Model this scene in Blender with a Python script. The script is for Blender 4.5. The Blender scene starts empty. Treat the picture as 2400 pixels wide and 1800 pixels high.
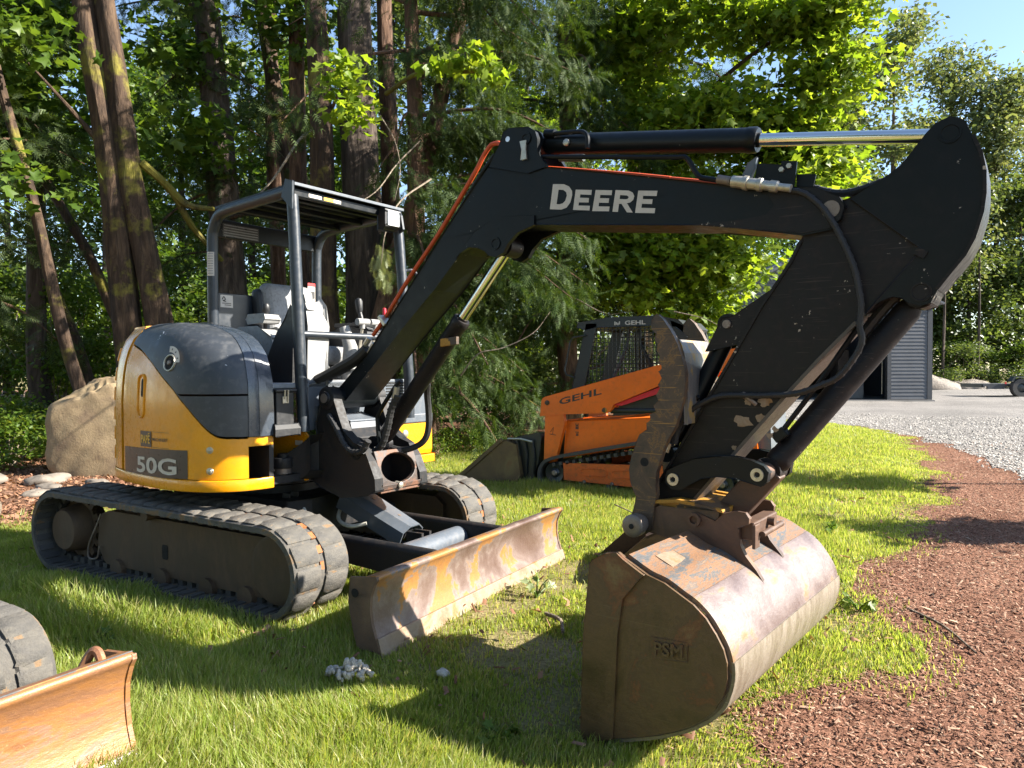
import bpy, math, random
import numpy as np
from mathutils import Vector, Matrix
from mathutils.geometry import tessellate_polygon
scene = bpy.context.scene
C = scene.collection
pi = math.pi
rad = math.radians

# ------------------------------------------------------------------ camera, sky, sun, exposure
CAM = Vector((4.053, -3.660, 1.337))
cam_data = bpy.data.cameras.new('camera')
cam_data.sensor_width = 36.0
cam_data.lens = 36.0 * 1708.9 / 2400.0
cam_data.clip_start = 0.05
cam_data.clip_end = 2000.0
cam = bpy.data.objects.new('camera', cam_data)
C.objects.link(cam)
_yaw, _pitch, _roll = 2.091, -0.019, -0.003
_f = Vector((math.cos(_yaw)*math.cos(_pitch), math.sin(_yaw)*math.cos(_pitch), math.sin(_pitch)))
_r = _f.cross(Vector((0, 0, 1))).normalized()
_u = _r.cross(_f)
_r2 = _r*math.cos(_roll) + _u*math.sin(_roll)
_u2 = -_r*math.sin(_roll) + _u*math.cos(_roll)
cam.matrix_world = Matrix(((_r2.x, _u2.x, -_f.x, CAM.x), (_r2.y, _u2.y, -_f.y, CAM.y), (_r2.z, _u2.z, -_f.z, CAM.z), (0, 0, 0, 1)))
scene.camera = cam

SUN_AZ, SUN_EL = rad(24), rad(33.5)
world = bpy.data.worlds.new('World')
scene.world = world
world.use_nodes = True
wn = world.node_tree.nodes
sky = wn.new('ShaderNodeTexSky')
sky.sky_type = 'NISHITA'
sky.sun_disc = False
sky.sun_elevation = SUN_EL
sky.sun_rotation = pi/2 - SUN_AZ
sky.air_density = 1.0
sky.dust_density = 0.4
sky.ozone_density = 1.5
wn['Background'].inputs['Strength'].default_value = 0.08
world.node_tree.links.new(sky.outputs['Color'], wn['Background'].inputs['Color'])
sun_data = bpy.data.lights.new('sun', 'SUN')
sun_data.energy = 5.0
sun_data.angle = rad(0.53)
sun_data.color = (1.0, 0.93, 0.82)
sun = bpy.data.objects.new('sun', sun_data)
C.objects.link(sun)
sun.location = (20, 10, 20)
sun.rotation_euler = Vector((math.cos(SUN_AZ)*math.cos(SUN_EL), math.sin(SUN_AZ)*math.cos(SUN_EL), math.sin(SUN_EL))).to_track_quat('Z', 'Y').to_euler()
vs = scene.view_settings
vs.view_transform = 'Standard'
vs.look = 'None'
vs.exposure = 1.95
vs.gamma = 1.0
vs.use_curve_mapping = False
scene.render.engine = 'CYCLES'
cy = scene.cycles
cy.max_bounces = 7
cy.diffuse_bounces = 3
cy.glossy_bounces = 3
cy.transmission_bounces = 5
cy.transparent_max_bounces = 8
cy.caustics_reflective = False
cy.caustics_refractive = False
cy.use_denoising = True
cy.sample_clamp_indirect = 6.0

# ------------------------------------------------------------------ materials
def new_mat(name):
    m = bpy.data.materials.new(name)
    m.use_nodes = True
    return m, m.node_tree.nodes, m.node_tree.links, m.node_tree.nodes['Principled BSDF']

def ramp(n, l, src, stops):
    r = n.new('ShaderNodeValToRGB')
    e = r.color_ramp.elements
    while len(e) < len(stops):
        e.new(0.5)
    for el, (pos, col) in zip(e, stops):
        el.position = pos
        el.color = (col[0], col[1], col[2], 1) if isinstance(col, (tuple, list)) else (col, col, col, 1)
    l.new(src, r.inputs['Fac'])
    return r.outputs['Color']

def noise(n, l, scale, detail=4, rough=0.55, stretch=None, coord='Object', dist=0.0):
    tc = n.new('ShaderNodeTexCoord')
    mp = n.new('ShaderNodeMapping')
    if stretch:
        mp.inputs['Scale'].default_value = stretch
    l.new(tc.outputs[coord], mp.inputs['Vector'])
    t = n.new('ShaderNodeTexNoise')
    t.inputs['Scale'].default_value = scale
    t.inputs['Detail'].default_value = detail
    t.inputs['Roughness'].default_value = rough
    t.inputs['Distortion'].default_value = dist
    l.new(mp.outputs['Vector'], t.inputs['Vector'])
    return t.outputs['Fac']

def mixc(n, l, fac, a, b):
    m = n.new('ShaderNodeMix')
    m.data_type = 'RGBA'
    if isinstance(fac, (int, float)):
        m.inputs[0].default_value = fac
    else:
        l.new(fac, m.inputs[0])
    for v, i in ((a, 6), (b, 7)):
        if isinstance(v, (tuple, list)):
            m.inputs[i].default_value = (v[0], v[1], v[2], 1)
        else:
            l.new(v, m.inputs[i])
    return m.outputs[2]

def bump(n, l, b, height, strength, dist=0.01):
    bn = n.new('ShaderNodeBump')
    bn.inputs['Strength'].default_value = strength
    bn.inputs['Distance'].default_value = dist
    l.new(height, bn.inputs['Height'])
    l.new(bn.outputs['Normal'], b.inputs['Normal'])

def scratches(n, l, amount, seeds=((0.4, 0.9, 0.3), (1.1, 0.2, 1.9), (0.2, 2.2, 1.0))):
    """mask of thin straight scratches in a few directions"""
    out = None
    for k, rot in enumerate(seeds):
        tc = n.new('ShaderNodeTexCoord'); mp = n.new('ShaderNodeMapping')
        mp.inputs['Rotation'].default_value = rot
        mp.inputs['Scale'].default_value = (1.3+k*.4, 70, 70)
        l.new(tc.outputs['Object'], mp.inputs['Vector'])
        t = n.new('ShaderNodeTexNoise'); t.inputs['Scale'].default_value = 2.2; t.inputs['Detail'].default_value = 2
        l.new(mp.outputs['Vector'], t.inputs['Vector'])
        c = ramp(n, l, t.outputs['Fac'], [(0.69, 0), (0.72, amount)])
        if out is None:
            out = c
        else:
            mx = n.new('ShaderNodeMath'); mx.operation = 'MAXIMUM'
            l.new(out, mx.inputs[0]); l.new(c, mx.inputs[1]); out = mx.outputs[0]
    return out

def paint(name, c, rough=0.35, dirt=(0.16, 0.11, 0.07), amount=0.35, scale=4.0, metal=0.0, chips=None, coat=0.0, bmp=0.0, vary=0.12, spec=0.5, scr=None):
    """painted or plastic surface with uneven gloss, a film of dirt and chips"""
    m, n, l, b = new_mat(name)
    big = noise(n, l, scale, 5)
    c2 = tuple(min(1, v*(1+vary)) for v in c)
    c1 = tuple(v*(1-vary) for v in c)
    col = mixc(n, l, ramp(n, l, big, [(0.35, 0), (0.65, 1)]), c1, c2)
    fine = noise(n, l, scale*7, 6, 0.65)
    dm = ramp(n, l, fine, [(0.5, 0), (0.75, amount)])
    col = mixc(n, l, dm, col, dirt)
    if chips:
        ch = noise(n, l, 55, 3, 0.6)
        ch2 = noise(n, l, 6, 3, 0.6)
        mul = n.new('ShaderNodeMath'); mul.operation = 'MULTIPLY'
        l.new(ch, mul.inputs[0]); l.new(ch2, mul.inputs[1])
        col = mixc(n, l, ramp(n, l, mul.outputs[0], [(chips[1], 0), (chips[1]+0.015, 1)]), col, chips[0])
    if scr:
        col = mixc(n, l, scratches(n, l, scr[1]), col, scr[0])
    l.new(col, b.inputs['Base Color'])
    rr = ramp(n, l, fine, [(0.3, rough*0.8), (0.75, min(1, rough*1.5))])
    l.new(rr, b.inputs['Roughness'])
    b.inputs['Metallic'].default_value = metal
    b.inputs['Coat Weight'].default_value = coat
    b.inputs['Specular IOR Level'].default_value = spec
    b.inputs['Coat Roughness'].default_value = 0.12
    if bmp:
        bump(n, l, b, fine, bmp, 0.004)
    return m

def layered(name, stops, scale=3.0, rough=0.55, metal=0.0, bmp=0.15, stretch=None, dist=0.6, speck=None, roughs=None, nr=0.6, scr=None):
    """worn surface: patches of several colours with sharp edges"""
    m, n, l, b = new_mat(name)
    a = noise(n, l, scale, 9, nr, stretch, 'Object', dist)
    col = ramp(n, l, a, stops)
    f = noise(n, l, scale*14, 6, 0.7, stretch)
    col = mixc(n, l, ramp(n, l, f, [(0.35, 0.0), (0.7, 0.35)]), col, speck or (0.12, 0.06, 0.03))
    if scr:
        col = mixc(n, l, scratches(n, l, scr[1]), col, scr[0])
    l.new(col, b.inputs['Base Color'])
    l.new(ramp(n, l, a, roughs or [(0.3, rough*0.7), (0.7, min(1, rough*1.3))]), b.inputs['Roughness'])
    b.inputs['Metallic'].default_value = metal
    bump(n, l, b, f, bmp, 0.006)
    return m

def leaf_mat(name, cols, trans=0.45, rough=0.45):
    m, n, l, b = new_mat(name)
    g = n.new('ShaderNodeNewGeometry')
    col = ramp(n, l, g.outputs['Random Per Island'], [(i/(len(cols)-1), c) for i, c in enumerate(cols)])
    l.new(col, b.inputs['Base Color'])
    b.inputs['Roughness'].default_value = rough
    b.inputs['Specular IOR Level'].default_value = 0.3
    t = n.new('ShaderNodeBsdfTranslucent')
    tc = n.new('ShaderNodeMix'); tc.data_type = 'RGBA'; tc.blend_type = 'MULTIPLY'; tc.inputs[0].default_value = 1.0
    l.new(col, tc.inputs[6]); tc.inputs[7].default_value = (2.2, 2.05, 1.0, 1)
    l.new(tc.outputs[2], t.inputs['Color'])
    mx = n.new('ShaderNodeMixShader')
    mx.inputs[0].default_value = trans
    l.new(b.outputs['BSDF'], mx.inputs[1]); l.new(t.outputs['BSDF'], mx.inputs[2])
    l.new(mx.outputs['Shader'], n['Material Output'].inputs['Surface'])
    return m

M = {}
M['yellow'] = paint('yellow_paint', (0.70, 0.285, 0.004), 0.26, (0.34, 0.17, 0.03), 0.30, 2.5, coat=0.25, vary=0.06)
M['black'] = paint('black_paint', (0.0055, 0.0075, 0.009), 0.34, (0.05, 0.045, 0.04), 0.10, 3.0, chips=((0.30, 0.27, 0.23), 0.44), spec=0.22)
M['arm_black'] = paint('worn_black_paint', (0.010, 0.009, 0.010), 0.42, (0.07, 0.048, 0.036), 0.25, 3.0, chips=((0.36, 0.31, 0.25), 0.408), spec=0.25, scr=((0.13, 0.10, 0.08), 0.22))
M['hood'] = paint('charcoal_hood', (0.034, 0.039, 0.046), 0.42, (0.30, 0.29, 0.28), 0.16, 3.0, chips=((0.6, 0.6, 0.6), 0.425))
M['gloss_band'] = paint('glossy_dark_blue_band', (0.030, 0.040, 0.055), 0.25, (0.3, 0.3, 0.3), 0.1, 3.0, coat=0.4)
M['post'] = paint('blue_black_tube', (0.020, 0.026, 0.034), 0.34, (0.14, 0.13, 0.12), 0.12, 4.0)
M['cast'] = paint('dark_casting', (0.013, 0.0135, 0.015), 0.5, (0.08, 0.055, 0.037), 0.35, 4.0, bmp=0.12, spec=0.3)
M['castrust'] = layered('casting_worn_rust', [(0.35, (0.025, 0.025, 0.027)), (0.5, (0.04, 0.03, 0.026)), (0.60, (0.15, 0.065, 0.035)), (0.7, (0.06, 0.038, 0.03))], 9.0, 0.6, nr=0.7)
M['grey_plastic'] = paint('light_grey_plastic', (0.28, 0.28, 0.275), 0.55, (0.12, 0.105, 0.09), 0.5, 6.0, bmp=0.05)
M['seat_grey'] = paint('worn_grey_vinyl', (0.22, 0.22, 0.22), 0.5, (0.07, 0.065, 0.06), 0.6, 9.0, bmp=0.1)
M['dark_plastic'] = paint('dark_plastic', (0.014, 0.015, 0.017), 0.45, (0.08, 0.07, 0.06), 0.25, 6.0)
M['floor_grey'] = paint('grey_floor', (0.20, 0.22, 0.24), 0.5, (0.10, 0.08, 0.06), 0.5, 6.0)
M['panel_grey'] = paint('grey_blue_panel', (0.085, 0.10, 0.12), 0.42, (0.2, 0.17, 0.14), 0.25, 5.0)
M['rubber'] = layered('dusty_track_rubber', [(0.28, (0.030, 0.029, 0.028)), (0.44, (0.075, 0.070, 0.062)), (0.55, (0.115, 0.105, 0.088)), (0.60, (0.19, 0.115, 0.055)), (0.68, (0.13, 0.10, 0.07))], 6.0, 0.85, bmp=0.9, dist=1.2, speck=(0.035, 0.032, 0.03))
M['rubber_dark'] = layered('track_rubber_inside', [(0.3, (0.035, 0.034, 0.034)), (0.6, (0.075, 0.07, 0.065))], 6.0, 0.85, bmp=0.3, speck=(0.04, 0.035, 0.03))
M['iron_orange'] = layered('rusty_core_iron', [(0.35, (0.16, 0.055, 0.018)), (0.55, (0.34, 0.12, 0.03)), (0.66, (0.12, 0.08, 0.05))], 25.0, 0.85)
M['track_frame'] = layered('brown_dirty_frame', [(0.3, (0.035, 0.021, 0.012)), (0.5, (0.060, 0.036, 0.020)), (0.62, (0.095, 0.060, 0.035))], 3.0, 0.65, bmp=0.2, stretch=(1, 1, 0.4), speck=(0.03, 0.02, 0.013))
M['blade'] = layered('worn_blade_steel', [(0.34, (0.10, 0.062, 0.05)), (0.44, (0.145, 0.10, 0.085)), (0.495, (0.21, 0.165, 0.145)), (0.505, (0.33, 0.155, 0.04)), (0.60, (0.30, 0.13, 0.035)), (0.612, (0.155, 0.10, 0.078))], 2.3, 0.45, 0.1, 0.35, speck=(0.11, 0.065, 0.045), nr=0.62, dist=0.4, scr=((0.26, 0.20, 0.16), 0.5))
M['blade_edge'] = layered('cutting_edge_steel', [(0.35, (0.20, 0.14, 0.085)), (0.55, (0.28, 0.215, 0.155)), (0.65, (0.25, 0.13, 0.045))], 5.0, 0.5, 0.2, 0.25)
M['blade_back'] = layered('muddy_blade_back', [(0.35, (0.06, 0.04, 0.03)), (0.55, (0.13, 0.08, 0.05)), (0.7, (0.18, 0.12, 0.07))], 6.0, 0.7, 0.0, 0.4)
M['lilac'] = layered('polished_bucket_back', [(0.30, (0.095, 0.065, 0.06)), (0.44, (0.14, 0.105, 0.10)), (0.56, (0.19, 0.15, 0.14)), (0.61, (0.23, 0.15, 0.08)), (0.66, (0.20, 0.095, 0.035)), (0.72, (0.12, 0.07, 0.045))], 4.5, 0.40, 0.2, 0.35, stretch=(1.4, 0.7, 1.2), dist=0.5, speck=(0.10, 0.065, 0.055), nr=0.68, scr=((0.27, 0.23, 0.21), 0.6))
M['bucket_top'] = layered('rust_and_blue_paint', [(0.36, (0.05, 0.065, 0.08)), (0.46, (0.07, 0.08, 0.085)), (0.50, (0.20, 0.095, 0.04)), (0.56, (0.13, 0.075, 0.045)), (0.60, (0.085, 0.085, 0.085)), (0.66, (0.21, 0.125, 0.065))], 9.0, 0.6, 0.0, 0.4, stretch=(1.6, 0.4, 1), dist=0.3, speck=(0.13, 0.07, 0.035), nr=0.78, scr=((0.24, 0.15, 0.08), 0.4))
M['wear'] = layered('scraped_wear_plate', [(0.32, (0.12, 0.10, 0.075)), (0.46, (0.20, 0.175, 0.135)), (0.58, (0.26, 0.23, 0.185)), (0.66, (0.13, 0.11, 0.095))], 6.0, 0.45, 0.2, 0.4, stretch=(1, 3.0, .6), dist=0.5, nr=0.7, scr=((0.33, 0.29, 0.24), 0.7))
M['bucket_side'] = layered('brown_bucket_side', [(0.28, (0.036, 0.021, 0.011)), (0.42, (0.075, 0.043, 0.021)), (0.52, (0.110, 0.062, 0.029)), (0.57, (0.085, 0.050, 0.025)), (0.61, (0.145, 0.055, 0.022)), (0.70, (0.18, 0.115, 0.05))], 4.5, 0.5, 0.0, 0.35, nr=0.68, scr=((0.12, 0.085, 0.045), 0.5), speck=(0.05, 0.034, 0.018))
M['bucket_ear'] = layered('dark_rusty_ear', [(0.35, (0.045, 0.028, 0.022)), (0.55, (0.085, 0.05, 0.035)), (0.68, (0.15, 0.085, 0.05))], 5.0, 0.5, 0.1, 0.25)
M['coupler'] = layered('chipped_yellow_coupler', [(0.40, (0.035, 0.028, 0.022)), (0.50, (0.06, 0.04, 0.025)), (0.535, (0.42, 0.21, 0.02)), (0.72, (0.36, 0.17, 0.02))], 6.0, 0.55, 0.0, 0.2)
M['thumb'] = layered('thumb_worn_paint', [(0.36, (0.028, 0.023, 0.019)), (0.50, (0.075, 0.047, 0.030)), (0.555, (0.10, 0.065, 0.04)), (0.57, (0.24, 0.125, 0.03)), (0.60, (0.085, 0.055, 0.036)), (0.74, (0.13, 0.085, 0.05))], 7.0, 0.55, 0.0, 0.25, dist=0.5, speck=(0.07, 0.05, 0.035), nr=0.78, scr=((0.30, 0.16, 0.04), 0.85))
M['thumb_plate'] = layered('thumb_cross_plate', [(0.35, (0.12, 0.115, 0.11)), (0.52, (0.20, 0.19, 0.175)), (0.57, (0.42, 0.26, 0.06)), (0.7, (0.25, 0.2, 0.16))], 10.0, 0.45, 0.1, 0.2, stretch=(2, 2, 0.5))
M['flange'] = paint('scraped_arm_edge', (0.075, 0.062, 0.055), 0.4, (0.13, 0.08, 0.05), 0.4, 9, metal=0.2)
M['pin'] = paint('pin_steel', (0.20, 0.165, 0.14), 0.4, (0.12, 0.07, 0.04), 0.5, 20, metal=0.4)
M['zinc'] = paint('zinc_fitting', (0.48, 0.45, 0.38), 0.32, (0.2, 0.15, 0.1), 0.4, 30, metal=0.7)
M['chrome'] = paint('chrome_rod', (0.78, 0.76, 0.72), 0.07, (0.4, 0.35, 0.3), 0.1, 20, metal=1.0, vary=0.02)
M['hose'] = paint('black_rubber_hose', (0.014, 0.014, 0.015), 0.55, (0.09, 0.08, 0.07), 0.25, 25, bmp=0.25)
M['hose_orange'] = paint('orange_hose', (0.56, 0.075, 0.015), 0.45, (0.25, 0.08, 0.04), 0.3, 20)
M['white_hose'] = paint('pale_hose', (0.6, 0.57, 0.48), 0.5, (0.2, 0.16, 0.1), 0.4, 20)
M['decal_white'] = paint('decal_white', (0.52, 0.48, 0.425), 0.45, (0.2, 0.17, 0.13), 0.12, 20, vary=0.05)
M['decal_grey'] = paint('decal_dark_grey', (0.045, 0.042, 0.040), 0.3, (0.2, 0.16, 0.1), 0.15, 6)
M['decal_yellow'] = paint('decal_yellow', (0.75, 0.42, 0.02), 0.4, amount=0.1)
M['decal_red'] = paint('decal_red', (0.5, 0.02, 0.02), 0.4, amount=0.1)
M['decal_ink'] = paint('decal_ink', (0.03, 0.03, 0.03), 0.45, amount=0.1)
M['red_plastic'] = paint('red_handle', (0.55, 0.02, 0.04), 0.35, amount=0.1)
M['hole'] = paint('dark_hole', (0.004, 0.004, 0.004), 0.9, amount=0.0)
M['lamp_glass'] = paint('lamp_lens', (0.72, 0.72, 0.70), 0.12, (0.4, 0.4, 0.38), 0.2, 40, metal=0.5)
M['orange'] = paint('loader_orange', (0.78, 0.145, 0.008), 0.36, (0.32, 0.10, 0.03), 0.35, 3, vary=0.08)
M['orange_dirty'] = paint('dirty_loader_orange', (0.56, 0.11, 0.015), 0.6, (0.16, 0.085, 0.04), 0.75, 4)
M['loader_black'] = paint('loader_black', (0.014, 0.018, 0.020), 0.38, (0.07, 0.07, 0.06), 0.2, 4)
M['loader_bucket'] = layered('loader_bucket_steel', [(0.35, (0.055, 0.038, 0.022)), (0.5, (0.10, 0.065, 0.03)), (0.6, (0.16, 0.12, 0.05)), (0.7, (0.16, 0.07, 0.03))], 3.0, 0.5, 0.1, 0.15)
M['rust2'] = layered('bright_rusty_blade', [(0.34, (0.15, 0.075, 0.05)), (0.44, (0.23, 0.11, 0.06)), (0.52, (0.29, 0.125, 0.04)), (0.57, (0.20, 0.115, 0.08)), (0.62, (0.27, 0.11, 0.035)), (0.70, (0.16, 0.065, 0.025))], 3.2, 0.42, 0.15, 0.5, stretch=(1, 0.5, 1.4), dist=0.6, speck=(0.17, 0.075, 0.035), nr=0.7, scr=((0.36, 0.19, 0.09), 0.7))
M['rust2_top'] = layered('rust_grey_flange', [(0.40, (0.10, 0.12, 0.14)), (0.5, (0.16, 0.15, 0.15)), (0.54, (0.42, 0.20, 0.07)), (0.7, (0.35, 0.15, 0.05))], 14.0, 0.5, 0.1, 0.3, stretch=(1.5, 0.5, 1))
M['steel_edge'] = layered('bare_steel_edge', [(0.35, (0.34, 0.32, 0.31)), (0.55, (0.46, 0.43, 0.41)), (0.66, (0.40, 0.26, 0.12))], 6.0, 0.4, 0.3, 0.3)

# ------------------------------------------------------------------ mesh helpers
def smooth_path(pts, k=6):
    """Catmull-Rom through 3D points"""
    P = [Vector(p) for p in pts]
    if len(P) < 3:
        return P
    out = []
    Q = [P[0]*2-P[1]] + P + [P[-1]*2-P[-2]]
    for i in range(1, len(Q)-2):
        a, b, c, d = Q[i-1], Q[i], Q[i+1], Q[i+2]
        for j in range(k):
            t = j/k
            out.append(0.5*((2*b) + (c-a)*t + (2*a-5*b+4*c-d)*t*t + (3*b-a-3*c+d)*t**3))
    out.append(P[-1])
    return out

class MB:
    def __init__(s):
        s.v = []; s.f = []; s.sm = []
    def add(s, v, f, smooth=False):
        o = len(s.v)
        s.v += [tuple(p) for p in v]
        s.f += [tuple(i+o for i in q) for q in f]
        s.sm += [smooth]*len(f)
        return s
    def box(s, x0, x1, y0, y1, z0, z1):
        v = [(x, y, z) for z in (z0, z1) for y in (y0, y1) for x in (x0, x1)]
        return s.add(v, [(0, 2, 3, 1), (4, 5, 7, 6), (0, 1, 5, 4), (2, 6, 7, 3), (0, 4, 6, 2), (1, 3, 7, 5)])
    def obox(s, c, ax, ay, az, hx, hy, hz):
        c = Vector(c); ax = Vector(ax).normalized()*hx; ay = Vector(ay).normalized()*hy; az = Vector(az).normalized()*hz
        v = [c+ax*i+ay*j+az*k for k in (-1, 1) for j in (-1, 1) for i in (-1, 1)]
        return s.add(v, [(0, 2, 3, 1), (4, 5, 7, 6), (0, 1, 5, 4), (2, 6, 7, 3), (0, 4, 6, 2), (1, 3, 7, 5)])
    def bar(s, a, b, w, h, up=(0, 0, 1)):
        a = Vector(a); b = Vector(b); d = (b-a).normalized(); side = d.cross(Vector(up)).normalized(); u = side.cross(d)
        return s.obox((a+b)/2, d, side, u, (b-a).length/2, w/2, h/2)
    def prism(s, prof, y0, y1, axis='y'):
        n = len(prof)
        if axis == 'y':
            v = [(x, y0, z) for x, z in prof] + [(x, y1, z) for x, z in prof]
        elif axis == 'z':
            v = [(x, y, y0) for x, y in prof] + [(x, y, y1) for x, y in prof]
        else:
            v = [(y0, x, z) for x, z in prof] + [(y1, x, z) for x, z in prof]
        tri = tessellate_polygon([[Vector((a, b, 0)) for a, b in prof]])
        f = [tuple(t) for t in tri] + [tuple(i+n for i in reversed(t)) for t in tri]
        f += [(i, (i+1) % n, n+(i+1) % n, n+i) for i in range(n)]
        return s.add(v, f)
    def tube(s, pts, r, n=10, smooth=True, caps=True, curve=False, k=6):
        P = smooth_path(pts, k) if curve else [Vector(p) for p in pts]
        R = r if isinstance(r, (list, tuple)) else [r]*len(P)
        if len(R) != len(P):
            R = [float(np.interp(i/(len(P)-1), np.linspace(0, 1, len(R)), R)) for i in range(len(P))]
        v = []; f = []
        t0 = (P[1]-P[0]).normalized()
        ref = Vector((0, 0, 1)) if abs(t0.z) < 0.9 else Vector((1, 0, 0))
        a = t0.cross(ref).normalized()
        for i, p in enumerate(P):
            t = (P[min(i+1, len(P)-1)]-P[max(i-1, 0)]).normalized()
            a = (a - t*a.dot(t)).normalized()
            b = t.cross(a)
            for j in range(n):
                an = 2*pi*j/n
                v.append(p + (a*math.cos(an)+b*math.sin(an))*R[i])
        for i in range(len(P)-1):
            for j in range(n):
                f.append((i*n+j, i*n+(j+1) % n, (i+1)*n+(j+1) % n, (i+1)*n+j))
        s.add(v, f, smooth)
        if caps:
            o = len(v)
            s.add(v[:n], [tuple(range(n-1, -1, -1))]); s.add(v[-n:], [tuple(range(n))])
        return s
    def cyl(s, a, b, r, n=20, r2=None):
        return s.tube([a, b], [r, r if r2 is None else r2], n)
    def lathe(s, base, axis, prof, n=24):
        """prof: (distance along axis, radius)"""
        A = Vector(axis).normalized(); base = Vector(base)
        ref = Vector((0, 0, 1)) if abs(A.z) < 0.9 else Vector((1, 0, 0))
        a = A.cross(ref).normalized(); b = A.cross(a)
        v = [base+A*d+(a*math.cos(2*pi*j/n)+b*math.sin(2*pi*j/n))*r for d, r in prof for j in range(n)]
        f = [(i*n+j, i*n+(j+1) % n, (i+1)*n+(j+1) % n, (i+1)*n+j) for i in range(len(prof)-1) for j in range(n)]
        return s.add(v, f, True)
    def grid(s, rows, smooth=True, flip=False):
        n = len(rows[0]); v = [p for r in rows for p in r]
        f = []
        for i in range(len(rows)-1):
            for j in range(n-1):
                q = (i*n+j, i*n+j+1, (i+1)*n+j+1, (i+1)*n+j)
                f.append(q[::-1] if flip else q)
        return s.add(v, f, smooth)
    def poly(s, pts3):
        return s.add(pts3, [tuple(range(len(pts3)))])
    def build(s, name, mat, parent=None, bevel=0, seg=2, rotz=None, loc=None, solid=0, kind=None, label=None, ang=35):
        me = bpy.data.meshes.new(name)
        me.from_pydata(s.v, [], s.f)
        me.polygons.foreach_set('use_smooth', s.sm)
        me.materials.append(M[mat] if isinstance(mat, str) else mat)
        me.update()
        o = bpy.data.objects.new(name, me)
        C.objects.link(o)
        if parent is not None:
            o.parent = parent
        if rotz is not None:
            o.rotation_euler = (0, 0, rotz)
        if loc is not None:
            o.location = loc
        if solid:
            md = o.modifiers.new('solid', 'SOLIDIFY'); md.thickness = solid; md.offset = -1
        if bevel:
            w = o.modifiers.new('weld', 'WELD'); w.merge_threshold = 0.0004
            md = o.modifiers.new('bevel', 'BEVEL'); md.width = bevel; md.segments = seg; md.limit_method = 'ANGLE'; md.angle_limit = rad(ang)
            md.harden_normals = False
        if any(s.sm):
            md = o.modifiers.new('edges', 'EDGE_SPLIT'); md.split_angle = rad(42)
        if kind:
            o['kind'] = kind
        if label:
            o['label'] = label
        return o

def empty(name, label=None, cat=None, group=None, loc=(0, 0, 0), rotz=0.0):
    o = bpy.data.objects.new(name, None)
    o.empty_display_size = 0.2
    C.objects.link(o)
    o.location = loc; o.rotation_euler = (0, 0, rotz)
    tag(o, label, cat, group)
    return o

def tag(o, label=None, cat=None, group=None, kind=None):
    for k, v in (('label', label), ('category', cat), ('group', group), ('kind', kind)):
        if v:
            o[k] = v
    return o

def circle(cx, cz, r, n=20, a0=0.0, a1=2*pi):
    return [(cx+r*math.cos(a0+(a1-a0)*i/n), cz+r*math.sin(a0+(a1-a0)*i/n)) for i in range(n + (0 if abs(a1-a0-2*pi) < 1e-6 else 1))]

def np_mesh(name, V, F, mat, parent=None, smooth=False):
    """fast mesh from numpy arrays; F is (n,3) or (n,4)"""
    me = bpy.data.meshes.new(name)
    k = F.shape[1]
    me.vertices.add(len(V)); me.vertices.foreach_set('co', np.asarray(V, np.float32).ravel())
    me.loops.add(F.size); me.loops.foreach_set('vertex_index', F.astype(np.int32).ravel())
    me.polygons.add(len(F))
    me.polygons.foreach_set('loop_start', np.arange(0, F.size, k, dtype=np.int32))
    me.polygons.foreach_set('loop_total', np.full(len(F), k, dtype=np.int32))
    if smooth:
        me.polygons.foreach_set('use_smooth', np.ones(len(F), dtype=bool))
    for m in (mat if isinstance(mat, (list, tuple)) else [mat]):
        me.materials.append(M[m] if isinstance(m, str) else m)
    me.update(calc_edges=True)
    o = bpy.data.objects.new(name, me)
    C.objects.link(o)
    if parent is not None:
        o.parent = parent
    return o

def text2d(s, size=1.0, thick=0.0, res=3):
    cu = bpy.data.curves.new('t', 'FONT')
    cu.body = s; cu.size = size; cu.offset = thick; cu.resolution_u = res
    o = bpy.data.objects.new('t', cu)
    C.objects.link(o)
    bpy.context.view_layer.update()
    me = bpy.data.meshes.new_from_object(o.evaluated_get(bpy.context.evaluated_depsgraph_get()))
    v = [(a.co.x, a.co.y) for a in me.vertices]; f = [tuple(p.vertices) for p in me.polygons]
    bpy.data.objects.remove(o); bpy.data.curves.remove(cu); bpy.data.meshes.remove(me)
    x0 = min(a for a, b in v); x1 = max(a for a, b in v); y0 = min(b for a, b in v); y1 = max(b for a, b in v)
    return [((a-x0)/(x1-x0), (b-y0)/(y1-y0)) for a, b in v], f, (x1-x0)/(y1-y0)

def lettering(s, fn, parent, mat, name='lettering', thick=0.0, label=None, rotz=None):
    """fn maps unit coordinates (0..1, 0..1) to a 3D point"""
    v, f, asp = text2d(s, 1.0, thick)
    mb = MB(); mb.add([fn(a, b) for a, b in v], f)
    return mb.build(name, mat, parent, rotz=rotz, label=label)

# value noise for scattering
def vnoise(x, y, s=1.0, seed=0):
    x = np.asarray(x, float)*s; y = np.asarray(y, float)*s
    xi = np.floor(x).astype(np.int64); yi = np.floor(y).astype(np.int64)
    fx = x-xi; fy = y-yi
    fx = fx*fx*(3-2*fx); fy = fy*fy*(3-2*fy)
    def h(a, b):
        n = (a*374761393 + b*668265263 + seed*1442695041) & 0x7fffffff
        n = ((n ^ (n >> 13))*1274126177) & 0x7fffffff
        return ((n ^ (n >> 16)) & 0xffff)/65535.0
    return (h(xi, yi)*(1-fx)+h(xi+1, yi)*fx)*(1-fy) + (h(xi, yi+1)*(1-fx)+h(xi+1, yi+1)*fx)*fy

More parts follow.
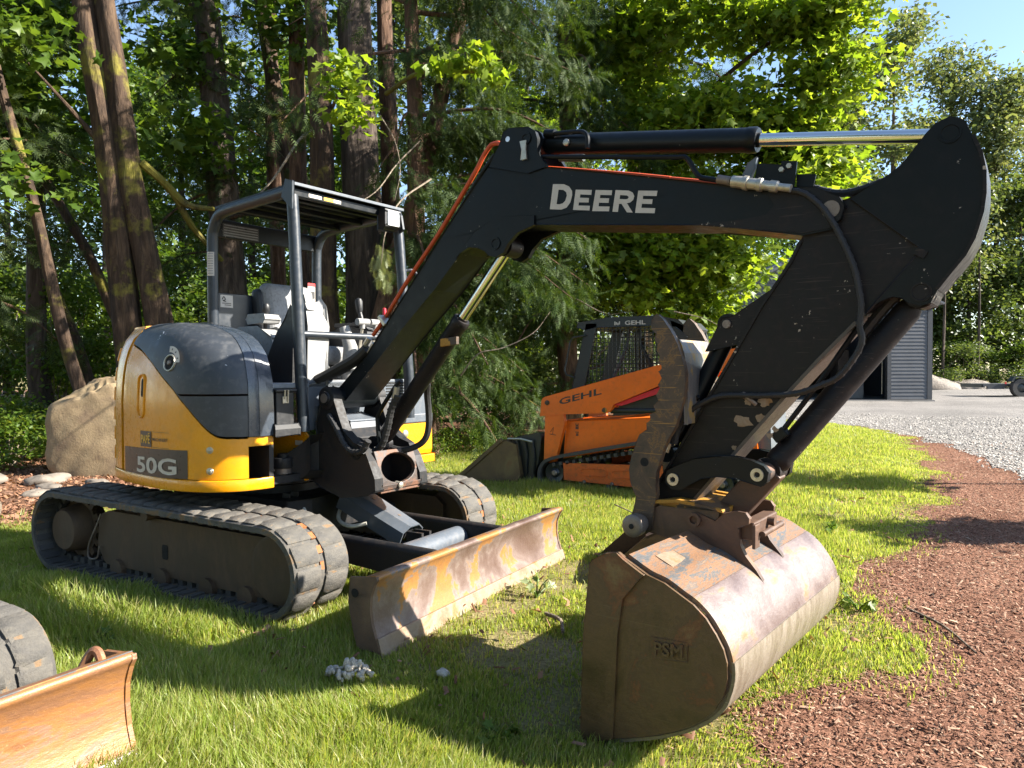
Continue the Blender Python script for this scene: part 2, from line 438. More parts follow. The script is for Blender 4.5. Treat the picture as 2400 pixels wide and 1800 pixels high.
# ------------------------------------------------------------------ ground
def gz(x, y):
    x = np.asarray(x, float); y = np.asarray(y, float)
    z = -0.115*np.exp(-((x-3.15)**2+(y+1.5)**2)/(2*0.85**2))
    far = np.clip((np.hypot(x-1, y)-1.6)/2.0, 0, 1)
    z = z + (vnoise(x, y, 0.9, 3)-0.5)*0.05*far + (vnoise(x, y, 3.1, 5)-0.5)*0.018*far
    z = z + np.clip((-x-7.5)/12, 0, 1)*0.3
    return z

MB_Y = np.array([-9, -3, -1.2, -.8, -.35, .2, .7, 1.8, 4.2, 7.5, 11.0, 13.5, 15.2, 16.5])
MB_X = np.array([3.9, 3.75, 3.52, 3.5, 3.62, 3.85, 3.72, 3.78, 4.07, 4.17, 3.75, 3.37, 2.6, 1.0])
GR_Y = np.array([-9, 2, 5.0, 7.2, 8.9, 11, 13.5, 15.2, 16.6, 17.4])
GR_X = np.array([6.6, 5.9, 5.35, 5.06, 4.75, 4.25, 3.5, 2.6, 1.0, -6.0])
def mulch_side(x, y):
    """positive inside the mulch, metres from its edge"""
    e = np.interp(y, MB_Y, MB_X)
    return x - e + (vnoise(x, y, 1.7, 7)-0.5)*0.4 + (vnoise(x, y, 5, 8)-0.5)*0.2
def gravel_side(x, y):
    e = np.where(y < 17.4, np.interp(y, GR_Y, GR_X), -40)
    return np.where(y < 17.4, x-e, 5.0) + (vnoise(x, y, 2.1, 9)-0.5)*0.35
LT_Y = np.array([-9, -.3, 0.0, 2.0, 4.0, 5.3, 5.7, 6.3, 8.0, 10.0, 12.0, 15.0, 20.0])
LT_X = np.array([-2.4, -2.75, -2.65, -3.2, -3.9, -3.8, -2.95, -2.4, -1.4, -0.9, -0.6, -1.0, -2.0])
def litter_side(x, y):
    e = np.interp(y, LT_Y, LT_X)
    return e - x + (vnoise(x, y, 1.3, 11)-0.5)*0.8

def axis_steps(lo, hi, d, far):
    a = np.arange(lo, hi+1e-6, d)
    out = []; step = d; v = hi
    while v < far:
        step *= 1.35; v += step; out.append(v)
    neg = []; step = d; v = lo
    while v > -far:
        step *= 1.35; v -= step; neg.append(v)
    return np.array(neg[::-1]+list(a)+out)
def sheet(name, mat, fn=None, lift=0.0, d=0.12, xr=(-9, 8), yr=(-6, 19), far=600):
    xs = axis_steps(xr[0], xr[1], d, far); ys = axis_steps(yr[0], yr[1], d, far)
    X, Y = np.meshgrid(xs, ys)
    Zz = gz(X, Y)+lift
    V = np.stack([X.ravel(), Y.ravel(), Zz.ravel()], 1)
    ny, nx = X.shape
    I = np.arange(nx*ny).reshape(ny, nx)
    F = np.stack([I[:-1, :-1].ravel(), I[:-1, 1:].ravel(), I[1:, 1:].ravel(), I[1:, :-1].ravel()], 1)
    if fn is not None:
        cx = V[F, 0].mean(1); cy_ = V[F, 1].mean(1)
        F = F[fn(cx, cy_)]
        used = np.unique(F); re = np.zeros(len(V), np.int64); re[used] = np.arange(len(used))
        V = V[used]; F = re[F]
    o = np_mesh(name, V, F, mat, smooth=True)
    o['kind'] = 'structure'
    return o

def ground_mat(name, stops, s1, s2, bmp, dist, rough=0.95, fstops=None):
    m, n, l, b = new_mat(name)
    a = noise(n, l, s1, 6, 0.6, None, 'Object', 0.4)
    col = ramp(n, l, a, stops)
    f = noise(n, l, s2, 5, 0.7)
    if fstops:
        fc = ramp(n, l, f, fstops)
        mm = n.new('ShaderNodeMix'); mm.data_type = 'RGBA'; mm.blend_type = 'MULTIPLY'; mm.inputs[0].default_value = 1
        l.new(col, mm.inputs[6]); l.new(fc, mm.inputs[7]); col = mm.outputs[2]
    l.new(col, b.inputs['Base Color'])
    b.inputs['Roughness'].default_value = rough
    b.inputs['Specular IOR Level'].default_value = 0.15
    bump(n, l, b, f, bmp, dist)
    return m
M['soil'] = ground_mat('grass_soil', [(0.3, (0.14, 0.135, 0.045)), (0.5, (0.22, 0.19, 0.08)), (0.65, (0.28, 0.22, 0.115))], 2.2, 60, 0.8, 0.02, fstops=[(0.3, 0.45), (0.7, 1.3)])
M['mulch'] = ground_mat('bark_mulch', [(0.3, (0.15, 0.068, 0.040)), (0.5, (0.215, 0.105, 0.066)), (0.7, (0.28, 0.145, 0.095))], 1.4, 48, 1.0, 0.03, fstops=[(0.3, 0.35), (0.5, 0.9), (0.72, 1.6)])
M['litter'] = ground_mat('leaf_litter', [(0.3, (0.09, 0.045, 0.028)), (0.5, (0.17, 0.085, 0.05)), (0.7, (0.24, 0.14, 0.09))], 1.2, 30, 1.0, 0.05, fstops=[(0.3, 0.3), (0.5, 0.9), (0.7, 1.6)])
M['gravel'] = ground_mat('grey_gravel', [(0.3, (0.165, 0.155, 0.145)), (0.6, (0.235, 0.22, 0.205))], 0.35, 38, 1.0, 0.03, fstops=[(0.3, 0.45), (0.5, 0.95), (0.7, 1.35)])
sheet('ground', 'soil')
sheet('gravel_lot', 'gravel', lambda x, y: (gravel_side(x, y) > 0) & (x > -30) & (x < 60) & (y < 62), 0.012, far=90)
sheet('bark_mulch_bed', 'mulch', lambda x, y: (mulch_side(x, y) > 0) & (gravel_side(x, y) < 0.25) & (y < 17) & (y > -12), 0.006, d=0.05, xr=(2, 8), yr=(-6, 17), far=14)
sheet('leaf_litter', 'litter', lambda x, y: (litter_side(x, y) > 0) & (x > -40) & (y < 45) & (y > -12), 0.006, far=60)


# ------------------------------------------------------------------ the black and yellow excavator
TH = rad(-6.5)                                     # the upper structure is swung slightly towards the camera
EX = empty('excavator', 'yellow and black compact excavator with open canopy, rubber tracks and dozer blade', 'excavator')
def part(mb, name, mat, **k):                      # in the undercarriage frame
    return mb.build(name, mat, k.pop('parent', EX), **k)
def hpart(mb, name, mat, **k):                     # in the upper structure's frame
    p = k.pop('parent', None)
    return mb.build(name, mat, p or EX, rotz=None if p else TH, **k)

def hull_path(c1, r1, c2, r2, step):
    """closed belt round a front circle (c1) and a rear circle (c2): points, outward normals, by arc length"""
    dx = c1[0]-c2[0]; dz = c1[1]-c2[1]; d = math.hypot(dx, dz); base = math.atan2(dz, dx)
    off = math.acos((r1-r2)/d)
    segs = []
    a_top, a_bot = base+off, base-off
    pts = []
    n = 28
    for i in range(n+1):                              # front arc, bottom to top
        a = a_bot+(a_top-a_bot)*i/n
        pts.append((c1[0]+r1*math.cos(a), c1[1]+r1*math.sin(a)))
    for i in range(n+1):                              # rear arc, top to bottom
        a = a_top+(2*pi-(a_top-a_bot))*i/n
        pts.append((c2[0]+r2*math.cos(a), c2[1]+r2*math.sin(a)))
    P = [Vector((x, 0, z)) for x, z in pts]; P.append(P[0])
    L = [0.0]
    for a, b in zip(P, P[1:]):
        L.append(L[-1]+(b-a).length)
    N = max(8, int(round(L[-1]/step)))
    out = []
    k = 0
    for i in range(N):
        t = L[-1]*i/N
        while L[k+1] < t:
            k += 1
        f = (t-L[k])/max(1e-9, L[k+1]-L[k])
        p = P[k].lerp(P[k+1], f)
        tg = (P[k+1]-P[k]).normalized()
        out.append((p, tg))
    res = []
    for i, (p, tg) in enumerate(out):
        tg = ((out[(i+1) % N][0]-out[i-1][0])).normalized()
        res.append((p, tg, Vector((tg.z, 0, -tg.x))))
    return res

def crawler(root, y0, y1, c1, r1, c2, r2, name='rubber_track', pitch=0.125, lug_h=0.019, mats=('rubber', 'rubber_dark', 'iron_orange'), cores=True, full=True):
    """belt with worn lugs, inside guide bumps and rusty core iron showing in the middle"""
    path = hull_path(c1, r1-lug_h*0.6, c2, r2-lug_h*0.6, 0.035)
    n = len(path); th = 0.030; yc = (y0+y1)/2
    mb = MB(); rows = []
    prof = [(y0, 0.0), (y0+0.012, 0.008), (yc-0.03, 0.008), (yc-0.022, -0.004), (yc+0.022, -0.004), (yc+0.03, 0.008), (y1-0.012, 0.008), (y1, 0.0), (y1, -th), (y0, -th), (y0, 0.0)]
    for i in range(n+1):
        p, tg, no = path[i % n]
        rows.append([(p.x+no.x*h, y, p.z+no.z*h) for y, h in prof])
    mb.grid(rows, True, flip=True)
    belt = mb.build(name, mats[0], root)
    md = belt.modifiers.new('e', 'EDGE_SPLIT'); md.split_angle = rad(50)
    lugs = hull_path(c1, r1-lug_h*0.6, c2, r2-lug_h*0.6, pitch)
    w = (y1-y0)/2-0.032; L = pitch-0.011
    rnd = random.Random(int(abs(y0*1000))+5)
    lm = None
    for side in (-1, 1):
        for i, (p, tg, no) in enumerate(lugs):
            if lm is None or (len(lm) < 5 and rnd.random() < 0.3):
                b = MB(); j = lambda a: rnd.uniform(-a, a)
                xs = [-L/2, -L/2+0.015, L/2-0.02, L/2]; hs = [0.006, lug_h*rnd.uniform(.8, 1.1), lug_h*rnd.uniform(.75, 1.05), 0.004]
                ys = [(-w/2, 0.35), (-w/2+0.02, 1.0), (w/2-0.02, 1.0), (w/2, 0.3)]
                rws = []
                for k, x in enumerate(xs):
                    rws.append([(x+j(0.006), y+j(0.004), max(0.003, hs[k]*q) if 0 < k < 3 else 0.0) for y, q in ys])
                b.grid(rws, True)
                if lm is None:
                    lm = []
                me = bpy.data.meshes.new('tread_lug'); me.from_pydata(b.v, [], b.f)
                me.polygons.foreach_set('use_smooth', [True]*len(b.f)); me.materials.append(M[mats[0]]); lm.append(me)
            me = lm[rnd.randrange(len(lm))]
            o = bpy.data.objects.new('tread_lug', me); C.objects.link(o); o.parent = belt
            q = lugs[(i+1) % len(lugs)]
            f = 0.5 if side > 0 else 0.0
            pp = p.lerp(q[0], f); tt = tg.lerp(q[1], f).normalized(); nn = Vector((tt.z, 0, -tt.x))
            yy = yc+side*(w/2+0.022)
            o.matrix_local = Matrix(((tt.x, 0, nn.x, pp.x+nn.x*0.007), (0, 1, 0, yy), (tt.z, 0, nn.z, pp.z+nn.z*0.007), (0, 0, 0, 1)))
    gm = MB()
    for (p, tg, no) in hull_path(c1, r1-lug_h*0.6, c2, r2-lug_h*0.6, 0.085):
        for yy in (yc-0.045, yc+0.045):
            c = p-no*(th+0.018)
            gm.obox((c.x, yy, c.z), tg, (0, 1, 0), no, 0.022, 0.018, 0.02)
        c = p-no*(th+0.004)
        gm.obox((c.x, y0+0.06, c.z), tg, (0, 1, 0), no, 0.02, 0.045, 0.006)
    gm.build('guide_lugs', mats[1], belt, kind='stuff')
    if cores:
        cm = bpy.data.meshes.new('core_iron')
        b = MB().box(-0.022, 0.022, -0.019, 0.019, 0, 0.012)
        cm.from_pydata(b.v, [], b.f); cm.materials.append(M[mats[2]])
        for i, (p, tg, no) in enumerate(hull_path(c1, r1-lug_h*0.6, c2, r2-lug_h*0.6, 0.085)):
            if (p.x < 0.5 and i % 2) or rnd.random() < .22:
                continue
            o = bpy.data.objects.new('core_iron', cm); C.objects.link(o); o.parent = belt
            o.matrix_local = Matrix(((tg.x, 0, no.x, p.x-no.x*0.004), (0, rnd.uniform(.6, 1.05), 0, yc-0.004+rnd.uniform(-.006, .004)), (tg.z, 0, no.z, p.z-no.z*rnd.uniform(.003, .008)), (0, 0, 0, 1)))
    return belt

FC, FR, RC, RR_ = (1.0, 0.262), 0.258, (-0.985, 0.275), 0.271
for sgn in (-1, 1):
    ya, yb = sorted((sgn*0.6, sgn*1.0))
    crawler(EX, ya, yb, FC, FR, RC, RR_)
    ym = sgn*0.8
    yo = sgn*0.875                                   # outer face of the frame
    mb = MB()
    prof = [(-0.62, 0.11), (-0.58, 0.085), (0.86, 0.085), (0.96, 0.11), (1.0, 0.16), (1.0, 0.36), (0.93, 0.42), (-0.55, 0.435), (-0.66, 0.40), (-0.68, 0.2)]
    mb.prism(prof, sgn*0.66, yo)
    fr = part(mb, 'track_frame', 'track_frame', bevel=0.012)
    mb = MB().prism([(0.02+0.028*x, 0.235+0.045*z) for x, z in [(-1, -.7), (-.7, -1), (.7, -1), (1, -.7), (1, .7), (.7, 1), (-.7, 1), (-1, .7)]], yo-0.001*sgn, yo+0.003*sgn)
    mb.build('slot', 'hole', fr)
    mb = MB().tube([(-0.62, yo+0.012*sgn, 0.41), (-0.66, yo+0.02*sgn, 0.33), (-0.75, yo+0.02*sgn, 0.19), (-0.75, yo+0.02*sgn, 0.11), (-0.66, yo+0.02*sgn, 0.12), (-0.64, yo+0.015*sgn, 0.2)], 0.006, 6, curve=True)
    mb.build('wire_hook', 'pin', fr)
    mb = MB().lathe((-0.985, sgn*0.72, 0.275), (0, sgn, 0), [(0, 0.0), (0, 0.165), (0.10, 0.165), (0.13, 0.15), (0.19, 0.145), (0.21, 0.13), (0.212, 0.0)], 28)
    part(mb, 'final_drive', 'track_frame')
    mb = MB()
    for k in range(15):
        a = 2*pi*k/15
        mb.obox((-0.985+0.2*math.cos(a), sgn*0.80, 0.275+0.2*math.sin(a)), (math.cos(a), 0, math.sin(a)), (0, 1, 0), (-math.sin(a), 0, math.cos(a)), 0.028, 0.02, 0.02)
    mb.cyl((-0.985, sgn*0.782, 0.275), (-0.985, sgn*0.818, 0.275), 0.19, 30)
    part(mb, 'drive_sprocket', 'track_frame')
    mb = MB().lathe((1.0, sgn*0.70, 0.262), (0, sgn, 0), [(0, 0.0), (0, 0.19), (0.06, 0.19), (0.07, 0.21), (0.13, 0.21), (0.14, 0.19), (0.2, 0.19), (0.205, 0.16), (0.19, 0.05), (0.19, 0.0)], 30)
    part(mb, 'front_idler', 'track_frame')
    for x in (-0.45, 0.0, 0.42, 0.75):
        mb = MB().lathe((x, sgn*0.70, 0.075), (0, sgn, 0), [(0, 0.0), (0, 0.06), (0.2, 0.06), (0.2, 0.0)], 16)
        part(mb, 'bottom_roller', 'track_frame')
    mb = MB().lathe((-0.12, sgn*0.72, 0.452), (0, sgn, 0), [(0, 0.0), (0, 0.035), (0.2, 0.035), (0.2, 0.0)], 16)
    part(mb, 'carrier_roller', 'track_frame')

# undercarriage body
mb = MB().prism([(-0.55, -0.4), (0.55, -0.4), (0.62, -0.25), (0.62, 0.25), (0.55, 0.4), (-0.55, 0.4)], 0.30, 0.52, 'z')
for sgn in (-1, 1):
    for x in (-0.5, 0.45):
        mb.bar((x*0.7, sgn*0.3, 0.42), (x, sgn*0.68, 0.27), 0.22, 0.14)
part(mb, 'car_body', 'cast', bevel=0.01)
mb = MB().lathe((0, 0, 0.50), (0, 0, 1), [(0, 0.0), (0, 0.36), (0.07, 0.36), (0.07, 0.33), (0.155, 0.33), (0.155, 0.0)], 36)
part(mb, 'swing_bearing', 'cast')
for y in (-0.33, -0.26):
    mb = MB().prism([(0.40, 0.36), (0.50, 0.36), (0.50, 0.55), (0.44, 0.55)], y, y+0.012)
    part(mb, 'gusset', 'cast')
mb = MB().tube([(0.55, -0.26, 0.50), (0.60, -0.30, 0.45), (0.72, -0.34, 0.38), (0.86, -0.30, 0.34)], 0.013, 8, curve=True)
part(mb, 'pale_hose', 'white_hose')
mb = MB().tube([(0.66, -0.02, 0.45), (0.74, -0.14, 0.38), (0.86, -0.17, 0.35), (0.97, -0.13, 0.37)], 0.013, 8, curve=True)
part(mb, 'pale_hose', 'white_hose')

# dozer blade: arms, cross tube, lift cylinder with its cover, mouldboard
for sgn in (-1, 1):
    mb = MB()
    prof = [(0.30, 0.30), (0.62, 0.335), (1.45, 0.30), (1.72, 0.29), (1.72, 0.12), (1.45, 0.16), (0.62, 0.22), (0.30, 0.20)]
    mb.prism(prof, sgn*0.36-0.035, sgn*0.36+0.035)
    arm = part(mb, 'blade_arm', 'cast', bevel=0.012)
    mb = MB().cyl((0.5, sgn*0.36, 0.325), (1.66, sgn*0.36, 0.302), 0.036, 12)
    mb.build('round_rail', 'cast', arm)
    mb = MB().prism([(1.25, 0.11), (1.74, 0.05), (1.74, 0.12), (1.3, 0.17)], sgn*0.36-0.05, sgn*0.36+0.05)
    mb.build('stiffener', 'cast', arm, bevel=0.005)
mb = MB().cyl((1.36, -0.34, 0.235), (1.36, 0.34, 0.235), 0.075, 24)
part(mb, 'blade_cross_tube', 'panel_grey')
mb = MB()
d = Vector((1.28-0.66, 0, 0.285-0.56)).normalized(); up = Vector((-d.z, 0, d.x))
for (w0, h) in ((0.105, 0.0),):
    a = Vector((0.74, 0, 0.53)); b = Vector((1.235, 0, 0.325))
    rows = []
    for p_, w_ in ((a, 0.115), (b, 0.095)):
        rows.append([p_+Vector((0, -w_, 0))-up*0.09, p_+Vector((0, -w_, 0))+up*0.0, p_+Vector((0, -w_+0.05, 0))+up*0.035, p_+Vector((0, w_-0.05, 0))+up*0.035, p_+Vector((0, w_, 0)), p_+Vector((0, w_, 0))-up*0.09])
    mb.grid(rows, False)
cv = part(mb, 'cylinder_cover', 'panel_grey', solid=0.008)
for t in (0.33, 0.75):
    q = a.lerp(b, t)+up*0.035
    MB().cyl(q, q+up*0.01, 0.012, 8).build('bolt', 'pin', cv)
mb = MB().cyl((0.62, 0, 0.53), (1.2, 0, 0.30), 0.045, 16)
mb.cyl((1.2, 0, 0.30), (1.33, 0, 0.25), 0.025, 12)
mb.box(1.22, 1.34, -0.05, -0.03, 0.22, 0.33); mb.box(1.22, 1.34, 0.03, 0.05, 0.22, 0.33)
part(mb, 'blade_cylinder', 'cast')

def blade(root, X, y0, y1, h, mats, lug=True, pf=None, end_holes=True):
    """curved mouldboard with rolled top, end plates and a cutting edge"""
    curve = [(0.035, 0.0), (0.012, 0.06), (-0.012, 0.13), (-0.022, 0.20), (-0.018, 0.265), (0.004, 0.32), (0.022, 0.345), (0.018, 0.362), (-0.005, 0.366), (-0.06, 0.352)]
    sc = h/0.366
    sp = smooth_path([(a, 0, b*sc) for a, b in curve], 4)
    rows = [[(X+p.x, y, p.z) for p in sp] for y in np.linspace(y0, y1, 12)]
    mb = MB().grid(rows, True, flip=True)
    board = mb.build('dozer_blade', mats[0], root, solid=0.02)
    prof = [(X+0.04, -0.0)] + [(X+a+0.004, b*sc) for a, b in curve[:8]] + [(X-0.14, 0.345*sc), (X-0.155, 0.22*sc), (X-0.13, 0.10*sc), (X-0.10, 0.0)]
    for yy in (y0, y1):
        mb = MB().prism(prof, yy-0.008, yy+0.008)
        ep = mb.build('end_plate', mats[1], board, bevel=0.003)
        if end_holes:
            MB().cyl((X-0.11, yy-0.011, 0.27*sc), (X-0.11, yy+0.011, 0.27*sc), 0.022, 14).build('hole', 'hole', ep)
    mb = MB().prism([(X+0.052, -0.02), (X+0.024, 0.062), (X+0.012, 0.062), (X+0.03, -0.02)], y0-0.002, y1+0.002)
    mb.build('cutting_edge', mats[2], board, bevel=0.003)
    return board
blade(EX, 1.77, -1.0, 1.0, 0.362, ('blade', 'blade_back', 'blade_edge'))

# ---- upper structure: outline of the body at a height (near side), front corner to tail
OUT = [(.745, -.54), (.743, -.60), (.735, -.66), (.705, -.745), (.64, -.828), (.54, -.893), (.40, -.937), (.2, -.955), (0, -.948), (-.15, -.935), (-.27, -.918), (-.5, -.855), (-.68, -.74), (-.83, -.57), (-.94, -.34), (-.985, -.1), (-.985, .1)]
OUTS = smooth_path([(a, b, 0) for a, b in OUT], 5)
LEN = [0.0]
for a_, b_ in zip(OUTS, OUTS[1:]):
    LEN.append(LEN[-1]+(b_-a_).length)
def kx(z): return float(np.interp(z, [0, 1.1, 1.26, 1.36, 1.44, 1.50, 1.545, 1.59, 1.62, 1.638, 1.645], [1, 1, .99, .955, .905, .83, .74, .56, .36, .18, .06]))
def ky(z): return float(np.interp(z, [0, 1.15, 1.3, 1.42, 1.50, 1.56, 1.60, 1.63, 1.645], [1, 1, .975, .92, .85, .76, .66, .50, .35]))
def kt(z): return float(np.interp(z, [0, 1.2, 1.45, 1.6], [1, 1, .975, .93]))
def surf(i, z, off=0.0):
    """point i of the outline at height z, pushed out by off"""
    p = OUTS[i]; q = OUTS[min(i+1, len(OUTS)-1)]; r = OUTS[max(i-1, 0)]
    t = (q-r).normalized(); nrm = Vector((-t.y, t.x, 0))
    if nrm.dot(Vector((p.x, p.y, 0))) < 0:
        nrm = -nrm
    x, y = p.x, p.y
    x = x*kx(z) if x > 0 else x*kt(z)
    if x > 0 and p.y > -0.9:
        pass
    y = -.56+(y+.56)*ky(z) if y < -0.56 else y
    return Vector((x+nrm.x*off, y+nrm.y*off, z))
def near_i(x):
    """outline index on the near side for a given base x"""
    best = min(range(len(OUTS)), key=lambda i: abs(OUTS[i].x-x)+(0 if OUTS[i].y < -0.6 else 9))
    return best
def side_pt(x, z, off=0.004):
    i = near_i(x)
    a = OUTS[i]; j = i+1 if x < a.x else i-1
    b = OUTS[j]
    f = 0 if abs(b.x-a.x) < 1e-6 else (x-a.x)/(b.x-a.x)
    return surf(i, z, off).lerp(surf(j, z, off), max(0, min(1, f)))
ARC_X = [-.27, -.08, .1, .24, .36, .47, .55, .60, .635, .665]
ARC_Z = [1.515, 1.470, 1.400, 1.318, 1.235, 1.135, 1.045, .990, .963, .955]
def arc_z(i):
    p = OUTS[i]
    if p.x < -0.27:
        return 1.6
    if p.y > -0.76 and p.x > 0:
        return .953
    return float(np.interp(p.x, ARC_X, ARC_Z))
I_TAIL = near_i(-.275)
I_FRONT = max(i for i in range(len(OUTS)) if OUTS[i].x > 0.5 and OUTS[i].y > -0.70)
def wall(i0, i1, zlo, zhi, off, nz=8):
    rows = []
    for i in range(i0, i1+1):
        a, b = zlo(i), zhi(i)
        rows.append([surf(i, a+(b-a)*k/nz, off) for k in range(nz+1)])
    return MB().grid(rows, True, flip=False)

skirt = wall(0, len(OUTS)-1, lambda i: .645, lambda i: .712, 0.012, 2)
sk = hpart(skirt, 'lower_skirt', 'yellow', solid=0.03, bevel=0.008)
# side panel with the opening for the swing cylinder in front: stops at x of about .66
I_OPEN = max(i for i in range(len(OUTS)) if OUTS[i].x > 0.5 and OUTS[i].y > -0.70)
sp_ = hpart(wall(I_OPEN, I_TAIL, lambda i: .716, lambda i: arc_z(i)-0.008, 0.0, 10), 'side_panel', 'yellow', solid=0.02)
hpart(wall(0, I_OPEN, lambda i: .90, lambda i: .953, 0.0, 2), 'front_sill', 'yellow', solid=0.02)
cw = hpart(wall(I_TAIL+1, len(OUTS)-1, lambda i: .716, lambda i: 1.62, 0.004, 12), 'counterweight', 'yellow', solid=0.03)
# raised horizontal ribs of the counterweight
for z in (.80, .93, 1.06, 1.19, 1.32, 1.45):
    mb = wall(I_TAIL+7, len(OUTS)-1, lambda i: z-.045, lambda i: z+.045, 0.016, 3)
    mb.build('rib', 'yellow', cw, solid=0.02, bevel=0.006)
mb = MB().grid([[surf(i, 1.62, 0.004) for i in range(I_TAIL+1, len(OUTS))], [Vector((-.25, -.55, 1.645)) if i < 1 else Vector((min(-.25, surf(j, 1.585).x*0.5), surf(j, 1.585).y*0.5, 1.645)) for i, j in enumerate(range(I_TAIL+1, len(OUTS)))]], True)
mb.build('top_cap', 'yellow', cw, solid=0.01)

def hood_lo(i): return max(arc_z(i)+0.006, 1.205) if OUTS[i].x > .38 or OUTS[i].y > -.8 else arc_z(i)+0.006
ZT = [1.205, 1.27, 1.33, 1.385, 1.435, 1.475, 1.515, 1.55, 1.58, 1.605, 1.624, 1.637, 1.645]
rows = []
for i in range(0, I_TAIL+1):
    lo = hood_lo(i)
    zs = [lo+(1.645-lo)*((z-1.205)/(1.645-1.205)) for z in ZT]
    r_ = [surf(i, z, 0.006) for z in zs]
    last = r_[-1]
    c_ = Vector((-.20, -.60, 1.650))
    r_ += [last.lerp(c_, .4), last.lerp(c_, .75), c_.copy()]
    rows.append(r_)
hood = hpart(MB().grid(rows, True), 'hood', 'hood', solid=0.015)
lc = hpart(wall(I_FRONT, near_i(.40), lambda i: arc_z(i)+0.006, lambda i: max(arc_z(i)+0.007, 1.193), 0.006, 6), 'lower_cover', 'hood', solid=0.012)
# glossy band round the front edge: three strips
for (i0, i1, off) in ((0, I_FRONT//3, 0.012), (I_FRONT//3, 2*I_FRONT//3, 0.016), (2*I_FRONT//3, I_FRONT, 0.012)):
    rows = []
    for i in range(i0, i1+1):
        zs = np.concatenate([np.linspace(.957, 1.2, 6), ZT[1:]])
        rows.append([surf(i, z, off) for z in zs])
    hpart(MB().grid(rows, True), 'front_band', 'gloss_band', solid=0.012)
# inner wall of the hood towards the operator, floor deck
mb = MB()
pr = [(-.80, .66), (.735, .66), (.735, 1.08), (.72, 1.25), (.64, 1.44), (.52, 1.53), (.3, 1.59), (.1, 1.625), (-.8, 1.63)]
mb.prism(pr, -.56, -.53)
hpart(mb, 'inner_wall', 'dark_plastic')
mb = MB().prism([(-.97, -.2), (-.7, -.7), (0, -.92), (.5, -.86), (.70, -.6), (.72, .6), (.6, .86), (0, .92), (-.6, .75), (-.9, .4)], .655, .70, 'z')
hpart(mb, 'deck_plate', 'dark_plastic')

# decals and small things on the side
mb = MB().grid([[side_pt(x, z, 0.003) for z in np.linspace(.696+(x+.26)*.03, .868+(x+.26)*.02, 3)] for x in np.linspace(-.235, .475, 16)], True, flip=True)
mb.build('model_decal', 'decal_grey', sp_)
lettering('50G', lambda a, b: side_pt(-.045+.44*a, .722+.012*a+.098*b, 0.0055), sp_, 'decal_white', 'lettering', 0.025)
mb = MB().grid([[side_pt(x, z, 0.003) for z in np.linspace(.884, .978, 3)] for x in np.linspace(.005, .145, 6)], True, flip=True)
mb.build('dealer_decal', 'decal_grey', sp_)
lettering('PAPE', lambda a, b: side_pt(.018+.114*a, .905+.05*b, 0.0055), sp_, 'decal_yellow', 'lettering', 0.02)
MB().add([side_pt(.108, .958, .0055), side_pt(.130, .964, .0055), side_pt(.128, .971, .0055), side_pt(.108, .965, .0055)], [(0, 1, 2, 3)]).build('accent', 'decal_yellow', sp_)
lettering('MACHINERY', lambda a, b: side_pt(.16+.16*a, .923+.020*b, 0.0045), sp_, 'decal_ink', 'lettering', 0.012)
for z in (.886, .978):
    MB().grid([[side_pt(x, zz, 0.003) for zz in (z-.002, z)] for x in np.linspace(.153, .328, 6)], True, flip=True).build('decal_line', 'decal_ink', sp_)
def capsule(cx, z0, z1, r, off, n=10):
    pts = [(cx+r*math.cos(a), z1+0.5*r*0+r*math.sin(a)) for a in np.linspace(0, pi, n)] + [(cx+r*math.cos(a), z0+r*math.sin(a)) for a in np.linspace(pi, 2*pi, n)]
    return [side_pt(x, z, off) for x, z in pts]
c_ = capsule(.03, 1.20, 1.275, .018, 0.004)
MB().add(c_, [tuple(range(len(c_)))]).build('latch_slot', 'hole', sp_)
c_ = capsule(.01, 1.10, 1.275, .042, 0.003); c_.append(c_[0])
MB().tube(c_, 0.007, 6, caps=False).build('latch_rim', 'yellow', sp_)
for (x, z) in ((.60, .885), (.60, .765)):
    q = side_pt(x, z, 0.0); nq = Vector((.55, -.83, 0))
    MB().lathe(q-nq*.002, nq, [(0, 0.022), (0.003, 0.020), (0.004, 0.013), (0.010, 0.011), (0.013, 0.0)], 14).build('panel_bolt', 'zinc', sp_)
q = side_pt(.33, 1.385, 0.004)
nrm = (side_pt(.43, 1.385)-side_pt(.23, 1.385)).cross(side_pt(.33, 1.43)-side_pt(.33, 1.34)).normalized()
if nrm.y > 0:
    nrm = -nrm
MB().lathe(q, nrm, [(0.0, 0.052), (0.010, 0.050), (0.010, 0.044), (-0.004, 0.040)], 26).build('fuel_cap_ring', 'zinc', hood)
MB().lathe(q, nrm, [(0.004, 0.046), (0.003, 0.0)], 20).build('fuel_cap', 'hole', hood)
MB().lathe(q, nrm, [(0.004, 0.014), (0.014, 0.012), (0.014, 0.0)], 12).build('fuel_cap_lock', 'pin', hood)
e1 = Vector((1, -.1, 0)); e1 = (e1-nrm*e1.dot(nrm)).normalized(); e2 = nrm.cross(e1)
if e2.z < 0:
    e2 = -e2
arcp = [[q+nrm*0.012+e1*(r_*math.cos(t))+e2*(r_*math.sin(t)) for r_ in (0.062, 0.098)] for t in np.linspace(0.05, 1.75, 12)]
MB().grid(arcp, False).build('fuel_cap_label', 'decal_white', hood)
for t in (0.35, 0.9, 1.4):
    MB().grid([[q+nrm*0.014+e1*(r_*math.cos(t+k))+e2*(r_*math.sin(t+k)) for r_ in (0.074, 0.086)] for k in (-.05, .05)], False).build('label_mark', 'decal_ink', hood)

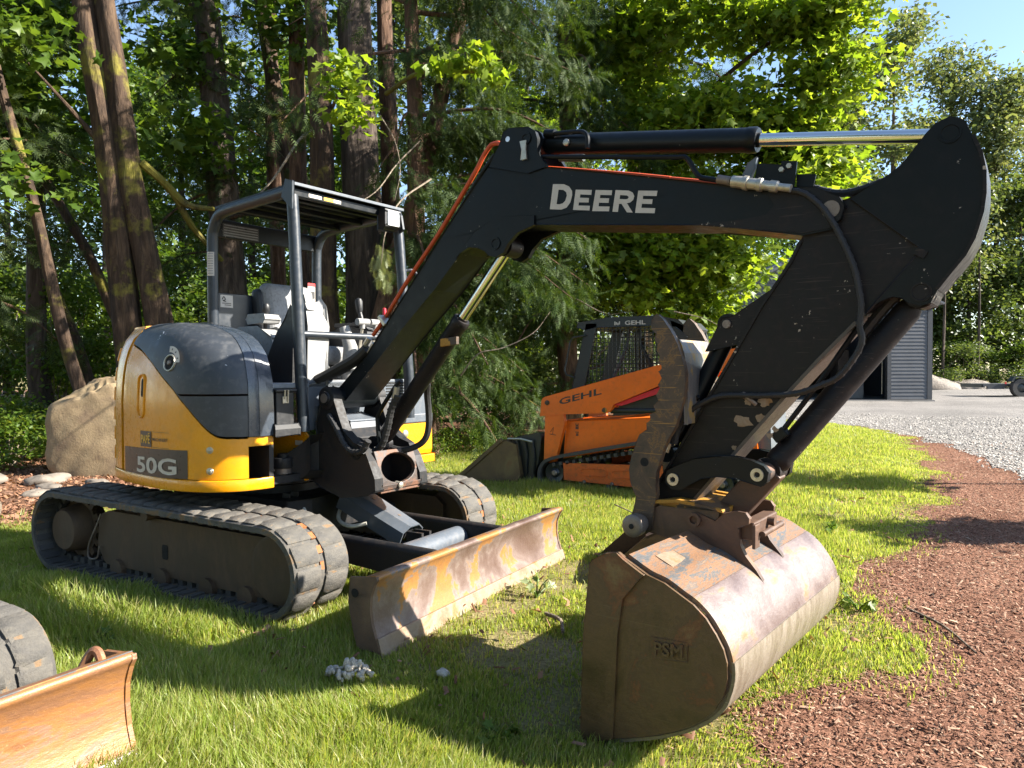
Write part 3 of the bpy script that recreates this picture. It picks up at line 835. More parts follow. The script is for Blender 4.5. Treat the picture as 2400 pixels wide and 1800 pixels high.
# box with latch in front of the hood, yellow front plates, far step cover
mb = MB().box(.60, .76, -.525, -.40, 1.01, 1.21); mb.box(.59, .775, -.535, -.385, 1.21, 1.228)
mb.prism([(.58, .95), (.785, .95), (.785, .99), (.765, 1.02), (.60, 1.02), (.58, .99)], -.545, -.375)
tb = hpart(mb, 'tool_box', 'dark_plastic', bevel=0.006)
MB().box(.760, .768, -.485, -.44, 1.14, 1.185).build('latch', 'zinc', tb, bevel=0.004)
MB().tube([(.772, -.475, 1.17), (.776, -.475, 1.222), (.776, -.452, 1.222), (.772, -.452, 1.15)], 0.005, 6).build('hasp', 'zinc', tb)
mb = MB().prism([(.30, .655), (.71, .655), (.72, .93), (.69, .955), (.62, .93), (.45, .91), (.3, .9)], -.285, -.262)
fp = hpart(mb, 'front_frame_plate', 'yellow', bevel=0.004)
mb = MB().box(.60, .68, -.288, -.285, .77, .85); mb.build('warning_decal', 'decal_grey', fp)
MB().box(.62, .69, -.2885, -.2855, .87, .90).build('label_plate', 'decal_white', fp)
for z in (.785, .81, .83):
    MB().box(.605, .675, -.2895, -.288, z, z+.009).build('decal_line', 'decal_white', fp)
mb = MB().prism([(.1, .655), (.62, .655), (.70, .66), (.70, .70), (.1, .70)], -.42, .86)
hpart(mb, 'front_beam', 'yellow', bevel=0.004)
mb = MB().prism([(.05, .72), (.70, .72), (.71, .75), (.71, .95), (.05, .95)], .42, .88)
sc_ = hpart(mb, 'step_cover', 'yellow', bevel=0.012)
mb = MB().prism([(.05, .655), (.72, .655), (.72, .712), (.05, .712)], .40, .90)
mb.build('step_rim', 'yellow', sc_, bevel=0.01)
MB().box(.719, .724, .62, .75, .672, .70).build('rim_patch', 'panel_grey', sc_, bevel=0.002)
for (y, z, r_) in ((.60, .88, .03), (.56, .77, .014), (.8, .85, .012)):
    MB().lathe((.709, y, z), (1, 0, 0), [(0, r_), (.006, r_*.9), (.012, r_*.5), (.012, 0)], 14).build('panel_bolt', 'zinc', sc_)
mb = MB().box(.05, .72, .40, .88, .955, 1.02)
hpart(mb, 'step_trim', 'panel_grey', bevel=0.008)
# grey front panel with ventilation slots (seen past the boom foot)
vp_ = hpart(MB().box(.64, .70, -.25, .84, .96, 1.275), 'front_panel', 'panel_grey', bevel=0.008)
for r_ in range(11):
    for c2 in range(3):
        y0 = .30+c2*.12
        MB().box(.7005, .7025, y0, y0+.10, 1.045+r_*.02, 1.054+r_*.02).build('vent_slot', 'hole', vp_)
mb = MB().prism([(.70, .74), (.95, .72), (1.0, .80), (.93, 1.02), (.78, 1.06), (.70, 1.05)], -.10, .12)
hpart(mb, 'valve_cover', 'panel_grey', bevel=0.008)

# operator's place
hpart(MB().box(-.25, .70, -.52, .84, 1.23, 1.262), 'cab_floor', 'floor_grey', bevel=0.006)
seat = hpart(MB().box(-.12, .30, .02, .46, 1.262, 1.38), 'seat_base', 'dark_plastic', bevel=0.02)
def cushion(x0, x1, y0, y1, z0, z1, name, mat, parent, tilt=0.0, seg=4, bev=0.05):
    o = MB().box(x0, x1, y0, y1, z0, z1)
    if tilt:
        o.v = [(x-(z-z0)*tilt, y, z) for x, y, z in o.v]
    return o.build(name, mat, parent, bevel=bev, seg=seg)
cushion(-.10, .44, 0.0, .46, 1.38, 1.51, 'seat_cushion', 'seat_grey', seat)
cushion(-.16, -.02, .02, .46, 1.46, 1.98, 'seat_back', 'seat_grey', seat, 0.18, 5, 0.065)
cushion(-.19, -.08, -.02, .50, 1.50, 1.94, 'seat_back_rim', 'dark_plastic', seat, 0.18, 4, 0.05)
# right console with pilot lever
con = hpart(MB().prism([(-.20, 1.26), (.36, 1.26), (.40, 1.40), (.34, 1.56), (.16, 1.62), (-.05, 1.62), (-.16, 1.56), (-.20, 1.44)], -.24, -.09), 'right_console', 'grey_plastic', bevel=0.02, seg=3)
MB().tube([(.12, -.15, 1.60), (.13, -.15, 1.70), (.14, -.155, 1.76)], [.012, .014, .022], 10).build('pilot_lever', 'dark_plastic', con)
MB().lathe((.135, -.153, 1.73), (0.05, 0, 1), [(0, .018), (.02, .026), (.05, .027), (.065, .018), (.07, 0)], 14).build('lever_knob', 'dark_plastic', con)
MB().prism([(.02, 1.66), (.20, 1.66), (.22, 1.69), (.2, 1.72), (.02, 1.72), (0, 1.69)], -.215, -.10).build('wrist_rest', 'grey_plastic', con, bevel=0.015, seg=3)
mb = MB().prism([(.57, 1.25), (.69, 1.25), (.70, 1.62), (.68, 1.74), (.63, 1.79), (.58, 1.74), (.57, 1.5)], -.22, -.10)
hpart(mb, 'monitor_column', 'grey_plastic', bevel=0.025, seg=3)
hpart(MB().prism([(.26, 1.26), (.62, 1.26), (.64, 1.70), (.60, 1.75), (.54, 1.66), (.46, 1.58), (.36, 1.42)], -.30, -.27), 'console_side', 'dark_plastic', bevel=0.006)
lcon = hpart(MB().prism([(-.16, 1.30), (.30, 1.30), (.42, 1.50), (.40, 1.64), (.10, 1.66), (-.1, 1.60)], .54, .70), 'left_console', 'dark_plastic', bevel=0.02, seg=3)
MB().box(.0, .32, .55, .68, 1.665, 1.70).build('control_box', 'dark_plastic', lcon, bevel=0.006)
MB().tube([(.26, .60, 1.66), (.25, .60, 1.74), (.23, .60, 1.80)], [.03, .018, .016], 10).build('lever_boot', 'dark_plastic', lcon)
MB().lathe((.235, .60, 1.77), (-.1, 0, 1), [(0, .018), (.03, .027), (.09, .030), (.11, .022), (.12, 0)], 14).build('lever_knob', 'dark_plastic', lcon)
for (x, y) in ((.58, .30), (.58, .42)):
    tl = hpart(MB().tube([(x, y, 1.26), (x-.01, y, 1.50), (x+.02, y, 1.66)], .010, 8), 'travel_lever', 'zinc')
    MB().tube([(x+.02, y-.05, 1.675), (x+.02, y+.05, 1.675)], .024, 12).build('lever_grip', 'grey_plastic', tl)
    MB().tube([(x+.015, y, 1.63), (x+.02, y, 1.67)], .018, 10).build('grip_neck', 'grey_plastic', tl)
hpart(MB().tube([(.52, .24, 1.26), (.54, .24, 1.5), (.5, .22, 1.64)], [.055, .05, .035], 12), 'column', 'grey_plastic')
hpart(MB().tube([(.56, .55, 1.50), (.55, .56, 1.66)], .005, 6), 'screwdriver_shaft', 'zinc')
hpart(MB().lathe((.55, .56, 1.66), (-.06, 0, 1), [(0, .010), (.02, .014), (.10, .015), (.13, .013), (.135, 0)], 10), 'screwdriver_handle', 'red_plastic')
hpart(MB().box(.30, .62, .05, .34, 1.262, 1.275), 'floor_mat', 'grey_plastic', bevel=0.004)
for y in (.10, .24):
    hpart(MB().prism([(.46, 1.30), (.60, 1.34), (.60, 1.35), (.46, 1.312)], y-.05, y+.05), 'foot_pedal', 'dark_plastic', bevel=0.003)
hpart(MB().lathe((.60, -.02, 1.33), (0.3, -.6, .7), [(0, .012), (.03, .03), (.04, .03), (.045, .0)], 8), 'adjust_knob', 'grey_plastic')
mb = MB().prism([(-.24, 1.655), (.02, 1.655), (.14, 1.60), (.56, 1.22), (.66, 1.0), (.50, .97), (.05, 1.30), (-.24, 1.45)], -.50, -.48)
hpart(mb, 'side_guard', 'dark_plastic', bevel=0.004)

# canopy
R_ = .037
posts = [
    [(.735, -.31, .96), (.725, -.31, 1.06), (.655, -.31, 2.25), (.640, -.31, 2.43)],
    [(.765, .585, 1.0), (.765, .585, 1.27), (.675, .585, 2.25), (.655, .585, 2.43)],
]
for pl in posts:
    hpart(MB().tube(pl, R_, 16), 'canopy_post', 'post')
for y in (-.31, .585):
    pl = smooth_path([(-.245, y, 1.24), (-.245, y, 1.7), (-.245, y, 2.22), (-.225, y, 2.33), (-.16, y, 2.405), (-.04, y, 2.43), (.3, y, 2.445), (.60, y, 2.458)], 5)
    hpart(MB().tube(pl, R_, 16), 'rear_post', 'post')
roof = hpart(MB().prism([(-.17, 2.447), (.68, 2.486), (.68, 2.500), (-.17, 2.463)], -.335, .61), 'canopy_roof', 'black', bevel=0.004)
MB().box(.682, .694, -.34, .615, 2.482, 2.502).build('front_edge_trim', 'panel_grey', roof, bevel=0.003)
for x in (.05, .30, .52):
    MB().box(x-.02, x+.02, -.33, .60, 2.405+.045*x, 2.44+.045*x).build('roof_rib', 'black', roof, bevel=0.005)
MB().box(.61, .66, -.33, .60, 2.425, 2.475).build('front_beam', 'black', roof, bevel=0.006)
for (y0, y1, m_) in ((-.20, -.10, 'decal_white'), (-.08, .0, 'decal_yellow'), (0.0, .06, 'decal_white')):
    MB().box(.6605, .6625, y0, y1, 2.437, 2.458).build('roof_decal', m_, roof)
mb = MB().box(-.255, -.232, -.31, .585, 2.275, 2.40)
rp = hpart(mb, 'rear_header', 'black', bevel=0.004)
MB().box(-.2315, -.229, -.24, .05, 2.285, 2.375).build('text_decal', 'decal_grey', rp)
for z in np.linspace(2.29, 2.362, 5):
    MB().box(-.2289, -.2283, -.23, .04, z, z+.006).build('text_line', 'seat_grey', rp)
hpart(MB().box(-.262, -.236, -.31, .585, 1.24, 1.62), 'rear_panel', 'black', bevel=0.004)
hpart(MB().box(-.262, -.236, -.31, .585, 1.615, 1.885), 'rear_apron', 'post', bevel=0.004)
mb = MB().box(-.235, -.2325, -.262, -.165, 1.785, 1.872)
hpart(mb, 'shop_sticker', 'decal_white', bevel=0.0)
hpart(MB().tube([(-.231, -.25, 1.84), (-.231, -.237, 1.86), (-.231, -.225, 1.84), (-.231, -.243, 1.832), (-.231, -.22, 1.827)], .003, 5, curve=True), 'sticker_drawing', 'decal_ink')
for k, z in enumerate((1.812, 1.80)):
    hpart(MB().box(-.2318, -.2312, -.25+.02*k, -.18, z, z+.005), 'sticker_line', 'decal_ink')
hpart(MB().grid([[(-.245+(R_+.002)*math.cos(t), -.31+(R_+.002)*math.sin(t), z) for z in (1.995, 2.16)] for t in np.linspace(-1.7, -.3, 6)], True), 'post_label', 'decal_white')
for z in np.linspace(2.01, 2.145, 9):
    hpart(MB().grid([[(-.245+(R_+.003)*math.cos(t), -.31+(R_+.003)*math.sin(t), zz) for zz in (z, z+.005)] for t in np.linspace(-1.5, -.5, 5)], True), 'label_line', 'seat_grey')
lab = hpart(MB().box(-.2, -.197, .46, .53, 1.86, 2.02), 'safety_label', 'decal_white')
MB().box(-.1965, -.195, .46, .53, 1.995, 2.02).build('label_band', 'decal_red', lab)
MB().box(-.1965, -.195, .465, .525, 1.90, 1.955).build('label_band', 'decal_ink', lab)
hpart(MB().tube([(.705, -.29, 1.565), (.72, .12, 1.565), (.73, .55, 1.565)], .022, 12), 'hand_rail', 'post')
hpart(MB().tube([(.70, .60, 2.05), (.73, .66, 2.06), (.74, .70, 2.02), (.74, .70, 1.95)], .012, 8, curve=True), 'grab_handle', 'post')
# work lamp at the far front corner
wl = hpart(MB().prism([(.655, 2.33), (.70, 2.33), (.735, 2.35), (.735, 2.45), (.70, 2.47), (.655, 2.46)], .40, .53), 'work_lamp', 'dark_plastic', bevel=0.012)
MB().box(.735, .742, .41, .52, 2.347, 2.455).build('lens', 'lamp_glass', wl, bevel=0.02, seg=3)
for z in np.linspace(2.365, 2.44, 6):
    MB().box(.742, .744, .425, .505, z, z+.003).build('lens_rib', 'zinc', wl)
mb = MB().prism([(.60, 2.40), (.68, 2.31), (.74, 2.34), (.72, 2.44), (.68, 2.50)], .56, .575)
hpart(mb, 'lamp_bracket', 'post', bevel=0.003)
mb = MB().prism([(.60, 2.42), (.70, 2.33), (.71, 2.50), (.64, 2.52)], -.36, -.345)
hpart(mb, 'roof_bracket', 'post', bevel=0.003)

# ---- swing post
near = [(.795, 1.165), (.80, 1.205), (.838, 1.238), (.885, 1.215), (.915, 1.15), (.96, 1.05), (1.0, .97), (1.09, .905), (1.16, .875), (1.22, .80), (1.27, .70), (1.275, .63), (1.20, .60), (.97, .565), (.80, .60), (.70, .64), (.66, .70), (.70, .76), (.735, .83), (.745, .92), (.735, 1.0), (.765, 1.08)]
for sgn in (-1, 1):
    ya, yb = sorted((sgn*.165, sgn*.215))
    o = hpart(MB().prism(near, ya, yb), 'swing_post_plate', 'cast', bevel=0.01)
    b = MB().lathe((.838, sgn*.15, 1.166), (0, sgn, 0), [(0, .072), (.07, .072), (.075, .06), (.075, .045), (.085, .04), (.085, 0)], 24)
    b.build('boom_foot_boss', 'cast', o)
    MB().lathe((.838, sgn*.233, 1.166), (0, sgn, 0), [(0, .03), (.008, .03), (.008, 0)], 14).build('pin_end', 'pin', o)
    MB().lathe((1.10, sgn*.20, .845), (0, sgn, 0), [(0, .045), (.018, .045), (.018, .03), (.01, .028), (.01, 0)], 20).build('cylinder_pin', 'hole', o)
mb = MB().prism([(.74, .60), (.97, .57), (1.0, .60), (1.0, .92), (.92, 1.0), (.78, .98), (.74, .90)], -.17, .17)
hpart(mb, 'swing_post_core', 'cast', bevel=0.01)
# curved front plate with an opening, rust on its lower lip
rows = []
op = [(math.cos(t), math.sin(t)) for t in np.linspace(0, 2*pi, 25)]
outer = []
for c_, s_ in op:
    k = 1/max(abs(c_), abs(s_))
    outer.append((c_*k, s_*k))
rows = [[(1.262-.06*((z_+1)/2)**2, y_*.165, .73+z_*.125) for y_, z_ in ring] for ring in (outer, [(a*.86, b*.72+.12) for a, b in op])]
hpart(MB().grid(rows, False), 'front_lip', 'castrust', solid=0.03, bevel=0.004)
hpart(MB().prism([(.98, .575), (1.27, .625), (1.275, .655), (.98, .61)], -.165, .165), 'bottom_lip', 'castrust', bevel=0.005)
hpart(MB().lathe((1.24, -.02, .645), (1, 0, -.1), [(0, .02), (.045, .02), (.05, .012), (.05, 0)], 10), 'stop_bolt', 'zinc')
# swing arm and cylinder
sw = MB()
rows = []
for t in np.linspace(0, 1, 9):
    c_ = Vector((.80-.20*t, -.19-.18*t**1.3, .76-.0*t)); w_ = .11-.055*t; h_ = .14-.09*t+.03*math.sin(pi*t)
    dz = .10*(1-t)**2
    rows.append([c_+Vector((-w_*.3, -w_*.9, -h_+dz)), c_+Vector((-w_*.3, -w_*.9, h_*.55+dz)), c_+Vector((w_*.4, w_*.3, h_*.75+dz)), c_+Vector((w_*.4, w_*.3, -h_+dz)), c_+Vector((-w_*.3, -w_*.9, -h_+dz))])
sw.grid(rows, True)
hpart(sw, 'swing_lever', 'cast')
mb = MB().cyl((.615, -.375, .735), (.615, -.375, .80), .062, 20)
mb.cyl((.615, -.375, .64), (.615, -.375, .69), .062, 20)
k_ = hpart(mb, 'lever_knuckle', 'cast', bevel=0.004)
MB().cyl((.615, -.375, .80), (.615, -.375, .825), .036, 16).build('knuckle_pin', 'cast', k_)
MB().cyl((.615, -.375, .685), (.615, -.375, .74), .052, 18).build('rod_eye', 'pin', k_)
hpart(MB().cyl((.615, -.375, .712), (.30, -.55, .735), .026, 16), 'swing_cylinder_rod', 'chrome')
hpart(MB().cyl((.40, -.50, .73), (-.2, -.70, .75), .05, 16), 'swing_cylinder', 'cast')

# ---- boom
BOOM = [(.876, 1.124), (1.039, 1.265), (1.445, 1.618), (1.65, 1.787), (1.815, 1.942), (1.852, 1.978), (1.937, 2.039), (2.054, 2.076), (2.167, 2.087), (2.315, 2.076), (2.874, 2.007), (3.272, 1.958), (3.642, 1.881), (3.745, 1.892), (3.787, 1.925), (3.800, 1.972), (3.781, 2.010), (3.689, 2.062), (3.52, 2.085), (3.385, 2.108), (3.272, 2.138), (2.971, 2.216), (2.44, 2.347), (2.182, 2.408), (2.109, 2.422), (2.049, 2.412), (1.974, 2.356), (1.693, 2.072), (1.097, 1.435), (.87, 1.25), (.80, 1.20), (.80, 1.14)]
boom = hpart(MB().prism(BOOM, -.115, .115), 'boom', 'black', bevel=0.007)
MB().cyl((.838, -.16, 1.166), (.838, .16, 1.166), .068, 22).build('boom_foot', 'black', boom)
mb = MB()
for sgn in (-1, 1):
    ya, yb = sorted((sgn*.100, sgn*.126))
    MB().prism([(1.82, 1.955), (1.852, 1.978), (1.913, 2.002), (1.969, 1.994), (2.021, 1.971), (2.044, 1.948), (2.096, 1.932), (2.144, 1.950), (2.174, 1.994), (2.235, 2.044), (2.34, 2.072), (2.34, 2.12), (2.10, 2.14), (1.95, 2.08)], ya, yb).build('rod_bracket', 'black', boom, bevel=0.004)
    MB().prism([(2.05, 2.41), (2.086, 2.47), (2.123, 2.517), (2.147, 2.575), (2.183, 2.587), (2.306, 2.572), (2.346, 2.541), (2.363, 2.5), (2.363, 2.435), (2.413, 2.355), (2.3, 2.34)], ya, yb).build('cylinder_ear', 'black', boom, bevel=0.005)
    MB().prism(circle(2.177, 2.533, .014, 12), sgn*.1275-.0007, sgn*.1275+.0007).build('ear_hole', 'lamp_glass', boom)  # pale disc put in for daylight showing through the hole
    MB().lathe((2.291, sgn*.12, 2.514), (0, sgn, 0), [(0, .033), (.014, .033), (.014, .02), (.01, .018), (.01, 0)], 18).build('pin_end', 'black', boom)
    MB().lathe((2.093, sgn*.12, 2.003), (0, sgn, 0), [(0, .034), (.012, .034), (.012, .022), (.008, .02), (.008, 0)], 18).build('pin_end', 'black', boom)
    MB().lathe((3.749, sgn*.112, 1.965), (0, sgn, 0), [(0, .034), (.010, .034), (.010, .0)], 20).build('pin_end', 'pin', boom)
    MB().prism([(3.18, 1.972), (3.642, 1.884), (3.745, 1.892), (3.787, 1.925), (3.800, 1.972), (3.781, 2.010), (3.689, 2.062), (3.50, 2.085), (3.515, 2.043), (3.531, 2.01), (3.497, 1.975), (3.38, 1.968)], *sorted((sgn*.114, sgn*.119))).build('tip_plate', 'arm_black', boom, bevel=0.002)
DEERE = {
'D': ([(2.449, 2.262), (2.513, 2.252), (2.543, 2.236), (2.56, 2.212), (2.561, 2.19), (2.55, 2.157), (2.528, 2.135), (2.498, 2.129), (2.43, 2.14)], [(2.482, 2.23), (2.51, 2.224), (2.526, 2.211), (2.53, 2.194), (2.521, 2.17), (2.506, 2.159), (2.487, 2.157), (2.47, 2.16)]),
'E': ([(2.581, 2.215), (2.671, 2.2), (2.668, 2.177), (2.607, 2.188), (2.604, 2.173), (2.655, 2.164), (2.653, 2.143), (2.599, 2.151), (2.596, 2.136), (2.66, 2.126), (2.658, 2.104), (2.565, 2.119)],),
'E2': ([(2.692, 2.197), (2.781, 2.182), (2.778, 2.16), (2.717, 2.17), (2.715, 2.155), (2.765, 2.147), (2.762, 2.126), (2.71, 2.134), (2.708, 2.117), (2.767, 2.108), (2.764, 2.086), (2.673, 2.099)],),
'R': ([(2.799, 2.181), (2.868, 2.168), (2.888, 2.156), (2.896, 2.139), (2.891, 2.122), (2.875, 2.112), (2.858, 2.111), (2.888, 2.064), (2.858, 2.069), (2.83, 2.112), (2.817, 2.114), (2.811, 2.077), (2.782, 2.082)], [(2.823, 2.154), (2.858, 2.147), (2.868, 2.139), (2.863, 2.131), (2.852, 2.13), (2.82, 2.136)]),
'E3': ([(2.916, 2.161), (3.012, 2.146), (3.008, 2.123), (2.941, 2.134), (2.939, 2.119), (2.988, 2.111), (2.985, 2.09), (2.935, 2.098), (2.932, 2.08), (3.001, 2.069), (2.998, 2.047), (2.9, 2.061)],),
}
for loops in DEERE.values():
    L3 = [[Vector((x, z, 0)) for x, z in lp] for lp in loops]
    tri = tessellate_polygon(L3)
    pts = [(v.x, -.1165, v.y) for lp in L3 for v in lp]
    MB().add(pts, [tuple(t) for t in tri]).build('letter', 'decal_white', boom)

def ram(a, b, rb, frac, y, name, rod_r, root_caps=True, mat='black'):
    """hydraulic cylinder from pin a to pin b (x,z): barrel over frac of the way, chrome rod beyond"""
    A = Vector((a[0], y, a[1])); B = Vector((b[0], y, b[1])); Cc = A.lerp(B, frac); d = (B-A).normalized()
    o = hpart(MB().lathe(A+d*.05, d, [(0, 0.0), (0, rb*.8), (.03, rb), ((Cc-A).length-.05, rb), ((Cc-A).length-.045, rb*1.06), ((Cc-A).length-.01, rb*1.06), ((Cc-A).length, rb*.96), ((Cc-A).length, rod_r*1.15), ((Cc-A).length+.012, rod_r*1.1), ((Cc-A).length+.012, 0)], 28), name, mat)
    md = o.modifiers.new('e', 'EDGE_SPLIT'); md.split_angle = rad(40)
    MB().cyl(Cc, B-d*.03, rod_r, 22).build('chrome_rod', 'chrome', o)
    MB().cyl(A-Vector((0, .06, 0)), A+Vector((0, .06, 0)), rb*1.15, 20).build('base_eye', mat, o)
    MB().cyl(B-Vector((0, .055, 0)), B+Vector((0, .055, 0)), rod_r*1.9, 20).build('rod_eye', mat, o)
    MB().lathe(Cc-d*.001, d, [(0, rb*.93), (.004, rb*.93), (.004, rod_r*1.2)], 28).build('gland_ring', 'zinc', o)
    return o
bc = ram((1.08, .875), (2.093, 2.003), .050, .635, 0, 'boom_cylinder', .030, mat='arm_black')
MB().obox((1.70, -.045, 1.50), (1, 0.15, .1), (0, 1, 0), (0, 0, 1), .055, .012, .022).build('cylinder_plate', 'coupler', bc, bevel=0.003)
ac = ram((2.291, 2.514), (4.15, 2.205), .0525, .585, 0, 'arm_cylinder', .0275)
MB().tube([(2.40, -.055, 2.535), (2.55, -.06, 2.515), (2.60, -.065, 2.50), (2.62, -.068, 2.47), (2.62, -.068, 2.42)], .012, 8, curve=True).build('oil_pipe', 'black', ac)
MB().tube([(2.36, -.05, 2.545), (2.42, -.05, 2.535)], .022, 10).build('pipe_fitting', 'black', ac)
MB().lathe((2.49, -.05, 2.475), (0, -1, .1), [(0, .018), (.012, .018), (.016, .01), (.016, 0)], 10).build('plug', 'zinc', ac)
MB().tube([(2.46, -.07, 2.40), (2.60, -.07, 2.377)], .018, 10).build('pipe_fitting', 'zinc', ac)

# ---- arm
ARM = [(4.148, 2.248), (4.103, 2.233), (4.073, 2.202), (4.044, 2.165), (3.998, 2.105), (3.952, 2.072), (3.899, 2.042), (3.806, 2.002), (3.70, 1.985), (3.655, 1.93), (3.634, 1.862), (3.59, 1.773), (3.472, 1.597), (3.336, 1.366), (3.245, 1.214), (3.08, .931), (3.007, .816), (2.985, .73), (3.02, .655), (3.10, .655), (3.172, .759), (3.347, .966), (3.591, 1.256), (3.7, 1.38), (3.836, 1.523), (3.891, 1.563), (3.928, 1.596), (3.965, 1.61), (3.996, 1.604), (4.022, 1.582), (4.058, 1.571), (4.092, 1.578), (4.117, 1.63), (4.155, 1.683), (4.198, 1.746), (4.225, 1.804), (4.248, 1.894), (4.254, 1.958), (4.254, 2.034), (4.242, 2.101), (4.22, 2.165), (4.199, 2.213), (4.18, 2.236)]
arm = hpart(MB().prism(ARM, -.095, .095), 'arm', 'arm_black', bevel=0.005)
HORN = [(3.82, 2.0), (3.899, 2.042), (3.952, 2.072), (3.998, 2.105), (4.044, 2.165), (4.073, 2.202), (4.103, 2.233), (4.148, 2.248), (4.18, 2.236), (4.199, 2.213), (4.22, 2.165), (4.242, 2.101), (4.254, 2.034), (4.254, 1.958), (4.248, 1.894), (4.225, 1.804), (4.198, 1.746), (4.155, 1.683), (4.117, 1.63), (4.092, 1.578), (4.058, 1.571), (4.022, 1.582), (3.996, 1.604), (3.965, 1.61), (3.928, 1.596), (3.90, 1.58), (4.065, 1.775)]
for sgn in (-1, 1):
    ya, yb = sorted((sgn*.094, sgn*.106))
    MB().prism(HORN, ya, yb).build('horn_plate', 'black', arm, bevel=0.003)
    MB().lathe((4.15, sgn*.105, 2.187), (0, sgn, 0), [(0, .036), (.006, .036), (.006, .03), (.003, .028), (.003, 0)], 20).build('pin_end', 'black', arm)
    MB().lathe((4.061, sgn*.105, 1.621), (0, sgn, 0), [(0, .036), (.006, .036), (.006, .03), (.003, .028), (.003, 0)], 20).build('pin_end', 'arm_black', arm)
    MB().tube([(3.82, sgn*.1, 1.998), (4.065, sgn*.1, 1.778), (3.88, sgn*.1, 1.556)], .007, 6).build('weld_seam', 'arm_black', arm)
mb = MB().obox((4.06, -.105, 1.765), (1, 0, -.6), (0, 1, 0), (.6, 0, 1), .02, .012, .014)
mb.build('lug_nut', 'arm_black', arm)
rim = [(4.117, 1.625), (4.155, 1.678), (4.203, 1.742), (4.232, 1.802), (4.256, 1.892), (4.263, 1.958), (4.262, 2.036), (4.25, 2.104), (4.226, 2.170)]
MB().grid([[(x, y, z) for y in (-.112, .112)] for x, z in rim], True).build('rim_strip', 'arm_black', arm, solid=0.012)
front = [(3.112, .675), (3.18, .755), (3.352, .963), (3.596, 1.252), (3.705, 1.376), (3.84, 1.518)]
MB().grid([[(x+.004, y, z-.004) for y in (-.103, .103)] for x, z in front], True).build('front_flange', 'flange', arm, solid=0.014)
back = [(3.63, 1.86), (3.588, 1.775), (3.47, 1.60), (3.334, 1.368), (3.243, 1.216), (3.078, .933), (3.01, .825)]
MB().grid([[(x-.002, y, z+.002) for y in (-.103, .103)] for x, z in back], True).build('back_flange', 'arm_black', arm, solid=0.012)
rnd = random.Random(4)
for (cx, cz, r_) in ((3.40, 1.115, .042), (3.49, 1.20, .030), (3.475, 1.13, .026), (3.42, 1.20, .022), (3.53, 1.09, .016), (3.36, 1.0, .014), (3.51, 1.06, .02)):
    pts = []
    for k in range(16):
        a_ = 2*pi*k/16; rr = r_*rnd.uniform(.55, 1.15)
        pts.append((cx+rr*math.cos(a_)*1.0, -.0965-.0003, cz+rr*math.sin(a_)*.8))
    MB().poly(pts).build('bare_patch', 'blade_edge', arm)
MB().tube([(3.40, -.10, 1.22), (3.41, -.125, 1.235), (3.43, -.125, 1.215), (3.455, -.105, 1.19)], .009, 8, curve=True).build('hose_clamp', 'pin', arm)
bk = ram((4.052, 1.622), (3.485, .905), .050, .905, 0, 'bucket_cylinder', .030, mat='arm_black')
MB().tube([(3.84, -.07, 1.50), (3.70, -.07, 1.285), (3.555, -.065, 1.085)], .011, 8).build('oil_pipe', 'black', bk)
MB().obox((3.545, -.06, 1.065), (1, 0, .8), (0, 1, 0), (-.8, 0, 1), .03, .03, .022).build('pipe_block', 'black', bk, bevel=0.004)

# ---- bucket linkage
LINK = [(3.078, .867), (3.087, .893), (3.14, .922), (3.214, .952), (3.301, .967), (3.391, .971), (3.459, .962), (3.511, .943), (3.531, .918), (3.525, .878), (3.499, .859), (3.459, .865), (3.398, .88), (3.315, .881), (3.243, .867), (3.192, .841), (3.148, .812), (3.11, .812), (3.079, .838)]
for sgn in (-1, 1):
    ya, yb = sorted((sgn*.145, sgn*.178))
    o = hpart(MB().prism(LINK, ya, yb), 'guide_link', 'black', bevel=0.004)
    for (x, z) in ((3.117, .854), (3.485, .905)):
        MB().lathe((x, sgn*.176, z), (0, sgn, 0), [(0, .027), (.01, .027), (.01, .013), (.004, .012), (.004, 0)], 20).build('pin_washer', 'zinc', o)
        MB().lathe((x, sgn*.181, z), (0, sgn, 0), [(0, .011), (.003, .008), (.003, 0)], 10).build('grease_hole', 'hole', o)
hpart(MB().cyl((3.485, -.16, .905), (3.485, .16, .905), .038, 20), 'link_pin', 'castrust')
hpart(MB().cyl((3.117, -.16, .854), (3.117, .16, .854), .034, 20), 'link_pin', 'castrust')
hpart(MB().bar((3.50, -.02, .92), (3.315, -.02, .70), .12, .085, (0, 1, 0)), 'bucket_link', 'bucket_ear', bevel=0.008)

# ---- thumb
TL = [(3.055, 1.581), (3.032, 1.557), (3.03, 1.521), (3.051, 1.495), (3.047, 1.471), (3.063, 1.452), (3.056, 1.42), (3.074, 1.399), (3.063, 1.371), (3.079, 1.356), (3.082, 1.342), (3.066, 1.328), (3.082, 1.3), (3.063, 1.271), (3.074, 1.257), (3.055, 1.225), (3.063, 1.2), (3.043, 1.178), (3.051, 1.153), (3.024, 1.138), (3.028, 1.113), (3.008, 1.098), (3.008, 1.072), (2.973, 1.045), (2.957, 1.015), (2.941, .971), (2.936, .954), (2.922, .887), (2.928, .828), (2.956, .765), (2.944, .713), (2.925, .66), (2.945, .615), (2.99, .60), (3.03, .63), (3.039, .687), (3.043, .731), (3.054, .782), (3.05, .832), (3.054, .883), (3.085, .978), (3.109, 1.035), (3.143, 1.089), (3.165, 1.16), (3.183, 1.216), (3.188, 1.272), (3.187, 1.328), (3.175, 1.384), (3.153, 1.447), (3.123, 1.504), (3.085, 1.558)]
for (ya, yb) in ((-.215, -.185), (.135, .165)):
    o = hpart(MB().prism(TL, ya, yb), 'thumb_plate', 'thumb', bevel=0.003)
    MB().cyl((2.996, ya-.001, .926), (2.996, yb+.001, .926), .020, 16).build('hole', 'hole', o)
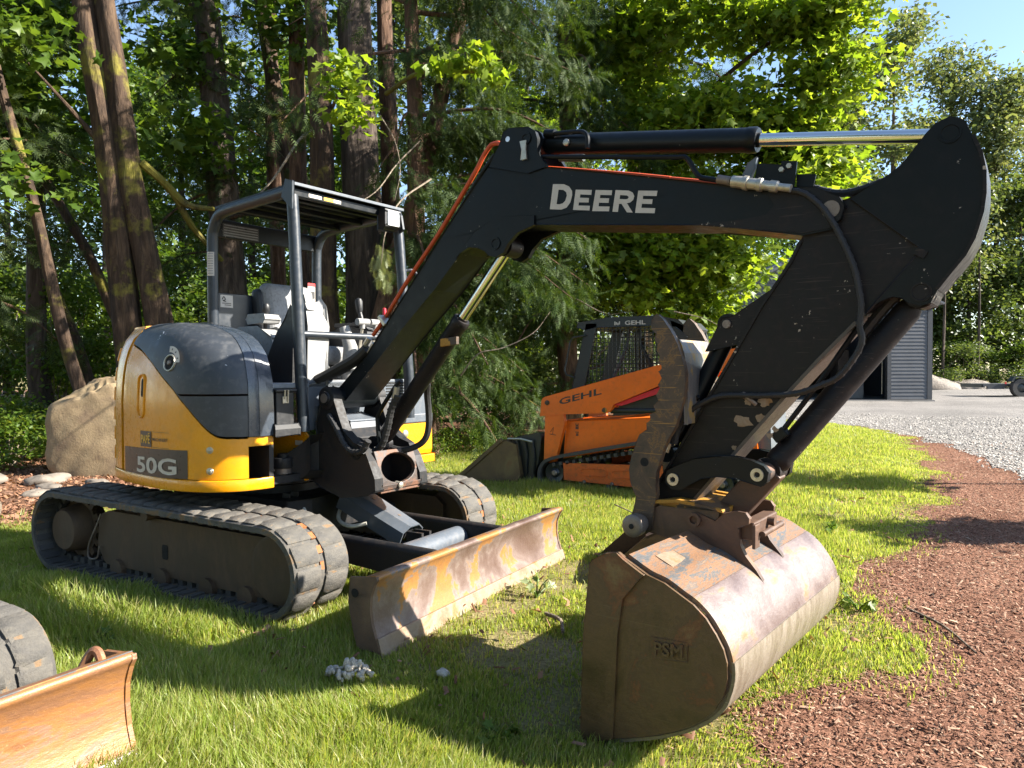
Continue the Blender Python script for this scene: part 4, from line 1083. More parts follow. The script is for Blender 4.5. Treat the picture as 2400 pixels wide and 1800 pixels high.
hpart(MB().prism([(3.128, 1.465), (3.145, 1.47), (3.172, 1.41), (3.186, 1.31), (3.186, 1.10), (3.172, 1.10), (3.170, 1.31), (3.156, 1.405)], -.186, .136), 'thumb_cross_plate', 'thumb_plate', bevel=0.003)
hpart(MB().lathe((2.975, -.30, .650), (0, 1, 0), [(0, 0), (0, .03), (.004, .045), (.008, .050), (.055, .050), (.06, .042), (.10, .042)], 28), 'thumb_pivot', 'pin')
hpart(MB().lathe((2.975, -.302, .650), (0, 1, 0), [(0, .012), (-.006, .010), (-.006, 0)], 8), 'grease_nipple', 'hole')
hpart(MB().lathe((2.975, .19, .650), (0, -1, 0), [(0, 0), (0, .05), (.05, .05), (.05, 0)], 24), 'thumb_pivot', 'pin')
tc = ram((3.323, 1.533), (3.035, .955), .040, .80, -.02, 'thumb_cylinder', .022)
MB().prism([(3.23, 1.42), (3.30, 1.56), (3.345, 1.565), (3.50, 1.66), (3.40, 1.45)], -.085, -.065).build('cylinder_lug', 'arm_black', arm, bevel=0.004)
MB().prism([(3.23, 1.42), (3.30, 1.56), (3.345, 1.565), (3.50, 1.66), (3.40, 1.45)], .025, .045).build('cylinder_lug', 'arm_black', arm, bevel=0.004)
MB().cyl((3.323, -.095, 1.533), (3.323, .055, 1.533), .018, 14).build('lug_pin', 'pin', arm)

# ---- coupler and bucket
cp = hpart(MB().prism([(3.03, .70), (3.06, .755), (3.12, .765), (3.28, .755), (3.345, .745), (3.335, .70), (3.315, .65), (3.16, .65), (3.06, .66)], -.185, .135), 'coupler_body', 'coupler', bevel=0.006)
for (ya, yb) in ((-.20, -.183), (.133, .15)):
    MB().prism([(3.14, .735), (3.33, .735), (3.31, .645), (3.15, .645)], ya, yb).build('coupler_cheek', 'coupler', cp, bevel=0.004)
    MB().prism([(3.03, .758), (3.15, .772), (3.28, .762), (3.35, .748), (3.352, .738), (3.28, .75), (3.15, .759), (3.03, .745)], min(ya, yb)-.012, max(ya, yb)).build('coupler_lip', 'coupler', cp, bevel=0.003)
MB().lathe((3.227, -.20, .695), (0, -1, 0), [(0, .030), (.022, .030), (.022, .017), (.008, .016), (.008, 0)], 20).build('coupler_boss', 'bucket_ear', cp)
EAR = [(2.955, .66), (2.965, .70), (3.05, .735), (3.2, .73), (3.30, .70), (3.336, .735), (3.392, .748), (3.426, .745), (3.443, .726), (3.439, .702), (3.399, .68), (3.406, .613), (3.425, .574), (3.475, .515), (3.535, .418), (3.46, .455), (3.344, .50), (3.251, .545), (3.162, .580), (3.06, .605), (2.98, .615)]
BK = [(3.029, .593), (3.045, .612), (3.098, .641), (3.142, .648), (3.172, .630), (3.265, .583), (3.33, .564), (3.394, .53), (3.44, .506), (3.486, .467), (3.523, .417), (3.549, .372), (3.562, .327), (3.564, .273), (3.550, .212), (3.520, .155), (3.456, .090), (3.379, .040), (3.249, -.020), (2.988, -.112)]
Y0, Y1 = -.72, .62
SK = .045                                         # the far end sits a little further forward
def bx(x, y): return x + SK*(y-Y0)/(Y1-Y0)
arcs = smooth_path([(x, 0, z) for x, z in BK[4:]], 3)
ysb = np.linspace(Y0, Y1, 7)
nsp = 4*3
top = hpart(MB().grid([[(bx(p.x, y), y, p.z) for p in arcs[:nsp]] for y in ysb], True, flip=True), 'bucket_top_sheet', 'bucket_top', solid=0.016)
shell = hpart(MB().grid([[(bx(p.x, y), y, p.z) for p in arcs[nsp-1:]] for y in ysb], True, flip=True), 'bucket_shell', 'lilac', solid=0.016)
iw = min(range(len(arcs)), key=lambda i: abs(arcs[i].z-.325)+(0 if arcs[i].x > 3.5 else 9))
MB().grid([[(bx(p.x+.010*(1 if p.z > .1 else .6), y), y, p.z-.006*(0 if p.z > .2 else 1)) for p in arcs[iw:]] for y in np.linspace(Y0-.004, Y1+.004, 7)], True, flip=True).build('wear_plate', 'wear', shell, solid=0.012)
p_ = arcs[iw]
MB().tube([(bx(p_.x+.006, Y0), Y0, p_.z+.004), (bx(p_.x+.006, Y1), Y1, p_.z+.004)], .007, 6).build('weld_seam', 'iron_orange', shell)
p_ = arcs[nsp-1]
MB().tube([(bx(p_.x+.001, Y0), Y0, p_.z+.001), (bx(p_.x+.001, Y1), Y1, p_.z+.001)], .006, 6).build('weld_seam', 'blade_edge', shell)
MB().prism([(2.93, -.135), (3.03, -.100), (3.03, -.080), (2.94, -.112)], Y0-.01, Y1+.01).build('cutting_lip', 'blade_edge', shell, bevel=0.003)
side = BK + [(3.0, .30)]
for yy, sgn in ((Y0, -1), (Y1, 1)):
    dx = 0 if sgn < 0 else SK
    pr = [(x+dx, z) for x, z in side]
    o = hpart(MB().prism(pr, *sorted((yy, yy+sgn*.020))), 'bucket_side_plate', 'bucket_side', bevel=0.004)
    cut = [(3.029, .593), (3.045, .612), (3.098, .641), (3.142, .648), (3.172, .630), (3.255, .585), (3.166, .481), (3.145, .343), (3.125, -.062), (2.988, -.112), (3.0, .30)]
    MB().prism([(x+dx-.002, z) for x, z in cut], *sorted((yy+sgn*.018, yy+sgn*.032))).build('side_cutter', 'bucket_side', o, bevel=0.005)
    if sgn < 0:
        MB().prism([(3.28, .285), (3.42, .30), (3.42, .365), (3.28, .358)], yy-.024, yy-.019).build('embossed_plate', 'bucket_side', o, bevel=0.003)
        v, f, asp = text2d('PSM', 1, 0.02)
        n_ = len(v)
        MB().add([(3.295+.11*a, yy-.032, .298+.012*a+.05*b) for a, b in v], f).build('embossed_letters', 'bucket_side', o, solid=0.008)
for (ya, yb) in ((-.205, -.18), (.13, .155)):
    o = hpart(MB().prism([(x+SK*.4, z) for x, z in EAR], ya, yb), 'bucket_ear', 'bucket_ear', bevel=0.004)
mb = MB().box(3.415, 3.475, -.18, .13, .63, .705)
hpart(mb, 'lock_block', 'bucket_ear', bevel=0.006)
hpart(MB().box(3.47, 3.485, -.20, -.14, .60, .70), 'lock_plate', 'bucket_ear', bevel=0.004)
hpart(MB().cyl((3.497, -.15, .655), (3.497, .12, .655), .013, 10), 'lock_bar', 'bucket_ear')
hpart(MB().cyl((3.475, 0.0, .685), (3.505, 0.0, .685), .018, 10), 'lock_pin', 'bucket_ear')
# small welded pad on the top sheet
MB().prism([(3.225, .612), (3.30, .580), (3.306, .588), (3.23, .621)], -.60, -.46).build('welded_pad', 'blade_edge', top, bevel=0.003)

# ---- hoses and pipes
def hose(pts, r, name, mat, y=None, rings=False, n=8):
    P = [(a[0], y if len(a) == 2 else a[1], a[-1]) for a in pts]
    o = hpart(MB().tube(P, r, n, curve=True), name, mat)
    if rings:
        sp2 = smooth_path(P, 6)
        rb = MB(); acc = 0
        for a, b in zip(sp2, sp2[1:]):
            acc += (b-a).length
            if acc > .032:
                acc = 0
                d = (b-a).normalized()
                rb.tube([b-d*.005, b+d*.005], r*1.14, n)
        if rb.v:
            rb.build('hose_wrap', mat, o, kind='stuff')
    return o
hose([(2.112, 2.47), (2.093, 2.533), (2.059, 2.544), (2.028, 2.538), (1.983, 2.496), (1.931, 2.426), (1.839, 2.319), (1.702, 2.163), (1.60, 2.055), (1.413, 1.87), (1.218, 1.656), (1.112, 1.553)], .0125, 'orange_hose', 'hose_orange', -.08)
hose([(2.062, 2.468), (1.96, 2.368), (1.788, 2.175), (1.60, 1.965), (1.431, 1.773), (1.165, 1.522)], .012, 'steel_pipe', 'black', -.10)
hose([(2.08, 2.47), (1.95, 2.375), (1.76, 2.18), (1.40, 1.80), (1.10, 1.50)], .014, 'steel_pipe', 'black', -.04)
hose([(2.05, 2.46), (1.93, 2.40), (1.74, 2.21), (1.38, 1.83), (1.06, 1.50)], .016, 'steel_pipe', 'black', 0.02)
hose([(2.03, 2.45), (1.91, 2.39), (1.72, 2.20), (1.36, 1.82), (1.04, 1.48)], .016, 'steel_pipe', 'black', 0.07)
hpart(MB().obox((1.235, -.10, 1.635), (1, 0, -1.1), (0, 1, 0), (1.1, 0, 1), .038, .03, .012), 'pipe_clamp', 'zinc', bevel=0.003)
for (x, z) in ((1.10, 1.535), (1.145, 1.50)):
    hpart(MB().tube([(x, -.10, z), (x-.05, -.10, z-.055)], .017, 8), 'hose_fitting', 'zinc')
for k, y in enumerate((-.15, -.11, -.07, -.02)):
    hose([(1.08-.01*k, y+.04, 1.47), (1.0, y+.02, 1.41+.01*k), (.877, y, 1.355+.012*k), (.70, y-.02, 1.285+.01*k), (.585, y-.03, 1.27), (.535-.01*k, y-.03, 1.215), (.56, y-.02, 1.15), (.66, y, 1.11), (.75, y+.02, 1.08)], .030, 'boom_foot_hose', 'hose', rings=False)
hose([(.881, 1.065), (.958, .976), (1.016, .898), (1.09, .851), (1.18, .862), (1.228, .921)], .018, 'swing_post_hose', 'hose', -.235, True)
hose([(1.37, 1.275), (1.346, 1.262), (1.307, 1.227), (1.18, 1.079), (1.168, 1.016), (1.18, .90)], .013, 'steel_pipe', 'black', -.10)
hose([(1.34, 1.19), (1.283, 1.099), (1.251, .992), (1.202, .888), (1.121, .833)], .021, 'boom_cylinder_hose', 'hose', -.10, True)
hpart(MB().tube([(1.335, -.10, 1.24), (1.315, -.10, 1.17)], .019, 8), 'hose_fitting', 'zinc')
hose([(1.43, .06, 1.26), (1.39, .10, 1.19), (1.372, .13, 1.10), (1.365, .14, 1.0), (1.34, .14, .92), (1.29, .12, .87), (1.20, .08, .84), (1.10, .04, .86)], .020, 'boom_cylinder_hose', 'hose', rings=False)
hose([(2.043, 2.44), (2.074, 2.476), (2.15, 2.462), (2.289, 2.43), (2.873, 2.325), (3.09, 2.287), (3.145, 2.272), (3.197, 2.189), (3.25, 2.165), (3.346, 2.14)], .0115, 'steel_pipe', 'black', -.10)
hpart(MB().prism([(2.265, 2.50), (2.30, 2.50), (2.295, 2.46), (2.30, 2.41), (2.27, 2.41), (2.275, 2.455)], -.14, -.128), 'pipe_clamp', 'zinc', bevel=0.003)
hpart(MB().tube([(3.30, -.13, 2.15), (3.36, -.14, 2.13)], .020, 10), 'hose_fitting', 'pin')
hpart(MB().lathe((3.365, -.142, 2.128), (.985, -.03, -.27), [(0, 0), (0, .025), (.05, .025), (.052, .030), (.07, .030), (.072, .024), (.11, .024), (.113, .028), (.13, .028), (.135, .021), (.16, .02), (.165, .024), (.195, .024), (.2, .016), (.25, .016), (.25, 0)], 14), 'quick_coupling', 'zinc')
hose([(3.595, 2.060), (3.64, 2.045), (3.675, 2.021), (3.721, 1.972), (3.761, 1.907), (3.79, 1.844), (3.817, 1.782), (3.84, 1.715), (3.856, 1.632), (3.862, 1.573), (3.858, 1.50), (3.866, 1.446), (3.841, 1.384), (3.783, 1.308), (3.717, 1.273), (3.621, 1.239), (3.478, 1.228), (3.387, 1.228), (3.307, 1.222), (3.236, 1.195), (3.17, 1.151), (3.124, 1.085), (3.102, 1.005)], .0120, 'arm_hose', 'hose', -.128, True)
hose([(3.62, .02, 2.10), (3.75, .03, 2.055), (3.86, .03, 2.065), (3.98, .03, 2.10)], .016, 'corrugated_hose', 'hose', rings=True)
hose([(3.845, -.02, 1.47), (3.904, -.02, 1.549), (3.942, -.02, 1.595), (3.969, -.02, 1.62)], .021, 'corrugated_hose', 'hose', rings=True)
hose([(3.05, -.06, .99), (3.07, -.06, 1.06), (3.10, -.06, 1.12), (3.19, -.08, 1.22)], .013, 'thumb_hose', 'hose')
hpart(MB().tube([(3.04, -.07, .96), (3.055, -.07, 1.0)], .014, 8), 'hose_fitting', 'zinc')
o = hpart(MB().prism([(3.385, 2.13), (3.40, 2.16), (3.42, 2.202), (3.458, 2.221), (3.45, 2.18), (3.43, 2.13)], -.115, -.095), 'fitting_bracket', 'panel_grey', bevel=0.002)
o = hpart(MB().prism([(3.44, 2.10), (3.458, 2.196), (3.553, 2.177), (3.556, 2.189), (3.614, 2.179), (3.602, 2.08)], -.10, -.088), 'bracket_plate', 'black', bevel=0.002)
for (x, z) in ((3.555, 2.155), (3.585, 2.165)):
    MB().lathe((x, -.10, z), (0, -1, 0), [(0, .012), (.01, .011), (.01, 0)], 6).build('bolt', 'zinc', o)
hpart(MB().prism([(3.608, 2.08), (3.608, 2.133), (3.68, 2.122), (3.668, 2.07)], -.07, -.058), 'bracket_plate', 'black', bevel=0.002)
hose([(3.0, 0.05, 2.235), (2.8, .05, 2.285), (2.5, .05, 2.355), (2.3, .05, 2.40)], .014, 'orange_hose', 'hose_orange')
hose([(3.0, 0.05, 2.235), (3.2, .04, 2.185), (3.34, .03, 2.15)], .012, 'orange_hose', 'hose_orange')

# ------------------------------------------------------------------ the orange track loader parked behind
LD = empty('track_loader', 'orange compact track loader with black wire-mesh cab, parked behind the excavator', 'loader', loc=(1.3, 4.5, 0))
def lpart(mb, name, mat, parent=None, **k):
    if parent is None:
        mb.v = [(x-1.3, y-4.5, z) for x, y, z in mb.v]
        return mb.build(name, mat, LD, **k)
    mb.v = [(x-1.3, y-4.5, z) for x, y, z in mb.v]
    return mb.build(name, mat, parent, **k)
def loop_belt(pts, y0, y1, th, k=5):
    P = smooth_path([(x, 0, z) for x, z in pts+pts[:1]], k)
    rows = []
    n = len(P)-1
    for i in range(n+1):
        a = P[(i-1) % n]; b = P[(i+1) % n]; p = P[i % n]
        t = (b-a).normalized(); no = Vector((t.z, 0, -t.x))
        rows.append([(p.x+no.x*h, y, p.z+no.z*h) for y, h in ((y0, 0), (y1, 0), (y1, -th), (y0, -th), (y0, 0))])
    return MB().grid(rows, False)
for (ya, yb, yo) in ((3.75, 4.05, 3.75), (4.95, 5.25, 5.25)):
    tr = lpart(loop_belt([(.34, .0), (.22, .04), (.175, .13), (.21, .24), (.33, .315), (.75, .41), (1.34, .53), (2.0, .66), (2.25, .64), (2.36, .50), (2.42, .2), (2.34, .04), (2.2, 0), (1.8, 0), (1.3, 0), (.8, 0)], ya, yb, .035), 'rubber_track', 'rubber_dark')
    gl = MB()
    for k in range(22):
        f = k/21; x = .34+f*1.75; z = .315+f*.345
        gl.obox((x, (ya+yb)/2, z-.055), (1, 0, .2), (0, 1, 0), (-.2, 0, 1), .018, .13, .02)
    gl.build('guide_lugs', 'rubber_dark', tr, kind='stuff').location = (-1.3, -4.5, 0)
    for (cx, cz, r_) in ((.35, .165, .125), (2.24, .17, .125), (.72, .09, .075), (1.05, .09, .075), (1.38, .09, .075), (1.72, .09, .075)):
        w = lpart(MB().lathe((cx, ya+.02, cz), (0, 1, 0), [(0, 0), (0, r_*.3), (.02, r_*.45), (.0, r_*.9), (.02, r_), (.26, r_), (.26, 0)], 22), 'track_wheel', 'loader_black')
        lpart(MB().lathe((cx, ya+.015, cz), (0, -1, 0), [(0, r_*.28), (.012, r_*.2), (.012, 0)], 12), 'hub', 'pin', w)
    fr = lpart(MB().prism([(.46, .285), (1.27, .31), (2.15, .335), (2.18, .10), (1.28, .075), (.47, .095)], *sorted((yo+.02, yo+.06))) if yo < 4.5 else MB().prism([(.46, .285), (2.15, .335), (2.18, .10), (.47, .095)], 5.19, 5.23), 'track_guard', 'orange_dirty', bevel=0.006)
    if yo < 4.5:
        for (a, b) in ((.68, 1.0), (1.05, 1.38)):
            pts = [(a+.05+.0, .215), (b-.05, .222)]
            ring = [(a+.05+.05*math.cos(t), .2+.04*math.sin(t)) for t in np.linspace(pi/2, 3*pi/2, 7)] + [(b-.05+.05*math.cos(t), .205+.04*math.sin(t)) for t in np.linspace(-pi/2, pi/2, 7)]
            ring.append(ring[0])
            lpart(MB().tube([(x, yo+.018, z) for x, z in ring], .006, 5), 'pressed_rim', 'orange_dirty', fr)
lpart(MB().prism([(.40, .33), (.43, .75), (1.46, .82), (2.0, .95), (2.5, .98), (2.56, .5), (2.45, .4), (1.3, .50)], 3.93, 5.07), 'body', 'orange', bevel=0.012)
rear = lpart(MB().prism([(2.30, .30), (2.52, .98), (2.64, .98), (2.66, .36), (2.6, .3)], 4.0, 5.0), 'rear_door', 'panel_grey', bevel=0.02)
for (ya, yb) in ((3.84, 3.92), (5.08, 5.16)):
    la = lpart(MB().prism([(.13, .80), (.15, .98), (.165, 1.01), (.20, 1.03), (.26, 1.045), (1.6, 1.40), (2.35, 1.60), (2.46, 1.58), (2.50, 1.42), (2.4, 1.36), (1.61, 1.19), (1.04, .955), (1.015, .90), (.98, .865), (.42, .83)], ya, yb), 'lift_arm', 'orange', bevel=0.008)
    lpart(MB().prism([(.2, .81), (.18, .28), (.31, .26), (.44, .72), (.42, .83)], ya+.01, yb-.01), 'arm_leg', 'orange', la, bevel=0.006)
    s_ = -1 if ya < 4.5 else 1
    yo = ya if s_ < 0 else yb
    for (x, z) in ((.225, .96), (.935, .89)):
        lpart(MB().lathe((x, yo, z), (0, s_, 0), [(0, .03), (.01, .028), (.012, .014), (.02, .012), (.02, 0)], 16), 'arm_pin', 'coupler', la)
    lpart(MB().cyl((.98, (ya+yb)/2+.05, .885), (1.75, (ya+yb)/2+.05, .90), .035, 14), 'lift_cylinder', 'loader_black')
    lpart(MB().prism([(1.03, .95), (1.62, 1.175), (1.62, 1.11), (1.12, .945)], ya+.03, yb-.01), 'red_guard', 'red_plastic', la, bevel=0.004)
    lpart(MB().prism([(1.0, .83), (1.8, .90), (2.2, 1.2), (1.9, 1.25), (1.1, .96)], ya+.07, yb+.03), 'side_shield', 'loader_black', bevel=0.004)
    if s_ < 0:
        lettering('GEHL', lambda a, b: Vector((.38+.52*a-1.3, ya-.002-4.5, .935+.155*a*.85+.075*b)), la, 'decal_ink', 'lettering', 0.02)
lpart(MB().cyl((.24, 3.92, .96), (.24, 5.08, .96), .04, 14), 'arm_crossbar', 'orange')
# pictogram stickers on the body
dc = lpart(MB().prism([(.545, .60), (.58, .60), (.58, .70), (.545, .70)], 3.927, 3.929), 'sticker', 'orange')
for k, (a, b, z) in enumerate(((.545, .556, .62), (.565, .58, .62), (.55, .578, .60), (.548, .578, .585), (.545, .56, .66), (.565, .58, .66))):
    lpart(MB().box(a, b, 3.9245, 3.927, z, z+.012+.02*(k > 3)), 'sticker_mark', 'decal_ink', dc)
for s_ in (-1, 1):
    lpart(MB().poly([(.562, 3.9255, .705), (.562+s_*.02, 3.9255, .73), (.562+s_*.016, 3.9255, .70), (.562+s_*.004, 3.9255, .692)]), 'sticker_mark', 'decal_ink', dc)
lpart(MB().tube([(.26, 3.848, .62), (.30, 3.848, .68), (.29, 3.848, .60), (.25, 3.848, .60), (.33, 3.848, .59)], .003, 5), 'sticker_drawing', 'decal_ink')
# cab
lpart(MB().prism([(.50, 1.83), (.515, 1.885), (.60, 1.90), (.90, 1.925), (1.45, 1.925), (1.70, 1.88), (1.78, 1.80), (1.76, 1.74), (1.66, 1.80), (1.50, 1.82), (.74, 1.82), (.60, 1.80)], 4.06, 4.94), 'cab_roof', 'loader_black', bevel=0.02, seg=3)
for y in (4.06, 4.89):
    lpart(MB().prism([(.62, 1.86), (.74, 1.86), (.58, 1.12), (.43, 1.10)], y, y+.05), 'cab_post', 'loader_black', bevel=0.008)
    lpart(MB().prism([(1.62, 1.86), (1.76, 1.80), (1.90, 1.2), (1.78, 1.15)], y, y+.05), 'cab_post', 'loader_black', bevel=0.008)
    lpart(MB().prism([(.43, 1.10), (.58, 1.12), (1.9, 1.2), (1.9, 1.1), (.5, .9)], y, y+.05), 'cab_sill', 'loader_black')
    yy = y+.025
    sm = MB()
    for z in np.arange(1.17, 1.82, .048):
        xl = .58+.16*(z-1.12)/.74; sm.box(xl, 1.70, yy-.004, yy+.004, z-.0042, z+.0042)
    for x in np.arange(.64, 1.72, .048):
        z0 = 1.14; z1 = 1.82
        if x < .74:
            z0 = 1.14; z1 = 1.12+.74*(x-.58)/.16
        sm.box(x-.0042, x+.0042, yy-.004, yy+.004, z0, z1)
    lpart(sm, 'wire_screen', 'loader_black', kind='stuff')
lpart(MB().tube([(.62, 4.045, 1.735), (.46, 4.03, 1.71), (.43, 4.03, 1.66), (.355, 4.03, 1.33), (.38, 4.03, 1.28), (.47, 4.045, 1.25)], .011, 8), 'grab_bar', 'loader_black')
lpart(MB().tube([(.98, 4.5, 1.83), (.96, 4.45, 1.6), (.80, 4.4, 1.2)], .022, 8), 'seat_bar', 'panel_grey')
lpart(MB().tube([(1.15, 4.35, 1.83), (1.18, 4.35, 1.62), (1.28, 4.35, 1.42), (1.32, 4.35, 1.30)], .022, 8, curve=True), 'restraint_bar', 'loader_black')
lpart(MB().tube([(1.26, 4.75, 1.83), (1.36, 4.75, 1.66), (1.50, 4.75, 1.45), (1.52, 4.75, 1.3)], .022, 8, curve=True), 'restraint_bar', 'loader_black')
st = lpart(MB().box(1.15, 1.55, 4.3, 4.72, 1.0, 1.22), 'seat', 'loader_black', bevel=0.04, seg=3)
lpart(MB().box(1.46, 1.58, 4.3, 4.72, 1.2, 1.62), 'seat_back', 'loader_black', st, bevel=0.04, seg=3)
lpart(MB().box(1.70, 1.705, 4.12, 4.88, 1.25, 1.76), 'rear_window', 'lamp_glass')
lettering('GEHL', lambda a, b: Vector((1.09+.24*a-1.3, 4.057-4.5, 1.838+.048*b)), LD, 'decal_white', 'lettering', 0.02)
for k in range(4):
    lpart(MB().box(.965+.018*k, .978+.018*k, 4.055, 4.058, 1.84+.006*(k % 2), 1.88-.008*(k % 3)), 'logo_mark', 'decal_white')
# bucket and its attach plate
bkt = lpart(MB().prism([(-.98, .02), (-.36, .50), (-.30, .50), (-.16, .46), (-.10, .10), (-.18, .0)], 3.78, 3.80), 'bucket_side', 'loader_bucket', bevel=0.003)
lpart(MB().prism([(-.98, .02), (-.36, .50), (-.30, .50), (-.16, .46), (-.10, .10), (-.18, .0)], 5.20, 5.22), 'bucket_side', 'loader_bucket', bevel=0.003)
lpart(MB().prism([(-1.02, .0), (-.18, -.005), (-.10, .10), (-.16, .46), (-.30, .51), (-.37, .50), (-.37, .48), (-.31, .485), (-.18, .44), (-.125, .105), (-.19, .018), (-1.02, .018)], 3.80, 5.20), 'bucket_floor', 'loader_bucket', bevel=0.003)
lpart(MB().prism([(-.98, .02), (-.95, .065), (-.36, .53), (-.33, .50), (-.36, .48), (-.92, .03)], 3.765, 3.785), 'side_edge', 'loader_bucket', bevel=0.003)
lpart(MB().prism([(-.29, .50), (-.16, .56), (.10, .60), (.14, .55), (.10, .25), (.02, .06), (-.10, .03), (-.15, .1)], 3.86, 5.14), 'attach_plate', 'loader_black', bevel=0.01)
for x in (-.18, -.08, .02):
    lpart(MB().tube([(x, 3.84, .52), (x+.03, 3.84, .35), (x+.02, 3.85, .12)], .018, 8), 'attach_bar', 'loader_black')
lpart(MB().tube([(-.30, 3.84, .52), (-.10, 3.80, .53), (.04, 3.82, .50)], .014, 8), 'attach_bar', 'zinc')

# ------------------------------------------------------------------ spare bucket lying behind the excavator bucket
SB = empty('spare_bucket', 'dusty grey digging bucket lying on the grass behind the excavator bucket', 'bucket', loc=(2.55, 1.05, 0))
SB.rotation_euler = (0, 0, rad(20))
prof = [(-.48, .0), (-.15, .30), (.1, .40), (.32, .30), (.40, .12), (.30, .02), (.1, .0)]
for y in (-.35, .33):
    MB().prism(prof, y, y+.02).build('side_plate', 'bucket_side', SB, bevel=0.004)
MB().grid([[(p.x, y, p.z) for p in smooth_path([(x, 0, z) for x, z in prof[1:]+[(-.48, 0.0)]], 3)] for y in np.linspace(-.35, .35, 4)], True).build('shell', 'blade_back', SB, solid=0.015)

# ------------------------------------------------------------------ machine at the lower left: only its blade and track end are in frame
M2 = empty('mini_excavator', 'rusty orange dozer blade and rubber track of a second machine at the lower left', 'excavator', loc=(1.1, -2.95, -0.01))
crawler(M2, .43, .73, (.02, .235), .235, (-1.35, .235), .235, pitch=0.11, cores=False)
crawler(M2, -.73, -.43, (.02, .235), .235, (-1.35, .235), .235, pitch=0.11, cores=False)
for s_ in (-1, 1):
    MB().prism([(-1.3, .08), (0, .08), (.08, .2), (0, .34), (-1.3, .34), (-1.4, .2)], *sorted((s_*.48, s_*.69))).build('track_frame', 'track_frame', M2, bevel=0.01)
    MB().lathe((.02, s_*.50, .235), (0, s_, 0), [(0, 0), (0, .18), (.18, .18), (.18, .1), (.15, 0)], 24).build('front_idler', 'track_frame', M2)
    MB().lathe((-1.35, s_*.50, .235), (0, s_, 0), [(0, 0), (0, .18), (.18, .18), (.18, .1), (.15, 0)], 24).build('drive_sprocket', 'track_frame', M2)
    MB().prism([(-.6, .22), (-.6, .32), (.5, .26), (.5, .12)], s_*.25-.03, s_*.25+.03).build('blade_arm', 'rust2', M2, bevel=0.008)
MB().box(-1.0, -.3, -.45, .45, .24, .42).build('car_body', 'cast', M2, bevel=0.02)
b2 = blade(M2, .60, -.78, .78, .395, ('rust2', 'rust2', 'steel_edge'), end_holes=False)
MB().prism([(.535, .372), (.612, .396), (.612, .4), (.535, .376)], -.78, .78).build('top_flange', 'rust2_top', b2)
MB().tube([(.50, .66, .33), (.52, .69, .40), (.545, .70, .41), (.57, .70, .38)], .016, 8, curve=True).build('lift_hook', 'rust2', b2)

# ------------------------------------------------------------------ stones
M['boulder'] = layered('tan_boulder', [(0.30, (0.13, 0.085, 0.055)), (0.46, (0.25, 0.18, 0.10)), (0.60, (0.31, 0.23, 0.13)), (0.74, (0.22, 0.16, 0.09))], 3.0, 0.9, 0.0, 1.0, speck=(0.17, 0.12, 0.07))
M['stone'] = layered('pale_stone', [(0.3, (0.10, 0.085, 0.07)), (0.6, (0.20, 0.17, 0.14)), (0.72, (0.15, 0.115, 0.085))], 6.0, 0.9, 0.0, 0.6, speck=(0.2, 0.18, 0.15))
M['rubble'] = layered('white_rubble', [(0.3, (0.30, 0.26, 0.21)), (0.55, (0.48, 0.44, 0.37)), (0.7, (0.34, 0.24, 0.15))], 30.0, 0.9, 0.0, 0.4, speck=(0.3, 0.25, 0.2))
def rock_mesh(name, sx, sy, sz, seed, mat, nu=36, nv=22, rough=0.16, sq=0.75, flat=None):
    rng = np.random.default_rng(seed)
    u = np.linspace(0, 2*pi, nu, endpoint=False); v = np.linspace(-pi/2, pi/2, nv)
    U, Vv = np.meshgrid(u, v)
    def pw(a, e): return np.sign(a)*np.abs(a)**e
    X = pw(np.cos(Vv), sq)*pw(np.cos(U), sq); Y = pw(np.cos(Vv), sq)*pw(np.sin(U), sq); Z = pw(np.sin(Vv), sq)
    off = rng.uniform(0, 50, 3)
    nz_ = (vnoise(X*1.4+off[0]+Z, Y*1.4+off[1], 1.3, seed)-.5)*rough*2 + (vnoise(X*2+off[2]-Z*2, Y*2+Z*1.5, 2.2, seed+1)-.5)*rough + (vnoise(X*5+Z*4, Y*5-Z*5, 2.0, seed+2)-.5)*rough*.35 - np.abs(vnoise(X*3+Z*2+9, Y*3-Z*3, 2.6, seed+4)-.5)*rough*.5
    k = 1+nz_
    P = np.stack([X*k*sx, Y*k*sy, Z*k*sz], -1)
    if flat is not None:
        d = P[..., 1]; lim = -sy*flat
        P[..., 1] = np.where(d < lim, lim+(d-lim)*0.22, d)
    V = P.reshape(-1, 3)
    I = np.arange(nu*nv).reshape(nv, nu)
    F = np.stack([I[:-1], np.roll(I[:-1], -1, 1), np.roll(I[1:], -1, 1), I[1:]], -1).reshape(-1, 4)
    return np_mesh(name, V, F, mat, smooth=True)
bo = rock_mesh('boulder', .95, .62, .93, 3, 'boulder', 90, 60, .13, 1.08, .42)
bo.location = (-5.35, 2.15, .38); bo.rotation_euler = (rad(-8), rad(-10), rad(33))
tag(bo, 'large upright tan boulder beside the excavator\'s tail', 'boulder')
RK = [(-4.75, 0.95, .16, 'low pale rock half buried in mulch below the boulder'), (-5.25, 1.2, .24, 'broad flat pale rock left of the boulder\'s foot'), (-5.9, .72, .34, 'long flat grey rock at the left edge of the mulch'), (-4.35, .62, .14, 'small grey rock nearest the left track'), (-4.6, 1.45, .13, 'small mossy rock at the boulder\'s foot'), (-3.35, 2.05, .2, 'pale stone slab seen under the excavator\'s counterweight'), (-5.45, .1, .22, 'pale rock at the left picture edge, behind the track')]
for k, (x, y, r_, lab) in enumerate(RK):
    o = rock_mesh('rock', r_*1.15, r_*.7, r_*.32, 20+k, 'stone', 20, 12, .22, .8)
    o.location = (x, y, float(gz(x, y))+r_*.15); o.rotation_euler = (0, 0, k*1.7)
    tag(o, lab, 'rock', 'rocks in the mulch')
rb = random.Random(8)
